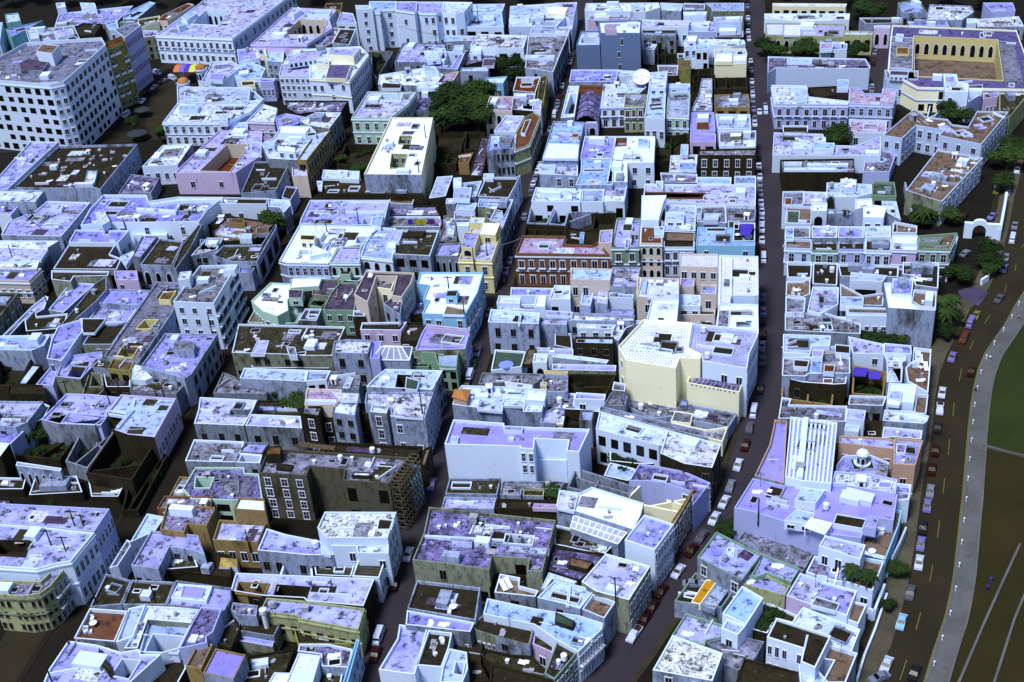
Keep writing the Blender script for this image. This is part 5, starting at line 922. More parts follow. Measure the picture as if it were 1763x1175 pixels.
ruin('C1', 5, 'dirty', [1018, 240, 1400, 290, 1095, 300, 1070, 385, 955, 375], 'roofless strip of weeds behind the brick red corner palace', 1, bushes=6)
ruin('C1', 4.5, 'dark', [1100, 300, 1415, 300, 1400, 420, 1075, 410], 'wide grassy ruin with a walled square behind the brick red corner palace', 1, bushes=7)
ruin('C1', 5.5, 'dark', [805, 375, 1080, 390, 1075, 462, 785, 462], 'roofless black rooms with pale cross walls behind the brick red corner palace', 4, bushes=0)
B('C1', 5, 'dark', 'd', [1090, 410, 1300, 440, 1290, 520, 1080, 480], 'black sunken yard with a blue hut behind the brick red corner palace', rooms=[([1170, 435, 1200, 435, 1195, 490, 1165, 490], 1, 'cyan', 'bg')], cl=2)
B('C1', 10.5, 'terracotta', 'pk', [785, 470, 1075, 474, 1060, 528, 1250, 535, 1290, 515, 1372, 600, 735, 592], 'brick red corner palace with white framed balconied windows', {5: (9, 2, 'B'), 6: (5, 2, 's')}, trim='white', par=.9, cl=2, name='palace', cat='building')
B('C1', 12.5, 'beige', 'l', [1305, 430, 1392, 424, 1382, 515, 1296, 515], 'white tower room with lilac roof beside the brick red palace', {2: (1, 1)}, cl=0)
B('D1', 11, 'green', 'l', [50, 345, 208, 350, 195, 545, 12, 545], 'green fronted house with wide lilac-grey roof and two balconies', {2: (2, 2, 'B')}, rooms=[([88, 378, 155, 378, 150, 425, 85, 425], 1.5, 'white', 'moss'), ([105, 480, 130, 480, 125, 540, 100, 540], .6, 'white', 'l')], trim='white', cl=2)
B('D1', 11.5, 'beige', 't', [215, 350, 330, 352, 355, 365, 352, 520, 205, 518], 'narrow white house with three tiers of arches and red roof terraces', {3: (3, 3, 'a')}, rooms=[([215, 188, 382, 186, 355, 250, 328, 355, 210, 352], 2.5, 'white', 'c', {2: (1, 1)}), ([300, 400, 365, 395, 365, 450, 300, 455], 1, 'white', 'b')], trim='white', cl=2)
B('D1', 9.5, 'paleblue', 'bg', [378, 258, 580, 260, 576, 435, 366, 430], 'grey-blue roofed house with a hut and white washing', rooms=[([380, 300, 500, 300, 500, 355, 375, 355], 2, 'white', 'b', {2: (2, 1)}), ([460, 370, 550, 380, 540, 420, 470, 415], .4, 'white', 'w')], cl=1)
B('D1', 9.5, 'paleblue', 'd', [368, 435, 575, 442, 568, 545, 362, 545], 'white columned front with a dark planted balcony', {2: (4, 2, 'B')}, rooms=[([368, 435, 575, 440, 572, 495, 366, 492], .4, 'dark', 'tb')], trim='white', cl=0)
B('D1', 8, 'white', 'lt' if 0 else 'l', [235, 115, 985, 122, 982, 262, 640, 250, 225, 228], 'long violet roof reaching the straight street', {3: (5, 1, 'h')}, holes=[([232, 170, 640, 175, 638, 208, 228, 205], 3, 'terracotta', 't'), ([430, 128, 495, 130, 492, 150, 428, 150], 2, 'white')], rooms=[([310, 90, 360, 90, 360, 140, 315, 140], 1.5, 'white', 'b')], cl=7)
B('D1', 7, 'white', 'b', [590, 70, 820, 72, 815, 118, 588, 115], 'blue roof strip under the dark stone house', cl=1)
B('D1', 7, 'white', 'bg', [840, 65, 985, 62, 985, 115, 840, 115], 'grey-blue roof strip beside the straight street', cl=1)
B('D1', 6, 'dark', 'ps', [340, 40, 590, 50, 585, 110, 350, 105], 'rubble filled roof yard with white edges', cl=8)
B('D1', 8, 'dirty', 'gs', [590, 265, 780, 262, 785, 380, 585, 372], 'grey patched roof with white huts, middle of the row by the straight street', {2: (3, 1, 'h')}, rooms=[([640, 310, 735, 310, 730, 350, 630, 350], 1.6, 'white', 'b'), ([585, 268, 620, 268, 618, 310, 582, 310], 2, 'white', 'g')], cl=4)
B('D1', 8, 'dirty', 'gs', [785, 275, 985, 290, 978, 365, 870, 370, 785, 375], 'grey roof with a vine trellis by the straight street', {}, rooms=[([800, 360, 872, 360, 870, 415, 800, 412], 1, 'white', 'moss')], cl=4)
B('D1', 9, 'cyan', 'b', [590, 408, 828, 412, 828, 505, 980, 508, 978, 535, 582, 532], 'blue fronted house with a pale roof and two long slits', {3: (0, 0)} and {4: (3, 2)}, rooms=[([650, 405, 785, 405, 780, 430, 650, 428], .6, 'white', 'd')], cl=2)
B('D1', 9, 'white', 'd', [835, 378, 980, 380, 978, 502, 830, 502], 'roof bar terrace with a violet awning and white tables', cl=0)
# school block
B('D1', 13, 'beige', 'ct', [472, 588, 728, 590, 728, 680, 470, 672], 'beige schoolhouse wing with pale slab roof, at the back of its court', {2: (4, 3)}, cl=0, name='school_wing', cat='building')
B('D1', 13, 'white', 'ct', [738, 596, 1000, 605, 1002, 868, 975, 872, 815, 870, 812, 925, 728, 925], 'long slab roofed school wing along the straight street', {1: (7, 3), 5: (2, 3)}, rooms=[([735, 596, 750, 596, 745, 925, 730, 925], .5, 'white', 'c'), ([812, 600, 828, 600, 822, 870, 806, 870], .5, 'white', 'c')], cl=2, name='school_wing', cat='building')
B('D1', 13, 'white', 'c', [735, 932, 800, 932, 805, 925, 1000, 932, 1003, 1128, 840, 1110, 712, 1088], 'blinding white square roof at the end of the school along the straight street', {}, rooms=[([735, 960, 808, 960, 800, 1090, 722, 1080], .3, 'white', 'gs')], cl=1, name='school_wing', cat='building')
B('D1', 11, 'beige', 'lw', [620, 798, 718, 802, 715, 862, 615, 858], 'small beige room block with one window inside the school court', {2: (1, 2)}, cl=0)
B('D1', 9, 'beige', 'l', [475, 740, 572, 742, 568, 808, 472, 808], 'lilac roofed beige block inside the school court', {2: (1, 1)}, cl=0)
B('D1', 8, 'white', 'b', [470, 862, 612, 868, 610, 942, 465, 938], 'low pale roof step in the school court', cl=0)
B('D1', 6, 'beige', 'moss', [465, 960, 710, 968, 708, 1000, 460, 1000], 'beige wall with round headed windows above the court tree', {2: (3, 1)}, cl=0)
B('D1', 12, 'beige', 'w', [215, 748, 468, 752, 465, 888, 182, 878], 'pale stained roof left of the school court', {2: (2, 2)}, rooms=[([222, 748, 255, 748, 240, 840, 208, 840], .8, 'paleblue', 'b'), ([258, 795, 465, 805, 462, 885, 250, 880], .5, 'white', 'w')], cl=1)
B('D1', 12, 'white', 'c', [282, 892, 466, 896, 452, 1050, 245, 1040], 'blinding white sloping roof left of the court tree', {}, cl=1)
B('D1', 11, 'yellow', 'lw', [185, 740, 212, 748, 205, 860, 180, 860], 'narrow yellow stair house left of the pale stained roof', cl=0)
tree('D1', 630, 1040, 5, 5, 'green tree in the beige school court')
B('D1', 10.5, 'dirty', 'lw', [18, 678, 208, 680, 180, 812, 5, 808], 'lilac-white roof with a small black shaft, right of the beige tower block', cl=4)
B('D1', 9, 'white', 'gs', [-5, 815, 108, 820, 95, 862, 160, 862, 155, 890, -5, 880], 'white hut roofs with dark doorways below the lilac-white roof', {5: (1, 1), 4: (2, 1)}, cl=2)
B('D1', 6.5, 'dirty', 'l', [-50, 955, 165, 962, 160, 1010, -60, 1008], 'low lilac roof ledge below the white hut roofs', cl=2)
B('C1', 12.5, 'beige', 'b', [1112, 682, 1388, 690, 1372, 768, 1104, 762], 'pale beige tower block with wide blue-white roof facing the brick palace', {}, cl=1)
B('C1', 8, 'lilac', 'b', [1195, 800, 1275, 805, 1240, 940, 1172, 930], 'narrow lilac lean-to roof in front of the beige tower block', cl=0)
B('C1', 9, 'dirty', 'l', [1280, 790, 1368, 795, 1355, 930, 1270, 920], 'weathered lilac roof with a water tank in front of the beige tower block', cl=3)
B('C1', 9, 'white', 'w', [1370, 808, 1480, 815, 1470, 860, 1365, 850], 'white cube house with a black doorway below the lilac-white roof', {2: (2, 1)}, cl=0)
B('C1', 8, 'white', 'l', [705, 815, 992, 820, 965, 870, 700, 870], 'lilac court roof with white walls at the corner facing the brick palace', cl=5)
B('C1', 9, 'white', 'w', [998, 800, 1105, 803, 1105, 895, 962, 892], 'bright white roof left of the beige tower block', {2: (2, 1, 'h')}, cl=1)
B('C1', 9, 'white', 'ct', [622, 870, 772, 875, 765, 925, 608, 922], 'white ribbed shed roof at the street corner', cl=0)
B('C1', 9.5, 'white', 'c', [875, 865, 942, 870, 935, 945, 860, 945], 'white cube room standing up from the corner roofs', cl=0)
B('C1', 8, 'white', 's', [640, 930, 860, 930, 940, 950, 940, 970, 630, 965], 'stained white rooftop ledge behind the tall stained wall', cl=4)
B('C1', 10, 'dirty', 'b', [570, 962, 900, 988, 890, 1062, 550, 1050], 'pale twin roof over a tall blue-white wall speckled with black stains', {3: (3, 1)}, rooms=[([762, 975, 778, 976, 765, 1060, 750, 1060], .5, 'white', 'w')], cl=4)
B('C1', 8, 'dirty', 'l', [900, 1020, 1090, 1025, 1080, 1070, 900, 1065], 'narrow lilac roof right of the speckled wall', rooms=[([940, 962, 1125, 975, 1115, 1005, 940, 998], 1, 'white', 'l')], cl=3)
B('C1', 8, 'dirty', 's', [1095, 990, 1540, 1012, 1535, 1050, 1090, 1048], 'white edged strip of stained roof terraces, centre of the town', cl=8, par=1)
B('C1', 7.5, 'white', 's', [1148, 1060, 1412, 1068, 1400, 1095, 1150, 1090], 'white wall house with two pale shutters below the stained terraces', {2: (3, 2, 's')}, cl=2)
B('D1', 7, 'dirty', 's', [20, 1030, 240, 1040, 110, 1090, 60, 1175, 10, 1150], 'rubble strewn white roofs beside the big tiled roof', cl=8)
# tile E1 / D1 right side of the straight street
B('D1', 8, 'white', 'g', [1165, 168, 1310, 165, 1305, 258, 1162, 258], 'dark grey roof with a brown room on the right kerb of the straight street', rooms=[([1180, 200, 1230, 202, 1228, 250, 1178, 250], .8, 'white', 't')], cl=0)
B('D1', 8, 'white', 'lw', [1312, 168, 1460, 172, 1462, 245, 1310, 250], 'white and lilac terrace under the long grey hall', cl=2)
B('E1', 9, 'white', 'w', [235, 108, 330, 110, 442, 115, 540, 120, 540, 180, 440, 205, 235, 205], 'white terrace house with dark pits beside the green glass roof', holes=[([245, 130, 330, 135, 325, 175, 240, 170], 2, 'white')], rooms=[([330, 75, 438, 80, 435, 130, 370, 135, 325, 120], 1.5, 'white', 'w')], cl=3)
B('E1', 8.5, 'green', 'green', [548, 105, 692, 110, 705, 205, 540, 200], 'green glazed roof terrace with thin white frame', par=.9, cl=1)
B('D1', 8, 'white', 'tb', [1192, 268, 1360, 275, 1358, 392, 1180, 388], 'roof terrace with a turquoise pool and brown deck', {}, rooms=[([1198, 290, 1280, 292, 1275, 375, 1192, 372], .1, 'white', 'green')], cl=3, par=.9)
B('E1', 11, 'white', 'c', [132, 248, 240, 248, 238, 300, 130, 300], 'white belvedere tower with a round arch window', {2: (1, 1, 'a', 5)}, cl=2)
B('E1', 9.5, 'dirty', 'w', [240, 285, 420, 300, 415, 310, 240, 320], 'white planted terrace above two square openings', {2: (4, 1)}, cl=4)
B('E1', 10, 'white', 'c', [430, 220, 540, 215, 545, 260, 425, 290], 'pale white roof step behind the blank cube house', cl=1)
B('E1', 11, 'white', 'c', [482, 275, 545, 258, 640, 270, 620, 345, 480, 340], 'blank white cube house with one square window', {3: (2, 2)}, cl=1)
B('E1', 9, 'white', 'b', [605, 232, 705, 235, 720, 300, 735, 360, 620, 300], 'narrow stepped white roofs falling toward the trees', cl=3)
B('E1', 9, 'white', 'tb', [690, 375, 845, 405, 842, 455, 675, 450], 'white roof terrace with brown floor behind the coast end facades', rooms=[([680, 375, 712, 378, 712, 440, 678, 440], .6, 'white', 'd')], cl=3, par=.9)
for q, k, nm, n_, cx in (([-3 - 170, 490, 0, 495, 0, 560, -180, 555], 'paleblue', 'pale blue', 2, 'tb'), ([2, 485, 175, 490, 175, 572, 2, 570], 'green', 'dark green', 2, 'd')):
    B('E1', 8.5, k, cx, [q[0] + 133 * (1), q[1], q[2] + 133, q[3], q[4] + 133, q[5], q[6] + 133, q[7]], nm + ' fronted house in the terrace row facing south', {2: (n_, 2, 's')}, cl=1, trim='white', par=.8)
B('E1', 8.5, 'lilac', 'd', [318, 490, 492, 490, 490, 565, 312, 562], 'lavender fronted house with planted terrace in the row facing south', {2: (2, 2, 's')}, cl=2, trim='white', par=.8)
B('E1', 9, 'white', 'd', [500, 485, 672, 488, 668, 575, 495, 570], 'white fronted house with a shaded dark loggia in the row facing south', {2: (3, 2, 's')}, cl=1, trim='white', par=.9)
B('E1', 9.5, 'pink', 'w', [678, 460, 848, 462, 842, 565, 675, 560], 'pinkish white end house in the row facing south', {2: (1, 2)}, rooms=[([680, 462, 845, 465, 840, 515, 680, 510], 1, 'white', 'c')], cl=2, trim='white')
B('E1', 9, 'green', 'tb', [855, 470, 1115, 450, 1065, 562, 850, 556], 'green corner house with white framed windows at the seaward end', {2: (3, 2, 's'), 1: (4, 1)}, rooms=[([860, 475, 1020, 470, 1000, 500, 860, 500], 1.2, 'green', 'gs')], cl=3, trim='white', par=.8)
B('E1', 10, 'white', 'lw', [135, 400, 310, 402, 305, 480, 135, 480], 'lilac-white terrace roof behind the dark green front', cl=4)
B('E1', 10, 'white', 'lw', [315, 402, 482, 405, 485, 480, 312, 480], 'lilac-white terrace roof behind the lavender front', cl=4)
B('E1', 10, 'white', 'b', [488, 405, 668, 400, 668, 475, 492, 475], 'clean white roof behind the loggia front', cl=1)
B('D1', 9, 'white', 'gs', [1185, 405, 1350, 405, 1350, 480, 1180, 482], 'white walled dark roof behind the pale blue front', rooms=[([1185, 405, 1240, 405, 1240, 485, 1182, 485], .6, 'white', 'b')], cl=1)
B('D1', 6, 'white', 'd', [1192, 652, 1362, 655, 1356, 762, 1196, 758], 'dark yard with white walls at the corner of the straight street', cl=1, par=1.2)
B('E1', 6, 'white', 'd', [145, 645, 310, 650, 305, 800, 140, 790], 'dark roof under a bare white tree trellis', cl=10)
B('E1', 6.5, 'white', 'd', [312, 660, 720, 672, 715, 745, 330, 740], 'long black terrace with three white chairs', cl=4)
B('E1', 8, 'white', 'd', [748, 655, 992, 658, 985, 832, 830, 810, 815, 745, 745, 735], 'black roof terrace with thick white rim at the seaward end', cl=1, par=1.1)
B('E1', 9, 'white', 'b', [398, 712, 645, 735, 612, 778, 392, 768], 'pale courtyard house with a strip window', {2: (1, 1, 'h')}, rooms=[], cl=1)
B('E1', 7, 'white', 'tb', [325, 790, 480, 870, 620, 850, 615, 940, 330, 930], 'white walled lower court with two dark doors', {2: (3, 1, 'h')}, rooms=[([330, 870, 485, 872, 482, 935, 325, 930], 1.5, 'white', 'b')], cl=2)
B('E1', 9, 'white', 'lw', [680, 755, 822, 758, 810, 862, 675, 862], 'violet roof square with a table, beside the black roof terrace', cl=2)
B('E1', 11, 'white', 'c', [620, 790, 672, 790, 672, 868, 808, 872, 810, 930, 865, 955, 972, 965, 965, 980, 650, 960], 'big plain white house wall at the seaward end', cl=0, par=.9)
B('E1', 10, 'white', 'tb', [822, 838, 975, 852, 970, 962, 862, 950, 808, 915], 'brown roof court sunk in the big plain white house', cl=1, par=1)
B('E1', 8, 'white', 'w', [365, 945, 655, 955, 652, 1008, 372, 1005], 'white terrace over four white panels and brown piers', {2: (5, 1, 's')}, rooms=[([380, 948, 650, 955, 648, 985, 382, 980], .3, 'white', 'tb')], cl=1)
B('E1', 5.5, 'white', 'w', [280, 1010, 370, 1015, 368, 1080, 275, 1078], 'small white patio roof by the four white panels', cl=0)
B('E1', 7, 'white', 'lw', [140, 812, 318, 815, 312, 930, 200, 992, 105, 975], 'rounded lilac roof slab between the courts', cl=1)
B('D1', 6, 'white', 'tb', [1190, 775, 1310, 772, 1350, 745, 1350, 860, 1300, 880, 1185, 868], 'terrace with white round table and curved wall by the straight street', cl=1)
B('D1', 7.5, 'white', 'gs', [1185, 875, 1320, 885, 1310, 985, 1185, 985], 'tall pale blank wall house by the straight street', cl=1)
B('D1', 6.5, 'grey', 'gs', [1180, 990, 1450, 985, 1690, 1060, 1690, 1130, 1180, 1105], 'grey roof crowded with small white tanks by the straight street', cl=26)
# ================= row 2, tile A2
B('A2', 9, 'white', 'l', [395, -60, 560, -110, 560, -30, 420, 175, 318, 160, 350, 30], 'violet roof with a white slanting gable wall and three square windows', {2: (3, 1)}, rooms=[([540, -120, 720, -120, 640, -20, 560, -20], .5, 'white', 'd')], cl=2)
B('A2', 7, 'white', 'b', [-20, 5, 340, 0, 300, 70, 215, 105, -20, 100], 'long pale roof cut by the left edge above a dark tree filled court', cl=3)
ruin('A2', 4.5, 'dark', [-20, 112, 205, 118, 215, 150, 120, 330, -20, 330], 'dark court of bare branches at the left edge', 0, bushes=6)
B('A2', 5, 'dark', 'w', [212, 195, 285, 200, 182, 330, 112, 330], 'slanting white strip roof beside the court of bare branches', cl=0)
B('A2', 6, 'dark', 'd', [60, 338, 290, 335, 310, 398, 50, 395], 'dark brown wall block below the slanting white strip', cl=0)
B('A2', 7, 'lilac', 'l', [432, 145, 690, 110, 695, 150, 600, 240, 545, 300, 380, 280], 'lilac roof with an arched pit beside the ochre slatted roof', holes=[([490, 205, 588, 212, 545, 285, 455, 278], 3, 'lilac', 'd')], cl=3)
B('A2', 5.5, 'lilac', 'l', [340, 220, 400, 200, 360, 340, 245, 335], 'narrow violet yard roof with a satellite pole', cl=1)
B('A2', 7, 'sage', 'moss', [648, 160, 770, 158, 740, 232, 612, 215], 'weathered roof box with broken parapet, left of the ochre slatted roof', cl=3)
B('A2', 8, 'olive', 'rust', [765, 160, 915, 172, 880, 245, 728, 228], 'ochre slatted roof over a dark yard', cl=1)
B('A2', 6, 'sage', 'moss', [605, 250, 690, 258, 705, 370, 660, 410, 555, 405], 'green-grey roofless washhouse walls', {2: (2, 1)}, holes=[([625, 265, 680, 270, 690, 340, 610, 345], 3, 'sage')], cl=0)
B('A2', 5, 'dark', 'd', [700, 258, 885, 255, 880, 350, 720, 350], 'black recess under the ochre slatted roof', cl=1)
B('A2', 6.5, 'grey', 'gs', [895, 205, 1010, 240, 1240, 260, 1290, 290, 1190, 400, 880, 380], 'crumbled back walls above the bright blue-white roof', {}, rooms=[([895, 190, 945, 200, 1030, 280, 980, 300, 890, 290], 1.5, 'white', 'w')], cl=9)
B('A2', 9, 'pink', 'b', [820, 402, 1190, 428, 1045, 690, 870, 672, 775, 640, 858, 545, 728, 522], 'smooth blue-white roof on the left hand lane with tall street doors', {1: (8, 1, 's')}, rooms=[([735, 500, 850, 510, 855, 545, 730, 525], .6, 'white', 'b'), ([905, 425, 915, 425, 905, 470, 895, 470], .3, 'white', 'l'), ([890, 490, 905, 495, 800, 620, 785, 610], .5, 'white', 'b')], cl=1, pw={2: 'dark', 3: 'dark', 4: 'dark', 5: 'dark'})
B('A2', 8, 'lilac', 'l', [450, 395, 620, 400, 810, 420, 725, 520, 725, 550, 640, 610, 400, 600, 280, 570], 'lilac roof with a long dark well left of the smooth blue-white roof', {}, holes=[([470, 520, 722, 545, 680, 600, 420, 588], 5, 'lilac', 'd')], cl=4)
B('A2', 8, 'dirty', 'lw', [-20, 445, 298, 450, 188, 590, 110, 622, -20, 612], 'lilac roof full of black holes at the left edge', {2: (1, 1)}, holes=[([0, 520, 40, 525, 20, 560, -10, 560], 1.5, 'dirty', 'd')], cl=7)
B('A2', 5.5, 'dark', 'd', [230, 530, 300, 460, 340, 480, 300, 560, 250, 590], 'dark stair yard beside the roof full of black holes', cl=0)
ruin('A2', 3, 'dark', [150, 600, 560, 615, 540, 650, 400, 830, 100, 800], 'black overgrown ruin below the lilac roof with the long well', 1, bushes=12)
ruin('A2', 4.5, 'grey', [560, 610, 765, 615, 760, 660, 590, 890, 440, 840], 'roofless ruin with pale slanting walls full of doorways', 2, bushes=3)
ruin('A2', 6, 'dark', [770, 640, 1060, 695, 890, 965, 580, 920, 620, 850], 'roofless ruin with a long street wall on the left hand lane', 1, bushes=6)
B('A2', 6.5, 'dirty', 'd', [120, 855, 420, 900, 410, 920, 110, 880], 'free standing wall with dark arches facing the black lot', {2: (6, 1, 'a')}, cl=0)
B('A2', 6, 'lilac', 'l', [-20, 640, 165, 650, 75, 735, -20, 730], 'small lilac roof end at the left edge by the overgrown ruin', cl=0)
B('A2', 8, 'dark', 'c', [-20, 728, 70, 732, 5, 820, -20, 825], 'bright white roof corner cut by the left edge', cl=0)
for x, y, r_ in ((250, 620, 5), (340, 610, 5), (200, 640, 4)): tree('A2', x, y, r_, 6, 'dark low tree on the overgrown ruin at the left', 'trees in the overgrown ruin')
# street wall pieces, lane left side is done; right of lane
B('B2', 5, 'grey', 'gs', [135, 250, 260, 300, 262, 345, 430, 372, 425, 398, 70, 392], 'low grey-lilac stained roof at the bend of the left hand lane', cl=3)
B('B2', 8, 'sage', 'moss', [240, -75, 960, -55, 870, 140, 690, 140, 520, 130, 195, 120], 'long black stained roof with a dripping mossy front wall', {}, rooms=[([365, 30, 445, 30, 415, 130, 320, 130], .3, 'white', 'lw'), ([560, 70, 620, 75, 635, 130, 580, 130], 1.5, 'white', 'gs')], cl=10)
B('B2', 4, 'dark', 'd', [320, 150, 860, 160, 850, 225, 330, 220], 'narrow dark yard under the dripping mossy wall', cl=5)
B('B2', 10, 'dirty', 's', [885, 40, 980, 28, 1138, 36, 1112, 128, 870, 120], 'grey block house with white painted roof', {}, cl=1)
B('B2', 9, 'lilac', 'l', [1140, 50, 1200, 45, 1190, 160, 1125, 160], 'lilac corner roof beside the glazed lantern', cl=0)
# glazed lantern roof
P = poly('B2', [1180, 62, 1410, 70, 1390, 160, 1130, 155], 8); org = sum(P, Vector()) / 4; org.z = 0
root = empty('glazed_roof_house', org, 'grey house crowned by a white framed glass roof', 'house'); b = MB(); loc = [v - org for v in P]; b.prism(loc, 0, 8, top=False); b.obj('wall', W['dirty'], root)
rid = [loc[3].lerp(loc[0], .5) * .55, loc[2].lerp(loc[1], .5) * .55]; rid = [Vector((v.x, v.y, 10)) for v in rid]; lo = [Vector((v.x, v.y, 8)) for v in loc]
b = MB(); b.face((lo[0], lo[1], rid[1], rid[0])); b.face((lo[2], lo[3], rid[0], rid[1])); b.face((lo[3], lo[0], rid[0])); b.face((lo[1], lo[2], rid[1])); b.obj('glass_roof', mat('greenhouse_glass', '6c7498', '8890b8', rough=.2), root)
b = MB()
for a, e in ((lo[0], lo[1]), (lo[1], lo[2]), (lo[2], lo[3]), (lo[3], lo[0]), (rid[0], rid[1]), (lo[0], rid[0]), (lo[3], rid[0]), (lo[1], rid[1]), (lo[2], rid[1])): b.beam(a, e, .3)
for t in (.2, .4, .6, .8): b.beam(lo[3].lerp(lo[2], t), rid[0].lerp(rid[1], t), .22); b.beam(lo[0].lerp(lo[1], t), rid[0].lerp(rid[1], t), .22)
b.obj('frame', M_whitep, root)
B('C2', 7, 'green', 'bg' if 0 else 'moss', [70, 85, 355, 95, 340, 225, 215, 215, 190, 130, 20, 120], 'green walled terrace with mint floor and a dark pit', {}, rooms=[([215, 135, 350, 130, 335, 222, 225, 222], .2, 'mint', 'bg')], cl=2, par=1)
B('C2', 4, 'green', 'd', [30, 140, 165, 140, 150, 215, 25, 215], 'dark pit beside the mint floored terrace', cl=0)
B('C2', 5, 'dark', 'd', [100, -15, 165, -10, 150, 65, 85, 70], 'dark planted yard left of the violet house', cl=2)
B('B2', 8, 'dirty', 'b', [278, 222, 702, 236, 690, 315, 248, 292], 'long blue-white block with a clean pale wall', cl=0)
B('B2', 8, 'white', 'bg', [704, 236, 862, 240, 832, 300, 690, 312], 'shorter blue-white roof continuing the long pale block', cl=1)
B('B2', 8, 'grey', 'gs', [865, 245, 1060, 252, 1062, 300, 1050, 372, 840, 350], 'dark stained roof with white rubble right of the long pale block', rooms=[([980, 275, 1015, 280, 985, 350, 940, 350], .4, 'white', 'w')], cl=5)
B('C2', 10, 'dirty', 'b', [-140, 230, 245, 240, 175, 370, -270, 350, -215, 290], 'pale stepped roof with a brown pit on the central street', {1: (4, 2, 's')}, holes=[([-55, 268, 35, 272, 10, 362, -70, 352], 6, 'dark', 'd')], rooms=[([-2, 275, 88, 300, 72, 365, -10, 355], 1.2, 'white', 'green')], cl=3)
B('C2', 12, 'dirty', 's', [-270, 385, 175, 385, 205, 320, 125, 565, -105, 530, -100, 490, -215, 480, -280, 460], 'tall stained white roofed block with a pinkish grey front wall', {2: (5, 3, 's'), 3: (0, 0)} and {2: (6, 3, 's')}, rooms=[([-90, 470, 120, 480, 110, 560, -80, 545], .3, 'white', 's')], cl=5, name='apartment_block', cat='building')
B('C2', 11.5, 'beige', 'pk', [-110, 540, 125, 565, 128, 575, -105, 552], 'pinkish peeling end wall of the tall stained block', cl=0)
B('B2', 12, 'dirty', 'w', [892, 430, 1045, 440, 1025, 545, 870, 525], 'white roofed projecting bay with a lit window', {2: (2, 3, 's')}, cl=1)
B('B2', 12, 'grey', 'w', [1140, 468, 1255, 480, 1238, 530, 1128, 520], 'narrow grey projecting bay left of the pinkish end wall', {2: (1, 3, 's')}, cl=0)
B('B2', 12, 'dark', 'gs', [672, 475, 805, 480, 780, 548, 660, 532], 'black stair tower with a small lit window', {2: (1, 3, 's')}, cl=0)
B('B2', 12.5, 'beige', 'pk', [700, 360, 935, 368, 930, 430, 890, 470, 685, 470], 'broken pinkish parapet roof behind the black stair tower', rooms=[([700, 425, 900, 430, 895, 445, 695, 440], .5, 'white', 'w'), ([870, 380, 1050, 390, 1040, 440, 930, 440], .4, 'white', 's')], cl=3)
B('B2', 9, 'dark', 'd', [1045, 460, 1150, 465, 1130, 530, 1030, 520], 'dark recess between two bays of the stained block', {2: (1, 2, 's')}, cl=0)
B('B2', 9, 'dark', 'moss', [780, 500, 880, 510, 880, 560, 800, 560], 'dark recess beside the black stair tower', {2: (1, 2, 's')}, cl=0)
B('B2', 7, 'grey', 'lw', [-20, 420, 365, 440, 340, 500, 275, 612, -60, 598, -30, 500], 'lilac roof with a square pit and dark round stains', {3: (3, 1)}, holes=[([192, 500, 322, 505, 305, 540, 178, 535], 4, 'grey', 'd')], cl=3)
B('B2', 7, 'grey', 'lw', [325, 535, 658, 548, 668, 630, 285, 612], 'grey-lilac roof above a plain wall with small square windows', {2: (3, 1)}, cl=2)
B('B2', 4, 'dark', 'moss', [375, 440, 682, 445, 650, 545, 335, 530], 'dark planted court between the lilac roofs', cl=2)
tree('B2', 600, 470, 5, 6, 'dark creeper covered tree in the planted court'); tree('B2', 500, 390, 2.5, 5, 'thin bare tree behind the planted court')
B('B2', 5, 'grey', 'gs', [-60, 705, 280, 720, 225, 860, -120, 850], 'wide grey mottled roof on the right kerb of the left hand lane', cl=1)
B('B2', 5, 'grey', 'lw', [290, 722, 445, 728, 400, 800, 240, 785], 'small lilac roof behind the derelict block', cl=0)
B('B2', 5, 'dirty', 'bg', [245, 795, 400, 808, 385, 865, 215, 860], 'white rimmed brown court behind the derelict block', {}, holes=[([262, 805, 390, 815, 375, 855, 240, 852], 2, 'white', 't')], cl=0)
B('F', 7, 'mint', 'ps', [337, 808, 421, 808, 422, 818, 446, 819, 453, 862, 400, 865, 330, 862, 315, 845], 'violet grey roofs outlined with mint parapets', {}, holes=[([338, 824, 368, 825, 361, 842, 336, 842], 4, 'mint')], rooms=[([384, 828, 412, 828, 412, 850, 382, 850], .3, 'grey', 'gs')], cl=10)
B('A2', 6, 'ochre', 'gs', [1215, 955, 1300, 960, 1300, 1010, 1235, 1090, 1140, 1095], 'small grey terrace with white tubs by the left hand lane', cl=3)
B('A2', 7, 'terracotta', 'ps', [1115, 1085, 1440, 1092, 1420, 1180, 1060, 1170], 'dark violet roof with brick red parapet', cl=6)
# derelict scaffolded block
sb = B('B2', 13, 'derelict', 'gs', [500, 772, 1400, 832, 1258, 1008, 945, 985, 955, 912, 722, 890, 700, 955, 378, 935, 430, 800], 'big derelict olive brown block with scaffolding and pale window frames', {2: (1, 1, 'h')} and {6: (0, 0)} and {7: (2, 4, 's'), 6: (2, 4, 's')} and {6: (3, 4, 's')}, rooms=[([430, 745, 530, 745, 520, 800, 420, 800], 2.5, 'dark', 'rust'), ([500, 860, 610, 870, 590, 905, 490, 895], .4, 'dark', 'd'), ([1020, 915, 1120, 920, 1130, 945, 1000, 940], .8, 'dark', 's')], cl=10, name='derelict_block', cat='building', par=.8)
b = MB()
Q = poly('B2', [700, 960, 945, 990], 0); a, e = Q; u = (e - a)
for k in range(8):
    v = a + u * (k / 7); b.beam((v.x, v.y - .6, 0), (v.x, v.y - .6, 12.5), .14); b.beam((v.x, v.y - 2, 0), (v.x, v.y - 2, 12.5), .14)
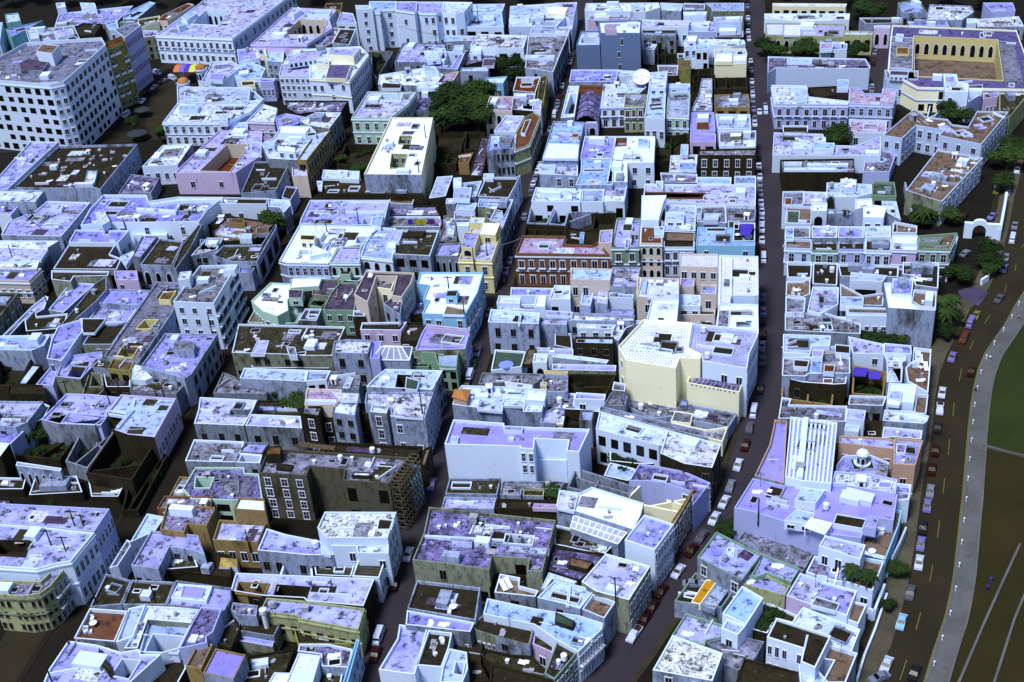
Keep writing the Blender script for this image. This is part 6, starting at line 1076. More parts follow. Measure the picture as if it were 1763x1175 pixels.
for z in (2, 4, 6, 8, 10, 12):
    for dy in (.6, 2): b.beam((a.x, a.y - dy, z), (e.x, e.y - dy, z), .14)
    if z % 4 == 0: b.beam((a.x, a.y - 1.3, z), (e.x, e.y - 1.3, z), 1.3, .1, 1)
root = empty('scaffold', (a.x, a.y, 0), 'rusty scaffold tower against the front of the derelict block', 'scaffold')
for i, v in enumerate(b.v): b.v[i] = (v[0] - a.x, v[1] - a.y, v[2])
b.obj('frame', [mat('rusty_steel', '5c4434', '7c6450', '2c2018', .4, .6), M_side], root)
Q = poly('B2', [1400, 830, 1258, 1008], 0); a, e = poly('B2', [1395, 830, 1258, 1008], 13); a.z = e.z = 0; u = (e - a); nrm = Vector((-u.y, u.x, 0)).normalized()
if nrm.x < 0: nrm = -nrm
b = MB()
for k in range(9):
    for o_ in (.5, 2.6):
        v = u * (k / 8) + nrm * o_; b.beam((v.x, v.y, 0), (v.x, v.y, 15), .16)
for z in range(1, 16, 2):
    for o_ in (.5, 2.6): b.beam(nrm * o_ + Vector((0, 0, z)), u + nrm * o_ + Vector((0, 0, z)), .16)
    for k in range(9): v = u * (k / 8); b.beam(v + nrm * .5 + Vector((0, 0, z)), v + nrm * 2.6 + Vector((0, 0, z)), .14)
for k in range(8):
    for z in range(1, 13, 4):
        v0 = u * (k / 8) + nrm * 2.7; v1 = u * ((k + 1) / 8) + nrm * 2.7; b.beam((v0.x, v0.y, z), (v1.x, v1.y, z + 4), .14)
root = empty('scaffold', (a.x, a.y, 0), 'tall pale scaffold along the street side of the derelict block', 'scaffold'); b.obj('frame', mat('bamboo_pole', '6c6452', '4c4638'), root)
B('B2', 9, 'cyan', 'gs', [1400, 880, 1462, 885, 1440, 960, 1400, 1005, 1392, 950], 'small turquoise house beside the street scaffold', {2: (3, 2)}, cl=0)
B('B2', 7, 'dark', 'd', [870, 728, 1475, 760, 1460, 800, 1400, 830, 870, 790], 'dark roof court with white rim behind the derelict block', {}, cl=2, par=.9)
B('B2', 7, 'dark', 'tb', [1490, 770, 1540, 745, 1500, 880, 1460, 880], 'narrow dark street house above the turquoise house', {1: (4, 1)}, cl=0)
# ================= tile C2
B('C2', 6, 'white', 'green', [598, 98, 805, 112, 775, 215, 570, 240], 'dark green roof terrace with a round blue basin', {}, rooms=[([820, 88, 878, 85, 842, 190, 782, 190], 1, 'dark', 'tb')], cl=0)
p = at(*px('C2', 672, 200), 6.1); q = MB(); q.cyl((0, 0), 1.9, 2.0, 0, .5, 16); o = q.obj('paddling_pool', mat('blue_plastic', '7c8cf0')); o.location = p; tag(o, 'round blue basin on the dark green roof terrace', 'pool')
B('C2', 7, 'white', 'w', [862, 125, 955, 128, 945, 185, 850, 185], 'small white house with a dark arched door right of the green terrace', {2: (1, 1, 'a')}, cl=0)
B('C2', 5, 'grey', 'd', [1000, -20, 1110, -10, 1120, 95, 1000, 70], 'brown shaded court under the speckled wall', cl=1)
B('C2', 8, 'dark', 'b', [1138, 12, 1400, 15, 1395, 62, 1130, 55], 'dark grey house with blue-white roof and three pale windows', {2: (3, 2, 's')}, cl=1)
B('C2', 5, 'white', 'l', [880, 85, 1125, 95, 1125, 135, 965, 130, 955, 105, 870, 110], 'violet stained yard roof beside the small white arched house', cl=5)
B('C2', 5, 'white', 'w', [990, 128, 1180, 145, 1365, 170, 1350, 190, 985, 150], 'white parapet wall with two square windows', {4: (3, 1)}, cl=0)
B('C2', 4.5, 'lilac', 'l', [985, 195, 1415, 205, 1410, 245, 980, 235], 'long violet terrace floor below the white parapet wall', cl=3)
B('C2', 5.5, 'yellow', 'gs', [930, 238, 1092, 245, 1085, 262, 930, 258], 'pale yellow low wall in the middle court', cl=0)
B('C2', 6, 'grey', 'gs', [512, 255, 930, 262, 930, 280, 860, 335, 690, 320, 485, 330], 'grey stained courts with a tiny yellow kiosk', rooms=[([660, 325 - 20, 848, 330, 848, 350, 680, 345], .6, 'white', 'w'), ([903, 310, 945, 310, 945, 335, 900, 335], 1.2, 'yellow', 'w')], cl=8)
ruin('C2', 4, 'dark', [1095, 250, 1415, 255, 1340, 400, 1185, 385, 1080, 300], 'brown weedy yard with a roofless cell below the yellow block', 1, bushes=5)
B('C2', 6, 'dirty', 'gs', [900, 262, 1090, 270, 1085, 385, 945, 385], 'dark gravelled roof yard behind the stained rooftops', cl=6)
B('C2', 10, 'dirty', 'w', [372, 340, 700, 350, 945, 370, 912, 520, 785, 520, 785, 480, 655, 480, 640, 512, 310, 470, 330, 400], 'white stained rooftops with the orange tiled pavilion', {3: (1, 1)}, rooms=[([490, 420, 660, 425, 645, 512, 475, 495], .5, 'white', 'w'), ([680, 375, 790, 378, 780, 395, 680, 395], .3, 'white', 'd'), ([810, 380, 945, 385, 930, 440, 800, 430], 1.5, 'white', 'c'), ([645, 420, 800, 425, 800, 475, 650, 470], .5, 'white', 'w')], cl=7)
P = poly('C2', [330, 358, 428, 360, 402, 430, 312, 405], 12); org = sum(P, Vector()) / 4; org.z = 10; root = empty('tiled_pavilion', org, 'small pavilion with orange pyramid tile roof on the stained rooftops', 'pavilion')
b = MB(); b.prism([v - org for v in P], 0, 2, top=False); b.obj('wall', W['peach'], root); b = MB(); ap = Vector((0, 0, 3.6)); PP = [Vector(((v - org).x * 1.15, (v - org).y * 1.15, 2)) for v in P]
for i in range(4): b.face((PP[i], PP[(i + 1) % 4], ap))
b.face(PP); b.obj('roof', mat('orange_tile', 'b07c58', 'c08c68', '7c5038', .3, .5), root)
B('C2', 4, 'dark', 'moss', [655, 490, 785, 500, 890, 530, 890, 610, 655, 590], 'tree filled slot below the stained rooftops', cl=0)
tree('C2', 710, 560, 3.2, 6, 'dark tree in the slot behind the white blank wall'); tree('C2', 850, 580, 3, 6, 'second dark tree in the slot behind the white blank wall')
B('C2', 8, 'dirty', 'lw', [925, 525, 990, 492, 1068, 495, 1065, 540, 1015, 560, 1010, 600, 900, 590], 'cream walled stepped roofs right of the tree slot', {}, holes=[([1022, 550, 1058, 550, 1050, 595, 1018, 595], 2, 'cream')], cl=2)
B('C2', 8, 'grey', 'bg', [1175, 505, 1265, 508, 1250, 580, 1165, 575], 'grey roofed room at the end of the cream walled roofs', cl=0)
B('C2', 5, 'dark', 'd', [1060, 545, 1165, 575, 1225, 590, 1220, 615, 1010, 610], 'brown yard with cream dividing walls', cl=0, par=1)
B('C2', 7, 'white', 'l', [1145, 388, 1345, 400, 1335, 440, 1130, 432], 'lilac flat roof behind the brown yard', cl=1)
B('C2', 4, 'dark', 'gs', [950, 390, 1140, 395, 1130, 470, 1180, 475, 1310, 455, 1300, 520, 1170, 505, 1070, 500, 930, 480], 'dark yards with a green-white frame, centre of the town', cl=10)
B('C2', 9, 'grey', 'gs', [1398, 316, 1482, 332, 1472, 382, 1385, 372], 'upper grey concrete box beside the yellow block', cl=0)
B('C2', 7.5, 'grey', 'gs', [1380, 388, 1492, 412, 1475, 480, 1330, 475], 'lower grey concrete box beside the yellow block', cl=0)
B('C2', 12, 'white', 'violet', [318, 575, 660, 600, 660, 620, 1237, 640, 1165, 795, 1078, 788, 1092, 716, 868, 705, 858, 775, 765, 770, 768, 758, 258, 742], 'huge blank white wall house with violet roof and a cut-in balcony court', {8: (2, 2, 's', 5)}, rooms=[([305, 675, 350, 675, 345, 715, 300, 715], .8, 'white', 'b'), ([660, 605, 785, 612, 780, 640, 655, 635], .8, 'white', 'l'), ([690, 678, 725, 678, 722, 695, 688, 695], .5, 'white', 'b')], name='apartment_block', cat='building', cl=2, par=.8, pw={})
B('C2', 6.5, 'white', 'bg', [868, 800, 1075, 808, 1078, 845, 870, 840], 'balcony court floor cut into the huge blank white wall', {}, cl=0, par=.5)
B('C2', 3.5, 'dirty', 'moss', [292, 965, 637, 968, 612, 1078, 262, 1072], 'low olive mossy roof at the foot of the huge white wall', cl=2)
B('C2', 3.5, 'dirty', 'gs', [645, 985, 1070, 990, 1040, 1040, 780, 1040, 770, 1085, 630, 1080], 'pale yard with three small windows at the foot of the huge white wall', {}, cl=5)
B('C2', 3.5, 'limeplaster', 'moss', [790, 1035, 930, 1040, 925, 1090, 785, 1085], 'small lime yellow walled pen', cl=0)
tree('C2', 980, 1050, 3.4, 5, 'dark bush tree beside the lime yellow pen')
B('C2', 5, 'dirty', 'lw', [258, 1092, 605, 1100, 590, 1175, 235, 1172], 'lilac stained roof below the low olive mossy roof', cl=3)
B('C2', 4.5, 'dark', 'd', [610, 1105, 1035, 1115, 1030, 1175, 600, 1170], 'brown wall sheds below the lime yellow pen', rooms=[([860, 1130, 1020, 1135, 1010, 1165, 850, 1160], .8, 'pink', 'pk')], cl=4)
# ================= tile D2
B('D2', 15, 'cream', 'ct', [225, -100, 558, -78, 530, 90, 620, 135, 608, 168, 472, 160, 445, 232, 108, 176, 56, 82], 'largest yellow block with bright slab roof and a tall blank wall', {7: (1, 3), 8: (3, 3)}, holes=[([170, 62, 418, 100, 412, 118, 165, 80], 1.2, 'white', 'd')], rooms=[], name='apartment_block', cat='building', cl=1, par=.8, pw={})
B('D2', 14.5, 'white', 'lt', [560, -78, 1000, -30, 995, 10, 940, 130, 925, 228, 625, 178, 620, 150, 532, 88], 'pale slab roof with a rusty pipe frame, right half of the yellow block', {2: (9, 3, 's'), 3: (8, 3, 's')}, name='apartment_block', cat='building', cl=2, pw={})
B('D2', 9.5, 'cream', 'ps', [648, 175, 925, 228, 925, 250, 872, 388, 520, 322, 545, 242, 620, 240], 'striped blue-grey lower roof of the yellow block over a blank cream wall', {}, holes=[([748, 200, 800, 208, 785, 255, 725, 245], 1.5, 'white', 'd')], cl=1, pw={})
P = poly('D2', [648, 175, 925, 228, 872, 388, 520, 322], 9.5); b = MB()
for k in range(1, 12):
    a = P[0].lerp(P[1], k / 12); e = P[3].lerp(P[2], k / 12); b.beam(a + Vector((0, 0, .15)), e + Vector((0, 0, .15)), .8, .5)
o = b.obj('roof_rib', RF['ps']); o.parent = ALL[-1][0]; o.matrix_parent_inverse = Matrix.Translation(-ALL[-1][0].location)
B('D2', 3.5, 'dirty', 'gs', [120, 388, 480, 455, 860, 530, 800, 625, 420, 550, 290, 565, 130, 490], 'grey stained low roofs at the foot of the yellow wall', rooms=[([440, 505, 560, 525, 545, 590, 410, 575], 1, 'cream', 'gs'), ([475, 430, 525, 430, 520, 470, 470, 465], .8, 'grey', 'bg')], cl=7)
B('D2', 4, 'cream', 'gs', [415, 590, 650, 640, 795, 620, 760, 720, 640, 690, 420, 640], 'cream walled strip with loose planks, by the street bend', cl=5)
B('D2', 10, 'white', 'w', [-70, 515, 385, 640, 372, 752, 330, 745, -95, 635], 'long stained white roof above a gallery of wide dark openings', {3: (5, 2, 'h')}, cl=3)
B('D2', 7, 'dirty', 'gs', [-60, 480, 430, 598, 640, 650, 640, 690, 385, 635, -70, 508], 'crumbling stone garden wall along the long gallery roof', cl=2)
B('D2', 10.5, 'dark', 's', [388, 642, 750, 738, 690, 898, 500, 870, 340, 800], 'cracked white roof with a dark grey side wall, at the street bend', {1: (6, 2, 's'), 3: (2, 1)}, cl=2)
B('D2', 4, 'dark', 'd', [0, 760, 230, 800, 330, 820, 320, 870, 190, 870, 0, 850], 'dark garden in front of the gallery of wide openings', cl=0)
for x, y, q in ((30, 800, 'left'), (150, 860, 'middle'), (290, 830, 'right')): tree('D2', x, y, 4, 5, 'dark garden tree in front of the long gallery, %s one of three' % q, 'trees in front of the long gallery')
B('D2', 3.5, 'dark', 'bg', [0, 860, 160, 900, 190, 920, 120, 985, -40, 950], 'low shed with a white awning in the gallery garden', cl=1)
B('D2', 8, 'lilac', 'ps', [200, 868, 340, 890, 500, 920, 680, 1000, 668, 1010, 560, 1150, 555, 1060, 370, 1000, 250, 985, 128, 985], 'violet stained roof with debris beside the street bend', {3: (6, 2, 's')}, cl=9)
ruin('D2', 7, 'cream', [215, 985, 350, 1000, 555, 1050, 560, 1080, 480, 1190, 90, 1110], 'roofless ruin with cream broken walls by the street', 2, bushes=4)
ruin('C2', 7, 'grey', [1140, 882, 1545, 1010, 1480, 1115, 1080, 1015], 'roofless stained shell below the gallery garden', 2, bushes=2)
B('D2', 8.5, 'ochre', 'w', [560, 1035, 570, 1045, 430, 1290, 400, 1280], 'thin ochre street front beside the roofless ruin', {1: (5, 2, 's')}, cl=0)
# right bank of the straight street
B('D2', 8, 'white', 'b', [1168, -5, 1490, 5, 1482, 75, 1365, 75, 1350, 130, 1168, 120], 'wide pale blue roof on the right kerb of the straight street', cl=2)
B('D2', 7, 'white', 'gs', [1168, 150, 1360, 150, 1365, 90, 1567, 70, 1620, 150, 1620, 260, 1345, 262, 1320, 280, 1160, 275], 'crowded terraces with violet roofed cabins and a round tank', rooms=[([1365, 92, 1442, 95, 1435, 142, 1362, 140], 1.8, 'white', 'violet'), ([1240, 155, 1345, 165, 1335, 212, 1238, 205], 1, 'white', 'd'), ([1445, 190, 1520, 195, 1512, 245, 1440, 240], 1.2, 'white', 't'), ([1520, 55, 1620, 65, 1620, 120, 1515, 110], 1.5, 'white', 'd'), ([1360, 150, 1430, 155, 1425, 250, 1350, 245], .5, 'white', 'bg')], cl=6)
B('D2', 6, 'dark', 'gs', [1160, 285, 1330, 285, 1360, 265, 1600, 270, 1590, 330, 1510, 335, 1300, 320], 'grey mottled wall top below the crowded terraces', {}, rooms=[([1440, 285, 1505, 285, 1500, 320, 1435, 318], .3, 'white', 't')], cl=1)
ruin('D2', 3.5, 'ochre', [1160, 320, 1515, 345, 1500, 465, 1155, 415], 'brown yard with louvred fence and timber frame', 1, bushes=2)
B('D2', 6, 'grey', 'gs', [1158, 420, 1225, 430, 1210, 470, 1600, 480, 1590, 585, 1530, 585, 1200, 565, 1135, 565], 'broad dark mottled roof above the slatted hall', rooms=[], cl=2)
B('D2', 6, 'peach', 'violet', [1110, 580, 1195, 588, 1172, 1010, 975, 960, 1075, 750, 1100, 640], 'violet terrace with potted plants between the street and the slatted hall', {}, cl=4, par=1)
hr = B('D2', 11, 'white', 'lt', [1218, 552, 1322, 565, 1534, 592, 1492, 1005, 1290, 985, 1180, 960], 'large hall roof striped with long white ribs', {}, cl=2, name='hall', cat='building')
P = poly('D2', [1218, 556, 1534, 594, 1490, 1003, 1180, 958], 11); b = MB()
for k in range(1, 11):
    a = P[0].lerp(P[1], k / 11); e = P[3].lerp(P[2], k / 11); b.beam(a + Vector((0, 0, .1)), e + Vector((0, 0, .1)), .5, .5)
a = P[0].lerp(P[1], .33); e = P[3].lerp(P[2], .33); b.beam(a + Vector((0, 0, .6)), e + Vector((0, 0, .6)), 1.2, 1.2)
o = b.obj('roof_rib', W['white']); o.parent = hr; o.matrix_parent_inverse = Matrix.Translation(-hr.location)
# the big violet wedge roof house
B('F', 9, 'lilac', 'violet', [1296, 827, 1349, 840, 1432, 838, 1545, 855, 1538, 900, 1500, 893, 1482, 930, 1412, 922, 1305, 887, 1264, 878], 'large violet roofed house with long curved blue-lilac front wall', {}, rooms=[([1382, 840, 1420, 846, 1404, 868, 1368, 863], 2, 'white', 'b', {}), ([1372, 888 - 10, 1402, 885, 1398, 905, 1350, 898], 2.2, 'white', 'b', {2: (2, 1)}), ([1492, 891, 1512, 895, 1508, 912, 1486, 908], 2.2, 'lilac', 'l', {}), ([1440, 886, 1492, 895, 1485, 912, 1434, 903], 1, 'white', 'd')], cl=9, name='villa', pw={})
root = ALL[-1][0]; b = MB(); A0_, A1_ = at(1396, 893, 11.5), at(1432, 902, 11.5); B0_, B1_ = at(1386, 908, 11.5), at(1420, 920, 11.5)
for k in range(7):
    t = k / 6; b.beam(A0_.lerp(B0_, t), A1_.lerp(B1_, t), .35, .25)
b.beam(A0_, B0_, .3); b.beam(A1_, B1_, .3)
for v in (A0_, A1_, B0_, B1_): b.beam(v, (v.x, v.y, 9), .25)
o = b.obj('pergola', M_whitep); o.parent = root; o.matrix_parent_inverse = Matrix.Translation(-root.location)
# ================= tile E2
B('E2', 7, 'white', 'lw', [-20 + 400, 10, 620, 62, 620, 130, 410, 125], 'long white parapet roof behind the violet awnings', cl=1)
B('E2', 7.5, 'white', 'l', [622, 55, 805, 72, 808, 128, 618, 122], 'small lilac roofed house with two windows under the garden trees', {2: (2, 2)}, cl=1)
B('E2', 6.5, 'white', 'tb', [820, 92, 940, 105, 928, 285, 918, 400, 780, 320, 765, 230, 820, 180], 'white seaward terrace with brown deck and loungers', {1: (4, 1)}, rooms=[([820, 95, 872, 100, 860, 190, 815, 190], 1, 'white', 'w')], cl=4, par=1)
B('E2', 7, 'white', 'w', [620, 130, 770, 140, 770, 175, 745, 185, 740, 320, 640, 320, 640, 185], 'white house with a brown floored roof slot behind the terrace with loungers', {}, holes=[([680, 215, 742, 215, 735, 315, 650, 310], 2, 'white', 'tb')], cl=3)
ruin('E2', 5, 'ochre', [415, 190, 640, 235, 620, 400, 405, 385], 'brown garden court under two violet awnings', 0, bushes=5)
for pts, lb in (([418, 212, 515, 215, 500, 272, 412, 265], 'left violet awning stretched over the brown garden court'), ([515, 232, 600, 240, 595, 290, 520, 285], 'right violet awning beside the ochre post')):
    Q = poly('E2', pts, 5.5); b = MB(); o_ = sum(Q, Vector()) / 4; b.prism([v - o_ for v in Q], 0, .12); b.face([v - o_ for v in Q]); o = b.obj('awning', mat('violet_canvas', '3c2ca8', '4c3cc0')); o.location = o_; tag(o, lb, 'awning')
B('E2', 7, 'grey', 'gs', [390, 408, 640, 415, 615, 480, 380, 470], 'grey wall with three dark doors behind the modern white house', {2: (3, 1, 'h')}, cl=1)
B('E2', 9.5, 'white', 'c', [655, 325, 842, 335, 822, 460, 640, 440], 'modern white house with a slatted skylight near the coast road', {2: (1, 1)}, rooms=[([665, 370, 745, 370, 735, 430, 655, 425], .8, 'white', 'bg'), ([645, 445 - 20, 740, 440, 725, 470, 640, 460], .6, 'white', 'c')], cl=1)
B('E2', 7, 'white', 'tb', [842, 405, 920, 410, 905, 540, 820, 535], 'brown roof terrace at the seaward side of the modern white house', cl=0, par=.9)
B('E2', 8, 'white', 'w', [625, 505, 820, 515, 925, 548, 912, 585, 890, 600, 612, 580], 'long white roof in front of the modern white house', {}, cl=1)
B('E2', 7, 'lilac', 'lw', [620, 620, 880, 645, 872, 705, 700, 690, 608, 695], 'small lilac roof with a dark stain near the coast road', cl=1)
B('E2', 9, 'white', 'lw', [372, 498, 500, 510, 488, 578, 365, 560], 'white pavilion house with one brown window right of the slatted hall', {2: (1, 1)}, cl=0)
B('E2', 7, 'white', 'b', [362, 605, 458, 615, 450, 655, 355, 645], 'low white box right of the slatted hall', rooms=[], cl=0)
B('E2', 3, 'dark', 'd', [500, 560, 620, 560, 610, 690, 500, 680], 'dark garden slot with white rim left of the small lilac roof', cl=1)
B('E2', 7.5, 'peach', 'lw', [320, 680, 640, 695, 695, 712, 690, 772, 318, 728], 'lilac roofed range above a peach wall with wide windows', {3: (4, 1)}, cl=2)
B('E2', 9, 'peach', 'l', [692, 695, 885, 712, 832, 882, 682, 872], 'peach end house with lilac roof beside the coast road', {2: (1, 1)}, rooms=[([708, 725, 775, 730, 765, 790, 702, 790], .5, 'white', 'ps')], cl=2)
B('E2', 5, 'white', 'l', [350, 815, 520, 805, 655, 860, 640, 960, 300, 935, 300, 880], 'lilac court with a domed white kiosk', rooms=[([580, 865, 655, 870, 640, 955, 560, 950], .8, 'grey', 'gs')], cl=1)
p = at(*px('E2', 475, 850), 5); root = empty('domed_kiosk', (p.x, p.y, 5), 'round white domed kiosk with arched openings in the lilac court', 'kiosk')
b = MB(); b.cyl((0, 0), 1.2, 1.2, 0, 2.6, 14); b.cyl((0, 0), 2.0, 2.0, 0, .3, 16); b.cyl((0, 0), 1.5, 1.5, 2.6, 2.8, 14); b.obj('wall', W['white'], root); b = MB()
for k in range(5): b.cyl((0, 0), 1.4 * math.cos(k * .3), 1.4 * math.cos((k + 1) * .3), 2.8 + 1.0 * math.sin(k * .3), 2.8 + 1.0 * math.sin((k + 1) * .3), 14)
b.cyl((0, 0), .06, .06, 3.7, 5.2, 6); b.obj('dome', M_whitep, root)
for k in range(3): q = link('arch', UW['a'], root, (1.22 * math.cos(-1.57 + (k - 1) * .9), 1.22 * math.sin(-1.57 + (k - 1) * .9), 1.2)); q.rotation_euler = (0, 0, (k - 1) * .9); q.scale = (.8, 1, 1.8)
B('E2', 9.5, 'lilac', 'w', [290, 920, 520, 935, 712, 975, 700, 1072, 268, 1000], 'stained white roof on a blue-lilac wall behind the violet roofed villa', {3: (5, 1)}, rooms=[([590, 978, 680, 985, 670, 1025, 580, 1020], .6, 'white', 'l')], cl=2)
B('E2', 6, 'white', 'l', [710, 1010, 805, 1020, 790, 1120, 700, 1130], 'small white rimmed terrace of plants beside the coast road', cl=3, par=1)
# ================= row 3, tile A3
B('A3', 12.5, 'lilac', 'lw', [-20, -20, 742, 18, 640, 172, 380, 145, -20, 112], 'lilac roof strewn with debris, upper one of the pair at the lower left', {1: (5, 2, 's')}, cl=12)
B('A3', 12.5, 'white', 'lw', [-20, 118, 320, 145, 638, 180, 482, 372, 380, 390, 250, 425, -60, 405], 'lilac roof with a sunken triangular court and a big antenna frame', {2: (4, 2, 'S')  if 0 else (5, 2, 's'), 4: (5, 1)}, holes=[([-20, 228, 195, 232, 165, 330, -20, 318], 3, 'dark', 'd')], cl=6, trim='white')
B('A3', 10, 'limeplaster', 'ps', [-60, 505, 280, 515, 330, 470, 400, 400, 492, 372, 352, 545, 275, 600, 150, 618, -60, 600], 'lime green corner building with rounded front and long balconies', {4: (5, 3, 'B'), 5: (2, 3), 6: (3, 3), 7: (5, 3)}, trim='sage', par=1, cl=5, name='corner_building', cat='building')
B('A3', 8, 'dirty', 'l', [1022, 165, 1338, 195, 1385, 330, 1310, 300, 1145, 275, 1072, 425, 888, 400], 'L shaped lilac roof with stained walls around a dark court', {4: (2, 1), 5: (3, 1)}, cl=0)
B('A3', 5, 'dark', 'moss', [1150, 290, 1300, 310, 1340, 410, 1090, 430], 'dark court enclosed by the L shaped lilac roof', cl=2)
B('A3', 9, 'ochre', 'ps', [1130, -20, 1452, 8, 1450, 30, 1395, 132, 1268, 118, 1245, 178, 1083, 158], 'tan walled house with black-violet roof and a white loop', cl=6)
B('B3', 7, 'ochre', 'lw', [112, 98, 432, 118, 372, 252, 68, 235], 'tan walled terrace with pale lilac floor and arched openings', {2: (4, 1)}, cl=2, par=.9)
B('B2', 11, 'ochre', 'c', [243, 1095, 415, 1105, 422, 1190, 205, 1175], 'tan walled house with clean white roof', {}, cl=0)
B('A3', 7, 'white', 'b', [995, 50, 1115, 72, 1045, 175, 990, 195, 880, 245], 'slanting white roof strip by the left hand lane', cl=0)
B('A3', 5, 'white', 'gs', [860, 225, 900, 245, 800, 400, 740, 420], 'narrow parapet with rubble by the left hand lane', cl=5)
B('A3', 4, 'dark', 'd', [1390, 300, 1567, 330, 1560, 480, 1100, 430, 1350, 420], 'dark weedy yard around the yellow glass pyramid', cl=3)
P = poly('B3', [120, 335, 228, 342, 228, 402, 105, 400], 4.5); org = sum(P, Vector()) / 4; org.z = 0; root = empty('pyramid_kiosk', org, 'small white kiosk with yellow glass pyramid roof in the dark yard', 'kiosk')
b = MB(); b.prism([v - org for v in P], 0, 4.5, top=False); b.obj('wall', W['white'], root); b = MB()
for i in range(4): v0, v1 = P[i] - org, P[(i + 1) % 4] - org; b.face((v0, v1, Vector((0, 0, 5.8))))
b.obj('roof', mat('yellow_glass', '8c7830', 'b8a868', '4c3c18', .4, .8), root)
B('A3', 7, 'dirty', 'moss', [720, 455, 890, 500, 822, 662, 610, 680], 'mossy black roof with a white rim on the right kerb of the lane', cl=3)
B('A3', 7, 'dirty', 'moss', [895, 498, 1182, 512, 1125, 665, 830, 665], 'second mossy black roof with rusty streaks', cl=6)
B('A3', 8, 'grey', 'l', [1190, 500, 1562, 552, 1562, 630, 1500, 740, 1340, 685, 1125, 665], 'lilac roof with a white framed sunken skylight', {3: (2, 1)}, rooms=[([1200, 515, 1432, 532, 1392, 635, 1155, 612], .7, 'white', 'w'), ([1240, 530, 1385, 545, 1360, 610, 1220, 600], .75, 'lilac', 'violet')], cl=1)
B('A3', 8, 'white', 't', [612, 695, 868, 714, 780, 922, 505, 898], 'red brown roof terrace with white chairs at the lower left', {}, cl=0, par=.9)
B('A3', 8, 'white', 'b', [872, 690, 985, 665, 900, 880, 785, 920], 'narrow pale roof right of the red brown terrace', cl=0)
B('A3', 7.5, 'sage', 'w', [990, 672, 1350, 690, 1290, 790, 1000, 765, 930, 960, 840, 960, 900, 870], 'cream and white roof around a deep white court', cl=5)
B('A3', 6.5, 'white', 'bg', [1005, 770, 1300, 795, 1215, 965, 1095, 1000, 945, 990], 'deep white walled court at the lower left', holes=[([1035, 860, 1242, 878, 1200, 985, 985, 975], 5, 'white', 'tb')], cl=0, par=.9)
B('A3', 9, 'lilac', 'ps', [1360, 680, 1502, 690, 1440, 850, 1395, 880, 1400, 920, 1275, 950, 1210, 960, 1298, 785], 'violet stained roof with a jagged edge, right of the deep court', {3: (2, 1)}, cl=5)
B('A3', 8, 'white', 'l', [465, 908, 655, 935, 820, 985, 940, 965, 955, 1000, 1090, 1000, 870, 1200, 290, 1210, 335, 1100], 'wide lilac roof with a black pit and a dark ramp at the bottom left', {}, holes=[([828, 1028, 945, 1040, 870, 1160, 758, 1135], 4, 'white', 'd')], rooms=[([670, 945, 700, 1000, 775, 1120, 740, 1130, 660, 1020], .8, 'dark', 'moss')], cl=3)
B('A3', 8, 'ochre', 'tb', [1340, 920, 1440, 930, 1360, 1100, 1255, 1080], 'tan terrace with a white bench at the bottom left', cl=0)
B('B3', 8.5, 'ochre', 'violet', [85, 955, 288, 998, 205, 1168, 0, 1120], 'bright violet flat roof at the bottom left', {}, cl=0, par=.4)
B('A3', 4, 'dark', 'd', [1110, 1000, 1250, 960, 1260, 1090, 1200, 1200, 1000, 1200], 'dark yards left of the bright violet flat roof', cl=2)
B('A3', 5, 'dark', 'moss', [1440, 770, 1567, 690, 1620, 830, 1560, 960, 1400, 900], 'dark yard with debris right of the jagged violet roof', cl=5)
# ================= tile B3
B('B3', 12, 'white', 'bw', [822, 38, 1305, 40, 1290, 80, 1245, 215, 835, 215, 772, 145], 'white painted roof blotched with black stains beside the central street', {1: (3, 2), 2: (3, 3, 's'), 3: (0, 0)} and {2: (3, 3, 's')}, rooms=[([1185, 75, 1290, 85, 1270, 150, 1170, 150], -.0 + .2, 'white', 'd')], cl=6, name='apartment_block', cat='building')
B('B3', 10, 'white', 'w', [830, 222, 1252, 218, 1252, 320, 1042, 318, 1035, 270, 870, 268], 'lower white roof stepping down from the blotched roof', {1: (3, 3, 's')}, cl=1)
B('B3', 7.5, 'dirty', 'lw', [430, 150, 560, 190, 790, 235, 850, 250, 880, 330, 700, 330, 368, 298], 'pale lilac roof with rounded pillar, left of the blotched roof', {4: (2, 1), 5: (4, 1)}, rooms=[([790, 235, 850, 230, 860, 320, 800, 310], .8, 'white', 'b')], cl=3)
ruin('B3', 4, 'white', [552, 335, 728, 342, 742, 480, 508, 475], 'roofless white room with one square hole in its back wall', 0, bushes=0)
B('B3', 4, 'dark', 'moss', [745, 345, 1035, 350, 1000, 475, 760, 465], 'weedy rust coloured yard beside the black slatted roof', cl=6)
B('B3', 6.5, 'white', 'd', [1052, 358, 1232, 368, 1190, 490, 1008, 480], 'black slatted roof with white end walls on the central street', {1: (3, 1)}, cl=0, par=.9)
b = MB(); P = poly('B3', [1060, 368, 1225, 376, 1182, 480, 1018, 470], 6.5)
for k in range(6): b.beam(P[0].lerp(P[3], (k + .5) / 6) + Vector((0, 0, .2)), P[1].lerp(P[2], (k + .5) / 6) + Vector((0, 0, .2)), .5, .4)
o = b.obj('roof_slat', M_side); o.parent = ALL[-1][0]; o.matrix_parent_inverse = Matrix.Translation(-ALL[-1][0].location)
B('B3', 7, 'dark', 'lw', [222, 450, 1160, 490, 1145, 520, 1082, 675, 700, 640, 680, 620, 410, 605, 188, 570], 'long pale lilac roof with two brown wells across the lower middle', {6: (0, 0)} and {1: (4, 2)}, holes=[([242, 510, 440, 522, 408, 598, 225, 580], 4, 'ochre', 'd'), ([502, 530, 712, 545, 682, 628, 480, 605], 4, 'dark', 'd')], rooms=[], cl=3)
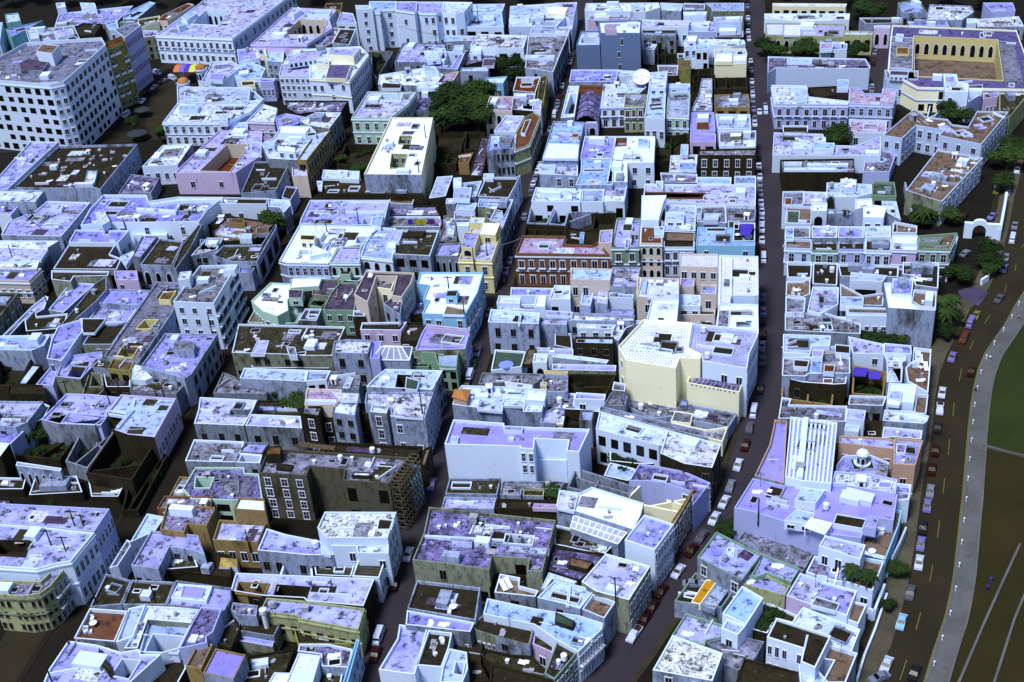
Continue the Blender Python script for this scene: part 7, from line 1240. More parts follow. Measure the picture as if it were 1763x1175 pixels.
B('B3', 7.5, 'limeplaster', 'lw', [430, 618, 700, 640, 1092, 690, 1048, 835, 650, 760, 640, 740, 385, 710], 'long violet veined roof over a lime wall with dark doors', {3: (5, 1), 5: (3, 1)}, cl=1, trim='limeplaster')
B('B3', 3, 'olive', 'd', [600, 790, 1040, 850, 1000, 930, 640, 930], 'yellow-green lower court under the lime wall', cl=3)
B('B3', 4.5, 'grey', 'd', [265, 738, 530, 775, 480, 880, 225, 838], 'sunken dark roof with a grey front wall', {2: (3, 1)}, cl=2)
B('B3', 3, 'lilac', 'violet', [230, 870, 480, 910, 470, 950, 225, 905], 'long violet bench roof beside the white flue', cl=0)
p = at(*px('B3', 455, 905), 0); root = empty('flue_pipe', (p.x, p.y, 0), 'tall white flue pipe standing between the dark roofs', 'pipe'); b = MB(); b.cyl((0, 0), .55, .5, 0, 9, 12); b.obj('pipe', M_whitep, root); b = MB(); b.cyl((0, 0), .8, .8, 8.9, 9.7, 12); b.obj('cap', M_whitep, root)
B('B3', 7, 'dirty', 'ps', [200, 650, 370, 670, 360, 740, 240, 735, 190, 700], 'littered violet roof between the lime wall and the skylight roof', cl=5)
B('B3', 8.5, 'white', 'c', [642, 985, 792, 1002, 735, 1200, 550, 1200], 'clean white slab roof at the bottom centre left', cl=0, par=.3)
B('B3', 7, 'white', 'c', [480, 1115, 645, 1120, 620, 1200, 430, 1200], 'lower white slab roof at the bottom edge', cl=0, par=.3)
B('B3', 7, 'dirty', 'ps', [650, 930, 850, 930, 1010, 965, 985, 1090, 800, 1080, 795, 1000, 640, 980], 'violet stained roof with white rubble at the bottom', cl=9)
B('B3', 5, 'grey', 'moss', [800, 1085, 950, 1090, 930, 1200, 760, 1200], 'mossy pit below the violet rubble roof', cl=1)
B('B3', 7.5, 'cyan', 'bg', [1035, 895, 1055, 905, 975, 1200, 940, 1200], 'thin turquoise street front at the bottom of the central street', {1: (4, 2, 's')}, cl=0)
B('B3', 4, 'dark', 'moss', [300, 1010, 620, 960, 560, 1110, 430, 1190, 250, 1190], 'dark garden with a bench at the bottom left', cl=7)
tree('B3', 330, 1020, 2.5, 4, 'small green tree in the dark garden at the bottom'); tree('B3', 860, 400, 2.5, 4, 'scrubby tree in the weedy rust coloured yard'); tree('B3', 480, 320, 2, 4, 'plant growing against the tan terrace wall')
# ================= tile C3
B('C3', 9.5, 'sage', 'ps', [155, 12, 600, 60, 1008, 102, 985, 190, 915, 450, 812, 445, 828, 362, 580, 345, 558, 438, 300, 400, 42, 370, 118, 190], 'biggest violet stained roof, patched with moss and grey slabs', {}, holes=[([672, 185, 858, 200, 845, 255, 660, 242], 2.5, 'white', 't')], rooms=[([300, 215, 445, 220, 440, 275, 295, 265], .4, 'dirty', 'lw'), ([120, 185, 660, 215, 655, 225, 118, 196], .4, 'white', 'w'), ([670, 250, 965, 275, 960, 320, 665, 300], .3, 'dirty', 'lw')], cl=14, par=.9, name='warehouse', cat='building')
B('C3', 8, 'dirty', 'd', [72, 505, 500, 555, 468, 775, 8, 695], 'brown-black roof terrace with white table and chairs', cl=1, par=.8)
B('C3', 8, 'white', 'l', [5, 702, 460, 785, 430, 850, -5, 800], 'lilac strip roof with a fan shaped black stain', {}, cl=2)
B('C3', 7, 'white', 'lw', [-45, 805, 145, 830, 60, 1140, 20, 1140, -185, 1110, -60, 900], 'grey-lilac roof with furry stains on the central street', {5: (3, 1)}, cl=0, par=.9)
B('C3', 7, 'white', 'd', [150, 842, 310, 862, 290, 960, 240, 1095, 70, 1080], 'black pit roof with three white vents', cl=4, par=.9)
B('C3', 8, 'white', 'b', [290, 960, 408, 985, 415, 1100, 380, 1190, 225, 1190, 245, 1080], 'white roof with a square black well at the bottom', {}, holes=[([335, 1045, 390, 1055, 375, 1135, 320, 1125], 3, 'white')], cl=0)
B('C3', 4, 'dark', 'd', [320, 865, 410, 880, 520, 900, 500, 1060, 560, 1180, 420, 1190, 420, 1080, 410, 980, 300, 950], 'dark passage yard at the bottom centre', cl=5)
B('C3', 7.5, 'white', 'tb', [632, 465, 768, 492, 762, 545, 893, 580, 870, 622, 595, 592], 'tan roof terrace with two white loungers', {}, cl=0, par=1)
B('C3', 5, 'dark', 'moss', [570, 360, 810, 370, 800, 470, 620, 455, 560, 560], 'dark sunken court below the biggest violet roof', cl=2)
B('C3', 8.5, 'dirty', 'b', [1000, 500, 1272, 562, 1170, 695, 1080, 665, 880, 618], 'pale twin roof with a white dividing wall beside the tan terrace', {}, rooms=[([1095, 525, 1110, 530, 1095, 665, 1075, 660], .4, 'white', 'w'), ([960, 440, 1150, 500, 1130, 515, 985, 480, 940, 545, 910, 545], .3, 'white', 'w')], cl=1)
B('C3', 7.5, 'white', 'tb', [1258, 608, 1412, 662, 1335, 775, 1185, 712], 'brown sunken terrace with white walls and side doors', {3: (2, 1)}, cl=0, par=1.3)
B('C3', 8.5, 'white', 'b', [545, 622, 860, 690, 1170, 740, 1325, 790, 1320, 830, 1160, 985, 1005, 900, 860, 800, 518, 728], 'long pale roof with an open green-black hatch above the slanting street', {4: (9, 2, 'B')}, rooms=[([1005, 705, 1138, 770, 1120, 812, 1000, 770], .8, 'dark', 'green')], cl=3)
B('C3', 7, 'sage', 'd', [515, 735, 860, 800, 850, 860, 830, 940, 600, 880, 470, 840, 440, 800], 'black tarred sloping roof over a row of white shutters', {4: (4, 1, 's')}, cl=4)
B('C3', 6, 'pink', 'moss', [862, 862, 1010, 905, 985, 990, 850, 930], 'pale pink walled room with a mossy cap', {2: (1, 1)}, cl=1)
B('C3', 5, 'dark', 'moss', [530, 960, 700, 1000, 850, 1010, 960, 1130, 900, 1175, 690, 1090, 570, 1060, 510, 1010], 'weed grown broken roofs at the bottom centre', cl=12)
B('C3', 8, 'green', 'moss', [1015, 910, 1160, 955, 1150, 990, 1000, 1170, 930, 1130], 'black mossy roof above green shop fronts on the slanting street', {2: (5, 2, 's')}, cl=1)
B('C3', 8, 'dark', 'd', [570, 1065, 700, 1090, 990, 1170, 980, 1240, 560, 1240], 'black roof edge at the bottom centre', cl=1)
B('C3', 9.5, 'sage', 'lw', [1345, 320, 1645, 405, 1500, 635, 1275, 575, 1180, 510], 'long smooth lilac roof sloping to the slanting street', {1: (7, 2, 's')}, cl=3)
B('C3', 7, 'dark', 'ps', [985, 270, 1335, 320, 1320, 360, 1170, 505, 945, 430], 'stained court roofs with a ladder left of the long smooth lilac roof', rooms=[([1100, 330, 1260, 370, 1220, 420, 1095, 390], 1, 'dark', 'rust')], cl=6)
B('C3', 6, 'dark', 'moss', [1000, 125, 1110, 150, 1400, 260, 1330, 330, 1060, 270, 1000, 260], 'planted yard with small trees under the glass canopy roof', cl=8)
# glass shed roof + white roofs by the bend
B('C3', 10, 'white', 'c', [1030, -110, 1170, -90, 1250, -130, 1600, -20, 1580, 60, 1530, 160, 1140, 35, 1010, 0], 'bright white roof sloping above the glass canopy', {}, rooms=[([1030, -110, 1160, -90, 1130, 30, 1015, 5], .5, 'white', 's')], cl=1)
P = poly('C3', [1142, 48, 1520, 165, 1425, 245, 1105, 135], 8); P[0].z = P[1].z = 9.6; root = empty('glass_canopy', (P[0].x, P[0].y, 0), 'sloping glass canopy roof divided by thin white bars', 'canopy'); o0 = Vector((P[0].x, P[0].y, 0)); Q = [v - o0 for v in P]
b = MB(); b.face(Q); b.obj('glass', mat('canopy_glass', '8c98c4', 'a8b4e0', '5c6488', .3, .5, rough=.3), root); b = MB()
for k in range(10): b.beam(Q[0].lerp(Q[1], k / 9) + Vector((0, 0, .1)), Q[3].lerp(Q[2], k / 9) + Vector((0, 0, .1)), .22)
for k in range(4): b.beam(Q[0].lerp(Q[3], k / 3) + Vector((0, 0, .1)), Q[1].lerp(Q[2], k / 3) + Vector((0, 0, .1)), .25)
b.obj('bar', M_whitep, root); b = MB(); b.prism([Vector((v.x, v.y, 0)) for v in Q], 0, 7.95, top=False); b.obj('wall', W['dirty'], root)
# ================= tile D3
B('D3', 11.5, 'white', 'lw', [232, 58, 432, 122, 302, 298, 100, 228], 'white corner block with stained lilac roof at the street bend', {1: (7, 3, 's')}, cl=2, name='corner_block', cat='building')
B('D3', 9, 'green', 'lw', [718, 172, 1022, 325, 890, 502, 590, 345], 'green walled house with white paint patches on its lilac roof', {}, rooms=[([790, 272, 840, 275, 838, 325, 788, 322], .3, 'white', 'w')], cl=3)
B('D3', 8, 'green', 'lw', [1015, 318, 1282, 420, 1222, 515, 1060, 455, 985, 480, 950, 465, 1000, 385], 'second green roof with a cut-in court, right of the paint patches', cl=4)
B('D3', 7.5, 'limeplaster', 'lw', [910, 470, 1055, 465, 1212, 540, 1180, 605, 880, 520], 'lilac roofed range over a tall yellow-green wall', {}, cl=5)
b = MB(); 
B('D3', 3.2, 'green', 'd', [575, 472, 640, 485, 885, 520, 755, 708, 435, 665], 'green walled yard with a parked car and an orange roofed shed', {}, rooms=[([648, 488, 730, 490, 612, 652, 548, 640], 1.6, 'cream', 'oc'), ([738, 490, 825, 520, 705, 695, 618, 655], 1.3, 'dirty', 'bg')], cl=3, par=1.6) if 'oc' in RF else None
B('D3', 8.5, 'white', 'b', [892, 538, 1035, 620, 918, 802, 758, 725], 'clean blue-white roof beside the orange roofed shed', {}, cl=0)
B('D3', 4, 'dark', 'moss', [1040, 640, 1260, 735, 1240, 790, 1120, 760, 1060, 860, 920, 820], 'brown court with one dark tree below the yellow-green wall', cl=0)
tree('D3', 1040, 760, 4.5, 6, 'dark tree under the tall yellow-green wall'); tree('D3', 820, 130, 4, 4, 'dark bush at the foot of the curved lilac wall')
B('D3', 5, 'green', 'pk' if 0 else 'lw', [512, 722, 760, 800, 750, 885, 650, 905, 640, 940, 415, 875], 'low lilac grey roof above the flowered white roof', cl=4)
B('D3', 8.5, 'white', 'bw', [422, 868, 762, 990, 692, 1178, 288, 1105], 'thick rimmed white roof sprinkled with black specks', {}, cl=0, par=.5)
B('D3', 8.5, 'white', 'bg', [790, 762, 918, 805, 862, 870, 752, 825], 'small white tower house with a black door', {2: (1, 1, 'p', 3)}, cl=0)
B('D3', 5, 'grey', 'gs', [905, 882, 1042, 915, 978, 1030, 860, 1110, 765, 1070, 770, 990, 650, 920, 750, 890, 860, 930], 'grey cracked yard roofs right of the speckled white roof', cl=6)
B('D3', 6, 'dark', 'd', [905, 1025, 1335, 1135, 1320, 1240, 830, 1240], 'black tarred roof at the bottom right', cl=0)
B('D3', 10, 'white', 'd', [1122, 755, 1492, 875, 1385, 1092, 1285, 1050, 1305, 962, 1058, 885], 'white house with black flat roof and two rows of windows', {4: (5, 2), 3: (1, 1)}, rooms=[([1325, 860, 1340, 862, 1318, 955, 1305, 950], .4, 'white', 'w')], cl=2)
B('D3', 8, 'pink', 'lw', [1282, 450, 1445, 512, 1430, 560, 1370, 600, 1360, 668, 1190, 605], 'lilac roof with white flecks behind the white and black house', cl=6)
B('E3', 8, 'white', 'l', [222, 512, 440, 572, 372, 742, 150, 655, 130, 620, 160, 590], 'smooth violet roof with a dark awning near the seaward edge', rooms=[([165, 600, 325, 650, 300, 702, 130, 660], .8, 'white', 'gs')], cl=2)
B('E3', 7.5, 'white', 'w', [75, 680, 200, 730, 462, 832, 402, 985, 250, 918, -10, 800], 'long white peeling roof near the bottom right', cl=2)
B('E3', 8, 'dark', 'd', [-10, 800, 262, 870, 160, 1095, 40, 1060], 'dark mossy top behind the peeling roof', cl=1) if 0 else None
B('E3', 7, 'white', 'tb', [250, 940, 442, 1000, 362, 1200, 200, 1200, 280, 1050, 210, 1040], 'brown roof terrace with a white ramp at the bottom right', cl=1, par=.9)
B('E3', 7, 'white', 'b', [45, 1070, 70, 1060, 180, 1110, 240, 1180, 240, 1220, 60, 1220], 'white parapet roof at the bottom right corner of the houses', cl=1)
B('E3', 11, 'white', 'lw', [225, 198, 497, 262, 462, 362, 182, 268], 'white house with three black windows and a lilac roof', {2: (3, 2)}, cl=1)
B('E3', 6.5, 'white', 'ps', [150, 345, 440, 400, 352, 512, 340, 520, 240, 500, 95, 452], 'violet stained terrace in front of the three black windows', {}, rooms=[([180, 455, 240, 465, 230, 520, 160, 510], 1.2, 'white', 'b')], cl=2, par=.9)
B('E3', 6, 'cyan', 'tb', [590, 15, 742, 32, 722, 130, 632, 362, 470, 300, 480, 190, 575, 200], 'brown terrace with white garden furniture and a turquoise parapet', {}, cl=0, par=.7)
B('E3', 6, 'white', 'tb', [470, 350, 622, 378, 545, 578, 345, 512, 400, 430], 'lower brown terrace with palms and white wall', {}, cl=0, par=.9)
B('E3', 6.5, 'white', 'tb', [412, 640, 508, 662, 448, 795, 372, 765], 'small brown roof square near the seaward edge', cl=0)
B('D3', 3, 'grey', 'gs', [935, 132, 1372, 322, 1300, 445, 1060, 345, 858, 225], 'weed stained low court below the curved lilac wall', cl=4)
tree('E3', 580, 330, 1.8, 3, 'small shrub by the turquoise parapet'); tree('E3', 380, 430, 2.2, 4, 'small leafy tree on the lower brown terrace')
b = MB(); b.box(-.25, -.25, 0, .25, .25, .45); b.box(-.25, .2, .45, .25, .26, .95); CHAIR = b.mesh('chair', M_whitep)
b = MB(); b.cyl((0, 0), .55, .55, .7, .76, 12); b.cyl((0, 0), .06, .06, 0, .7, 6); TABLE = b.mesh('table', M_whitep)
b = MB(); b.box(-.35, -1, .3, .35, .5, .42); b.beam((0, .5, .36), (0, 1.1, .8), .7, .1); b.box(-.3, -.9, 0, -.22, -.8, .3); b.box(.22, -.9, 0, .3, -.8, .3); LOUNGE = b.mesh('lounger', M_whitep)
def furn(kind, tile, spots, z, place):
    me, nm, ct = dict(c=(CHAIR, 'garden_chair', 'chair'), t=(TABLE, 'round_table', 'table'), l=(LOUNGE, 'sun_lounger', 'lounger'))[kind]
    for x, y, rz in spots:
        p = at(*px(tile, x, y), z); o = link(nm, me, None, p); o.rotation_euler = (0, 0, rz); o.scale = (1.5, 1.5, 1.3)
        tag(o, 'white plastic %s on the %s' % (ct, place), ct, '%ss on the %s' % (ct, place))
furn('c', 'A3', [(625, 755, 0), (580, 840, 1), (612, 840, 2), (585, 815, 3)], 8.05, 'red brown roof terrace'); furn('t', 'A3', [(635, 795, 0)], 8.05, 'red brown roof terrace')
furn('c', 'C3', [(290, 710, 0), (335, 670, 1), (305, 640, 2)], 8.05, 'brown-black roof terrace'); furn('t', 'C3', [(315, 685, 0)], 8.05, 'brown-black roof terrace')
furn('l', 'C3', [(655, 535, .5), (690, 520, .5)], 7.55, 'tan roof terrace by the stained court')
furn('c', 'E3', [(585, 150, 0), (610, 175, 1), (590, 180, 2)], 6.05, 'terrace with the turquoise parapet'); furn('t', 'E3', [(540, 310, 0), (600, 160, 0)], 6.05, 'terrace with the turquoise parapet'); furn('l', 'E3', [(520, 320, 1.2), (575, 335, 1.2)], 6.05, 'terrace with the turquoise parapet')
furn('c', 'D1', [(1240, 830, 0), (1280, 830, 1), (1235, 855, 2), (1275, 860, 3)], 6.05, 'terrace with the curved wall'); furn('t', 'D1', [(1258, 840, 0)], 6.05, 'terrace with the curved wall')
furn('c', 'D1', [(915, 470, 0), (935, 485, 1), (905, 490, 2), (950, 470, 3)], 9.05, 'roof bar terrace'); furn('t', 'D1', [(925, 478, 0), (860, 465, 0)], 9.05, 'roof bar terrace')
furn('c', 'E1', [(520, 712, 0), (548, 712, 0), (576, 712, 0)], 6.55, 'long black terrace'); furn('l', 'E1', [(845, 765, 1.4), (875, 755, 1.4), (380, 100, .4), (410, 105, .4)], 8.05, 'black roof terrace with thick rim')
furn('l', 'E2', [(870, 165, 0), (905, 215, 0), (850, 205, .8)], 6.55, 'white seaward terrace'); furn('c', 'C3', [(245, 910, 0), (195, 990, 1)], 7.05, 'black pit roof')
Q = poly('D1', [880, 378, 972, 378, 945, 455, 880, 452], 11.5); b = MB(); o_ = sum(Q, Vector()) / 4; b.prism([v - o_ for v in Q], 0, .12); b.face([v - o_ for v in Q]); o = b.obj('awning', mat('violet_canvas', '3c2ca8')); o.location = o_; tag(o, 'square violet awning over the roof bar tables', 'awning')
# washing lines
Q = [at(*px('B1', x, y), 6.2) for x, y in ((1372, 345), (1450, 345), (1510, 345), (1567, 345))]
for i, (c_, lb, x0, x1) in enumerate((('3c30c0', 'blue violet sheet hanging on the washing line', 1378, 1412), ('9a9a20', 'yellow green sheets hanging on the washing line', 1420, 1500), ('50287c', 'purple sheet hanging on the washing line', 1510, 1560), ('b8a4d8', 'pale pinkish cloth hanging on the washing line', 1572, 1605), ('b0b8e0', 'pale blue cloth, last on the washing line', 1615, 1640))):
    a, e = at(*px('B1', x0, 345), 6.4), at(*px('B1', x1, 345), 6.4); b = MB(); n = 6
    for k in range(n):
        v0, v1 = a.lerp(e, k / n), a.lerp(e, (k + 1) / n); d0, d1 = .25 * math.sin(k * 2), .25 * math.sin((k + 1) * 2)
        b.face([(v.x - a.x, v.y - a.y + dd, z) for v, z, dd in ((v0, 0, 0), (v1, 0, 0), (v1, -2.1, d1), (v0, -2.1, d0))])
    o = b.obj('washing', mat('cloth_' + c_, c_)); o.location = a; tag(o, lb, 'laundry')

B('A2', 2.2, 'dark', 'd', [-20, 960, 180, 965, 160, 1040, -20, 1040], 'low black shed roofs in the dark lot at the left edge', cl=3)
B('A2', 2.5, 'dark', 'moss', [240, 960, 520, 950, 560, 1060, 200, 1080], 'low mossy shed in the middle of the dark lot at the left', cl=4)
B('A2', 2.2, 'dark', 'd', [600, 985, 850, 990, 800, 1090, 620, 1090], 'low tarred shed at the lane side of the dark lot', cl=3)
B('A2', 3, 'dark', 'p', [-20, 1100, 80, 1100, 70, 1170, -20, 1170], 'dark roof with three white slats at the left edge', cl=1)
ruin('A2', 2.5, 'dark', [860, 1000, 1080, 780, 1130, 800, 930, 1170, 820, 1170], 'low broken wall line along the left hand lane', 2, bushes=3)
# ================= vehicles
L3 = S3[::-1]; L2 = S2[::-1]
G3 = 'vehicles along the straight street'
cars([('D0', x, y, c) + tuple(k) for x, y, c, *k in ((925, 12, 'dark'), (928, 42, 'silver'), (930, 88, 'red'), (932, 120, 'white'), (932, 155, 'silver'), (933, 183, 'dark'), (933, 212, 'white'), (936, 238, 'silver'), (938, 262, 'white'), (950, 412, 'white'), (953, 440, 'dark'), (954, 472, 'silver'), (955, 505, 'dark'), (957, 547, 'white'), (962, 602, 'silver'), (963, 636, 'white'), (965, 675, 'silver'), (970, 735, 'lilac'), (977, 800, 'silver'), (978, 832, 'white'), (1000, 1060, 'dark'), (1006, 1120, 'white'))] +
     [('D1', x, y, c) + tuple(k) for x, y, c, *k in ((1010, 55, 'white'), (1013, 102, 'silver'), (1016, 165, 'silver'), (1020, 232, 'white'), (1025, 290, 'white'), (1025, 352, 'white'), (1025, 405, 'white'), (1026, 482, 'white'), (1032, 548, 'orange'), (1037, 608, 'white', 'van'), (1035, 872, 'grey'), (1035, 965, 'lilac'), (1030, 1022, 'dark'), (1033, 1118, 'red'))] +
     [('D2', x, y, c) + tuple(k) for x, y, c, *k in ((1028, 60, 'silver'), (1030, 112, 'grey'), (1032, 160, 'grey'), (1015, 350, 'dark'), (970, 508, 'white', 'van'), (942, 612, 'grey'), (915, 730, 'red'), (865, 862, 'white'), (812, 1005, 'silver'), (772, 1112, 'white'))] +
     [('D3', x, y, c) + tuple(k) for x, y, c, *k in ((705, 68, 'white'), (620, 190, 'grey'), (550, 285, 'red'), (462, 425, 'white'), (345, 560, 'red'), (285, 665, 'red'), (235, 745, 'red'), (165, 850, 'white', 'pickup'))],
     'along the straight street', G3, line=L3)
cars([('D0', 1010, 752, 'white'), ('D0', 1052, 750, 'white', 'van'), ('D0', 1048, 712, 'silver')], 'beside the lilac colonial house', G3, line=L3)
cars([('C0', 1115, 385, 'silver'), ('C0', 1103, 418, 'white'), ('C0', 1080, 500, 'dark'), ('C0', 1050, 578, 'white'), ('C0', 1035, 652, 'red'), ('C0', 1020, 690, 'silver'), ('C0', 1018, 712, 'silver'), ('C0', 1008, 742, 'silver'), ('C0', 997, 776, 'white', 'van'), ('C0', 968, 870, 'silver'), ('C0', 898, 1110, 'white'), ('C0', 892, 1140, 'white'), ('C1', 884, 18, 'white'), ('C1', 870, 60, 'silver'), ('C1', 855, 102, 'white'), ('C1', 845, 138, 'silver'), ('C1', 838, 170, 'grey'), ('C1', 795, 325, 'silver'), ('C1', 698, 620, 'silver'), ('C1', 672, 690, 'lilac'), ('C1', 652, 755, 'dark'), ('C1', 560, 970, 'silver'), ('C2', 480, 98, 'silver'), ('C2', 448, 182, 'green'), ('C2', 425, 268, 'white', 'van'), ('C2', 408, 318, 'dark'), ('C2', 168, 995, 'lilac'), ('C3', 12, 310, 'white'), ('B3', 1290, 510, 'red'), ('B3', 1180, 870, 'white', 'van'), ('B3', 1160, 985, 'red')],
     'along the central street', 'vehicles along the central street', line=L2)
LC = ROADL[::-1]
cars([('E1', 1520, 10, 'white'), ('E1', 1480, 75, 'silver'), ('E1', 1455, 165, 'silver'), ('E1', 1505, 385, 'silver'), ('E1', 1488, 478, 'white', 'van'), ('E1', 1445, 600, 'silver'), ('E1', 1432, 672, 'lilac'), ('E1', 1400, 878, 'grey'), ('E1', 1245, 990, 'yellow'), ('E1', 1205, 1045, 'lilac', 'van'), ('E1', 1172, 1125, 'orange'), ('E2', 1160, 12, 'orange'), ('E2', 1083, 135, 'lilac'), ('E2', 1212, 232, 'red'), ('E2', 1015, 375, 'white'), ('E2', 1000, 485, 'white', 'pickup'), ('E2', 985, 612, 'dark'), ('E2', 968, 765, 'red'), ('E2', 947, 892, 'red'), ('E2', 935, 1040, 'silver'), ('E2', 915, 1138, 'lilac'), ('E3', 885, 130, 'dark'), ('E3', 872, 240, 'lilac'), ('E3', 860, 365, 'white'), ('E3', 800, 570, 'grey'), ('E3', 740, 765, 'blue'), ('E3', 640, 1055, 'white'), ('E3', 592, 1140, 'silver'), ('E3', 828, 1110, 'dark')],
     'along the coast road', 'vehicles along the coast road', line=LC, z=.03)
cars([('E1', 1388, 105, 'white', 'van'), ('E1', 1352, 322, 'lilac'), ('E1', 1165, 318, 'red'), ('E1', 1170, 572, 'silver'), ('E1', 1385, 150, 'yellow')], 'on the old gate drive', 'vehicles on the gate drive', z=.03)
cars([('E0', 562, 335, 'white'), ('E0', 560, 355, 'silver'), ('E0', 550, 398, 'orange'), ('E0', 548, 425, 'dark'), ('E0', 540, 585, 'white'), ('E0', 540, 605, 'silver')], 'in the short side street', 'vehicles in the short side street')
cars([('A0', 1110, 545, 'silver'), ('A0', 1078, 562, 'dark'), ('A0', 1042, 590, 'silver'), ('A0', 1000, 620, 'dark'), ('A0', 960, 680, 'white'), ('A0', 850, 775, 'white', 'van')], 'on the plaza', 'vehicles on the plaza')
cars([('A0', 1062, 492, 'white', 'van'), ('A0', 1165, 528, 'white', 'van')], 'below the city hall', 'vehicles below the city hall')
cars([('C0', x, y, c) for x, y, c in ((365, 42, 'white'), (290, 45, 'silver'), (280, 70, 'silver'), (355, 78, 'silver'), (280, 92, 'dark'), (268, 150, 'silver'), (222, 212, 'dark'))], 'beside the cathedral', 'vehicles beside the cathedral')
cars([('D3', 560, 585, 'silver')], 'in the green walled yard', 'vehicle in the green yard', z=3.3)
# ================= utility poles
def pole(tile, x, y, h, base, label, arms=1, rz=.5):
    p = at(*px(tile, x, y), base); root = empty('utility_pole', p, label, 'pole', 'wooden utility poles on roofs and lanes', rz)
    b = MB(); b.cyl((0, 0), .2, .13, 0, h, 7); b.obj('post', M_darkm, root)
    for k in range(arms): b = MB(); b.box(-1.3, -.09, h - .5 - k * .9, 1.3, .09, h - .32 - k * .9); b.obj('crossarm', M_darkm, root)
for t, x, y, h, bs, lb, ar in (('A1', 265, 470, 11, 0, 'pole at the front of the lilac roof with leaning poles, left one', 2), ('A1', 400, 475, 9, 0, 'pole at the front of the lilac roof with leaning poles, right one', 2), ('A1', 85, 610, 5, 8, 'pole on the broad pale lilac roof', 0), ('A1', 855, 440, 6, 6, 'pole by the square lilac roof end wall', 0), ('A1', 620, 400, 4, 8, 'short pole at the corner of the irregular violet roof', 1), ('A1', 1350, 400, 8, 4, 'pole at the right end of the irregular violet roof', 1), ('A1', 1220, 935, 7, 8, 'pole left of the white corner tower', 0), ('A1', 1290, 900, 5, 12, 'pole standing on the tower roof edge', 0), ('A1', 1435, 1130, 8, 8, 'pole in front of the white corner tower', 0), ('A1', 320, 920, 5, 5, 'pole beside the sunken lilac yards', 1), ('A2', 460, 400, 5, 7, 'pole with cabinet left of the washhouse walls', 1), ('A2', 375, 500, 6, 7, 'leaning pole on the lilac roof with the long well', 0), ('A2', 750, 480, 5, 7, 'pole left of the smooth blue-white roof', 0), ('A2', 820, 410, 5, 7, 'pole behind the smooth blue-white roof', 0), ('A2', 1065, 430, 5, 8, 'left pole of the pair behind the smooth blue-white roof', 0), ('A2', 1115, 435, 5, 8, 'right pole of the pair behind the smooth blue-white roof', 0), ('A3', 365, 305, 7, 11, 'left leg pole of the antenna frame on the pair of lilac roofs', 1), ('A3', 465, 350, 7, 10, 'right leg pole of the antenna frame on the pair of lilac roofs', 1), ('A3', 515, 150, 6, 11, 'left pole on the debris strewn roof', 1), ('A3', 575, 155, 5, 11, 'right pole on the debris strewn roof', 1), ('A3', 650, 640, 5, 7, 'pole beside the mossy black roof with a white rim', 0), ('A3', 465, 920, 4, 8, 'pole at the corner of the red brown terrace', 0), ('A3', 350, 1170, 5, 8, 'pole at the bottom left roof corner', 0), ('A3', 1055, 650, 6, 7, 'pole between the mossy roofs', 0), ('B2', 1480, 530, 7, 12, 'tall pole on the stained white block', 0), ('C1', 545, 600, 6, 10, 'pole on the lower roof of the yellow corner house', 0), ('C1', 460, 690, 8, 8, 'pole in front of the yellow corner house', 0), ('C1', 395, 1030, 7, 9, 'pole at the front edge of the sky blue corner house', 0), ('C1', 285, 810, 4, 13, 'pole beside the roof hut of the sky blue corner house', 1), ('C3', 1412, 640, 7, 9, 'thin mast above the brown sunken terrace', 0), ('B3', 320, 300, 7, 5, 'black pole beside the tan terrace', 0), ('C0', 218, 445, 16, 0, 'tall white pole in front of the pale roofed house', 0), ('C0', 490, 210, 12, 5, 'tall thin pole at the top of the white complex', 0), ('D3', 1000, 120, 8, 6, 'pole at the top of the curved lilac wall', 0), ('B0', 1500, 930, 5, 14, 'upper mast on the tall cream building', 0), ('B1', 1455, 30, 5, 14, 'lower mast on the tall cream building', 0), ('B1', 1050, 380, 6, 9, 'mast on the bright white corner house', 1), ('B1', 835, 430, 4, 9, 'short mast beside the little cream tower', 0)):
    pole(t, x, y, h, bs, lb, ar, R.uniform(-.6, .9))
# overhead wires
for i, (a, e) in enumerate(((('A1', 265, 390, 9), ('A1', 620, 330, 11)), (('C1', 630, 520, 10), ('C1', 775, 470, 10)), (('A1', 265, 390, 10), ('A1', 100, 260, 10)), (('B0', 1320, 180, 15), ('B0', 1640, 240, 12)), (('A2', 820, 350, 11), ('A2', 1065, 370, 12)))):
    P0, P1 = at(*px(*a[:3]), a[3]), at(*px(*e[:3]), e[3]); b = MB(); n = 10; L = (P1 - P0).length
    for k in range(n):
        q = [P0.lerp(P1, t) - Vector((0, 0, .12 * L * t * (1 - t))) - P0 for t in (k / n, (k + 1) / n)]; b.beam(q[0], q[1], .1)
    o = b.obj('overhead_wire', M_metal if i == 1 else M_darkm); o.location = P0
    tag(o, ('wire from the leaning pole to the irregular violet roof', 'pale wire sagging across the central street at the brick palace', 'wire from the leaning pole toward the upper left', 'wire crossing in front of the cathedral', 'wire behind the smooth blue-white roof')[i], 'wire')
# ================= sea side: gate wall, palms, people
def wallrun(name, pts, h, th, m, label):
    P = [at(*px(t, x, y), 0) for t, x, y in pts]; b = MB(); o = P[0]
    for i in range(len(P) - 1): b.beam(P[i] - o + Vector((0, 0, h / 2)), P[i + 1] - o + Vector((0, 0, h / 2)), th, h)
    q = b.obj(name, m); q.location = o; return tag(q, label, 'wall')
wallrun('garden_wall', [('E1', 1440, 235), ('E1', 1425, 330), ('E1', 1395, 490)], 4, .8, W['white'], 'white wall rising from the arched gate along the coast road')
g0, g1 = at(*px('E1', 1155, 465)), at(*px('E1', 1395, 480)); root = empty('gateway', g0, 'white arched gateway over the drive between the trees', 'gateway'); b = MB(); u = (g1 - g0); L = u.length; u.normalize(); n = Vector((-u.y, u.x, 0))
T = Matrix(((u.x, n.x, 0, 0), (u.y, n.y, 0, 0), (0, 0, 1, 0), (0, 0, 0, 1)))
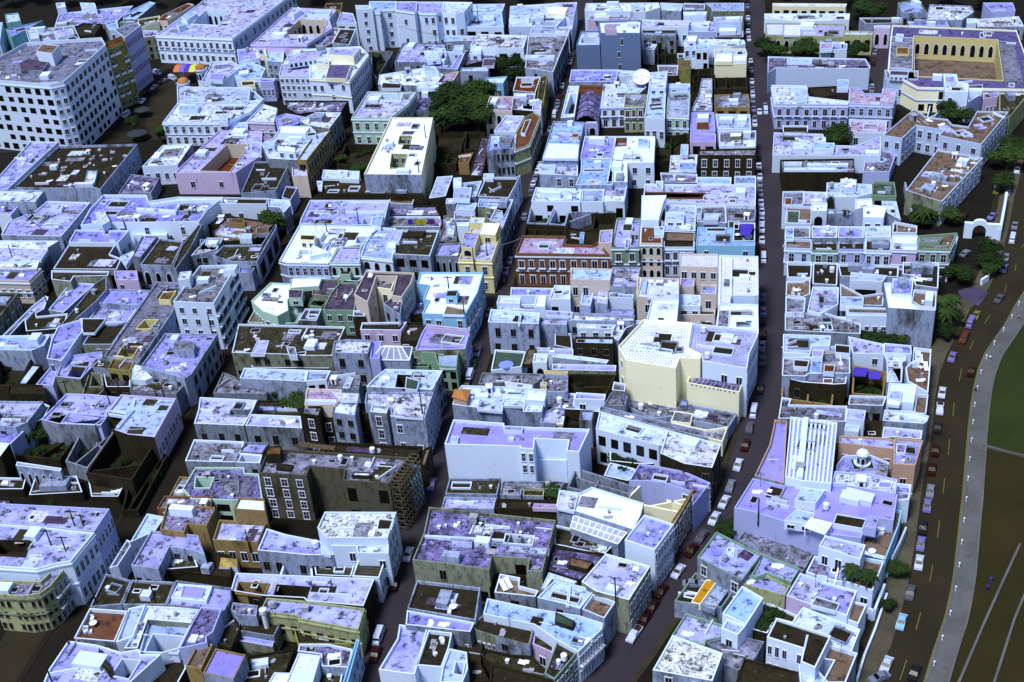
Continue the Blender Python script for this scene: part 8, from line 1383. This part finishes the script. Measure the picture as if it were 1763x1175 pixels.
a0, a1, H = L * .24, L * .62, 5.2
b.box(0, -.6, 0, a0, .6, H, 0, T); b.box(a1, -.6, 0, L, .6, H, 0, T); N = 12; c0 = (a0 + a1) / 2; rr = (a1 - a0) / 2
for k in range(N):
    t0, t1 = math.pi * k / N, math.pi * (k + 1) / N; x0, x1 = c0 - rr * math.cos(t0), c0 - rr * math.cos(t1); z0_, z1_ = 2.4 + 2.4 * math.sin(t0), 2.4 + 2.4 * math.sin(t1)
    for y in (-.6, .6): b.face([T @ Vector(v) for v in ((x0, y, z0_), (x1, y, z1_), (x1, y, H + 1.2 * math.sin(t1)), (x0, y, H + 1.2 * math.sin(t0)))])
    b.face([T @ Vector(v) for v in ((x0, -.6, z0_), (x1, -.6, z1_), (x1, .6, z1_), (x0, .6, z0_))]); b.face([T @ Vector(v) for v in ((x0, -.6, H + 1.2 * math.sin(t0)), (x1, -.6, H + 1.2 * math.sin(t1)), (x1, .6, H + 1.2 * math.sin(t1)), (x0, .6, H + 1.2 * math.sin(t0)))])
b.obj('wall', W['white'], root)
wallrun('garden_wall', [('E1', 1335, 700), ('E1', 1320, 760), ('E1', 1275, 790)], 2, .6, W['white'], 'short curved white wall at the edge of the violet plaza')
wallrun('garden_wall', [('E1', 1110, 520), ('E1', 1075, 640), ('E1', 1040, 765)], 3, .5, W['white'], 'thin white wall running down from the green corner house')
wallrun('garden_wall', [('E1', 760, 150), ('E1', 775, 240), ('E1', 800, 330), ('E1', 815, 400)], 3, .6, W['dirty'], 'pale garden wall between the stepped roofs and the trees')
wallrun('garden_wall', [('E3', 765, 185), ('E3', 720, 290), ('E3', 680, 370), ('E3', 640, 470)], 2.5, .4, W['white'], 'white terrace railing wall beside the coast road, upper run')
wallrun('garden_wall', [('E3', 640, 600), ('E3', 560, 840), ('E3', 490, 1010), ('E3', 440, 1175)], 1.2, .4, W['white'], 'long low white kerb wall beside the coast pavement, lower run')
wallrun('garden_wall', [('E3', 620, 580), ('E3', 550, 760), ('E3', 515, 745)], 3, .5, W['white'], 'narrow white ramp wall at the seaward edge of the houses')
for i, (x, y, r_, ht, lb) in enumerate(((880, 260, 6, 6, 'bushy tree under the pale wall of the second white wing'), (960, 290, 6, 6, 'grey-green tree under the second white wing'), (1060, 310, 6, 6, 'dark tree left of the old gate drive'), (860, 340, 5, 5, 'low tree behind the green corner house'), (1430, 90, 6, 7, 'tall narrow tree beside the gate drive'), (1330, 530, 6, 7, 'bushy tree in the island below the arched gateway'), (1320, 620, 6, 6, 'second bushy tree in the island below the arched gateway'), (1350, 690, 4, 5, 'small tree at the tip of the island'), (1130, 700, 6, 6, 'dark tree beside the thin white wall'), (1060, 680, 5, 5, 'low tree at the foot of the thin white wall'), (1090, 1000, 5, 5, 'dark tree below the violet plaza'), (480, 1150, 8, 5, 'wide flowering tree behind the small lilac roofed house'), (600, 1150, 7, 5, 'dark tree right of the wide flowering tree'), (760, 1120, 6, 5, 'dark bushes below the big plain white house wall'), (1040, 1080, 5, 5, 'bush row beside the coast pavement'))):
    tree('E1', x, y, r_ * .8, ht * .9, lb)
tree('E0', 1460, 1070, 7, 8, 'dark tree at the upper end of the gate drive'); tree('E0', 1510, 980, 6, 7, 'tree below the lime plastered building')
for x, y, lb in ((1080, 870, 'tall palm left of the violet plaza'), (1050, 960, 'palm below the violet plaza'), (1010, 880, 'palm at the edge of the black roof terrace'), (890, 280, 'palm rising from the trees under the second white wing')): palm('E1', x, y, 3.6, 6.5, lb)
palm('E3', 405, 400, 2.6, 4, 'small palm on the left side of the lower brown terrace', 'terrace palms', 6); palm('E3', 520, 440, 2.6, 3.5, 'small palm on the right side of the lower brown terrace', 'terrace palms', 6)
palm('B2', 1300 - 50, 1000, 2, 3, 'tiny palm beside the street scaffold', 'street palms') if 0 else None
tree('E3', 700, 410, 3, 4, 'ragged bush beside the white railing wall'); tree('E3', 650, 650, 2.4, 3, 'low bush beside the coast pavement'); tree('E2', 860, 290, 2.4, 3, 'potted shrubs on the white seaward terrace')
tree('C3', 1340, 290, 3, 4, 'small tree beside the glass canopy yard'); tree('C3', 1130, 215, 2.5, 4, 'leafy plant in the yard under the glass canopy')
tree('E1', 860 - 600, 270, 2, 10.5, 'potted shrub on the white planted terrace'); tree('A3', 330, 60, 2.5, 12, 'shrub growing on the debris strewn roof')
# people
def person(tile, x, y, z, shirt, trousers, label, pose, rz):
    root = at(*px(tile, x, y), z)
    J = dict(walk=[(0, 0, .95), (0, 0, 1.2), (0, 0, 1.42), (0, 0, 1.52), (0, .02, 1.68), (.12, 0, .9), (.13, .22, .5), (.13, .2, .06), (-.12, 0, .9), (-.13, -.1, .5), (-.13, -.35, .1), (.22, 0, 1.4), (.27, -.12, 1.12), (.26, -.02, .88), (-.22, 0, 1.4), (-.27, .12, 1.12), (-.26, .28, .92)],
             sit=[(0, 0, .2), (0, .0, .45), (0, .02, .68), (0, .03, .78), (0, .06, .94), (.12, .02, .16), (.18, .42, .4), (.16, .72, .06), (-.12, .02, .16), (-.18, .42, .4), (-.16, .72, .06), (.22, .02, .66), (.28, .22, .5), (.18, .42, .46), (-.22, .02, .66), (-.28, .22, .5), (-.18, .42, .46)])[pose]
    E = [(0, 1), (1, 2), (2, 3), (3, 4), (0, 5), (5, 6), (6, 7), (0, 8), (8, 9), (9, 10), (2, 11), (11, 12), (12, 13), (2, 14), (14, 15), (15, 16)]
    rad = [.15, .15, .16, .06, .11, .1, .07, .05, .1, .07, .05, .07, .05, .035, .07, .05, .035]
    me = bpy.data.meshes.new('person'); me.from_pydata(J, E, []); o = bpy.data.objects.new('person', me); C.objects.link(o)
    md = o.modifiers.new('skin', 'SKIN'); ss = o.modifiers.new('sub', 'SUBSURF'); ss.levels = ss.render_levels = 1
    for v, r_ in zip(me.skin_vertices[0].data, rad): v.radius = (r_, r_)
    me.skin_vertices[0].data[0].use_root = True
    me.materials.append(mat('cloth_' + shirt, shirt)); o.location = root; o.rotation_euler = (0, 0, rz)
    b = MB(); hz = J[4]
    for k in range(4): b.cyl((hz[0], hz[1] - .01), .12 * math.cos(k * .38), .12 * math.cos((k + 1) * .38), hz[2] + .03 + .11 * math.sin(k * .38), hz[2] + .03 + .11 * math.sin((k + 1) * .38), 10)
    b.obj('hair', M_darkm, o); b = MB()
    for i, j in ((5, 6), (8, 9)): b.beam(J[i], J[j], .2)
    b.obj('trousers', mat('cloth_' + trousers, trousers), o); return tag(o, label, 'person')
person('E3', 1342, 500, .03, '5040c0', '3c2c8c', 'person in violet standing on the dark field by the promenade', 'walk', .5)
person('E3', 1318, 552, .03, '4438b4', '2c2470', 'person in violet walking just below the other one on the dark field', 'walk', 2.6)
person('E2', 1335, 160, .22, 'e0e8ff', '2c2c3c', 'person in a white shirt walking on the promenade', 'walk', .2)
person('E2', 1245, 360, .5, '3c4468', '1c1c28', 'person in dark clothes sitting on the promenade kerb', 'sit', 1.8)
person('E1', 1530, 1020, .22, 'c08890', '3c2018', 'person in a pink shirt on the promenade at the right edge', 'walk', .6)
person('D3', 880 - 130, 590, 3.4, 'c8c8e0', '303040', 'x', 'walk', 0) if 0 else None

for i, (x, y, r_) in enumerate(((20, -8, 9), (62, -12, 10), (118, -6, 7), (170, -12, 9), (225, -10, 8), (262, -4, 6), (330, -14, 9), (400, -22, 9), (545, -12, 8), (820, -12, 8), (905, -16, 9), (1120, -14, 8), (1190, -10, 7), (1255, -14, 7), (1352, -6, 6), (1480, -8, 9), (1640, -10, 8), (1700, -6, 8))):
    tree('F', x, y, r_, 9, 'dark tree of the belt along the top edge, ' + ('far left', 'above the teal house', 'above the small white tower', 'above the wide lilac roof', 'left of the rust red roof', 'above the rust red roof', 'above the city hall', 'behind the city hall court', 'left of the bell tower', 'right of the cathedral', 'above the white complex', 'above the long white row', 'above the bright roof', 'beside the straight street', 'right of the straight street', 'above the long low white building', 'above the stained ruined roof', 'above the smooth lilac roof')[i], 'trees along the top edge')
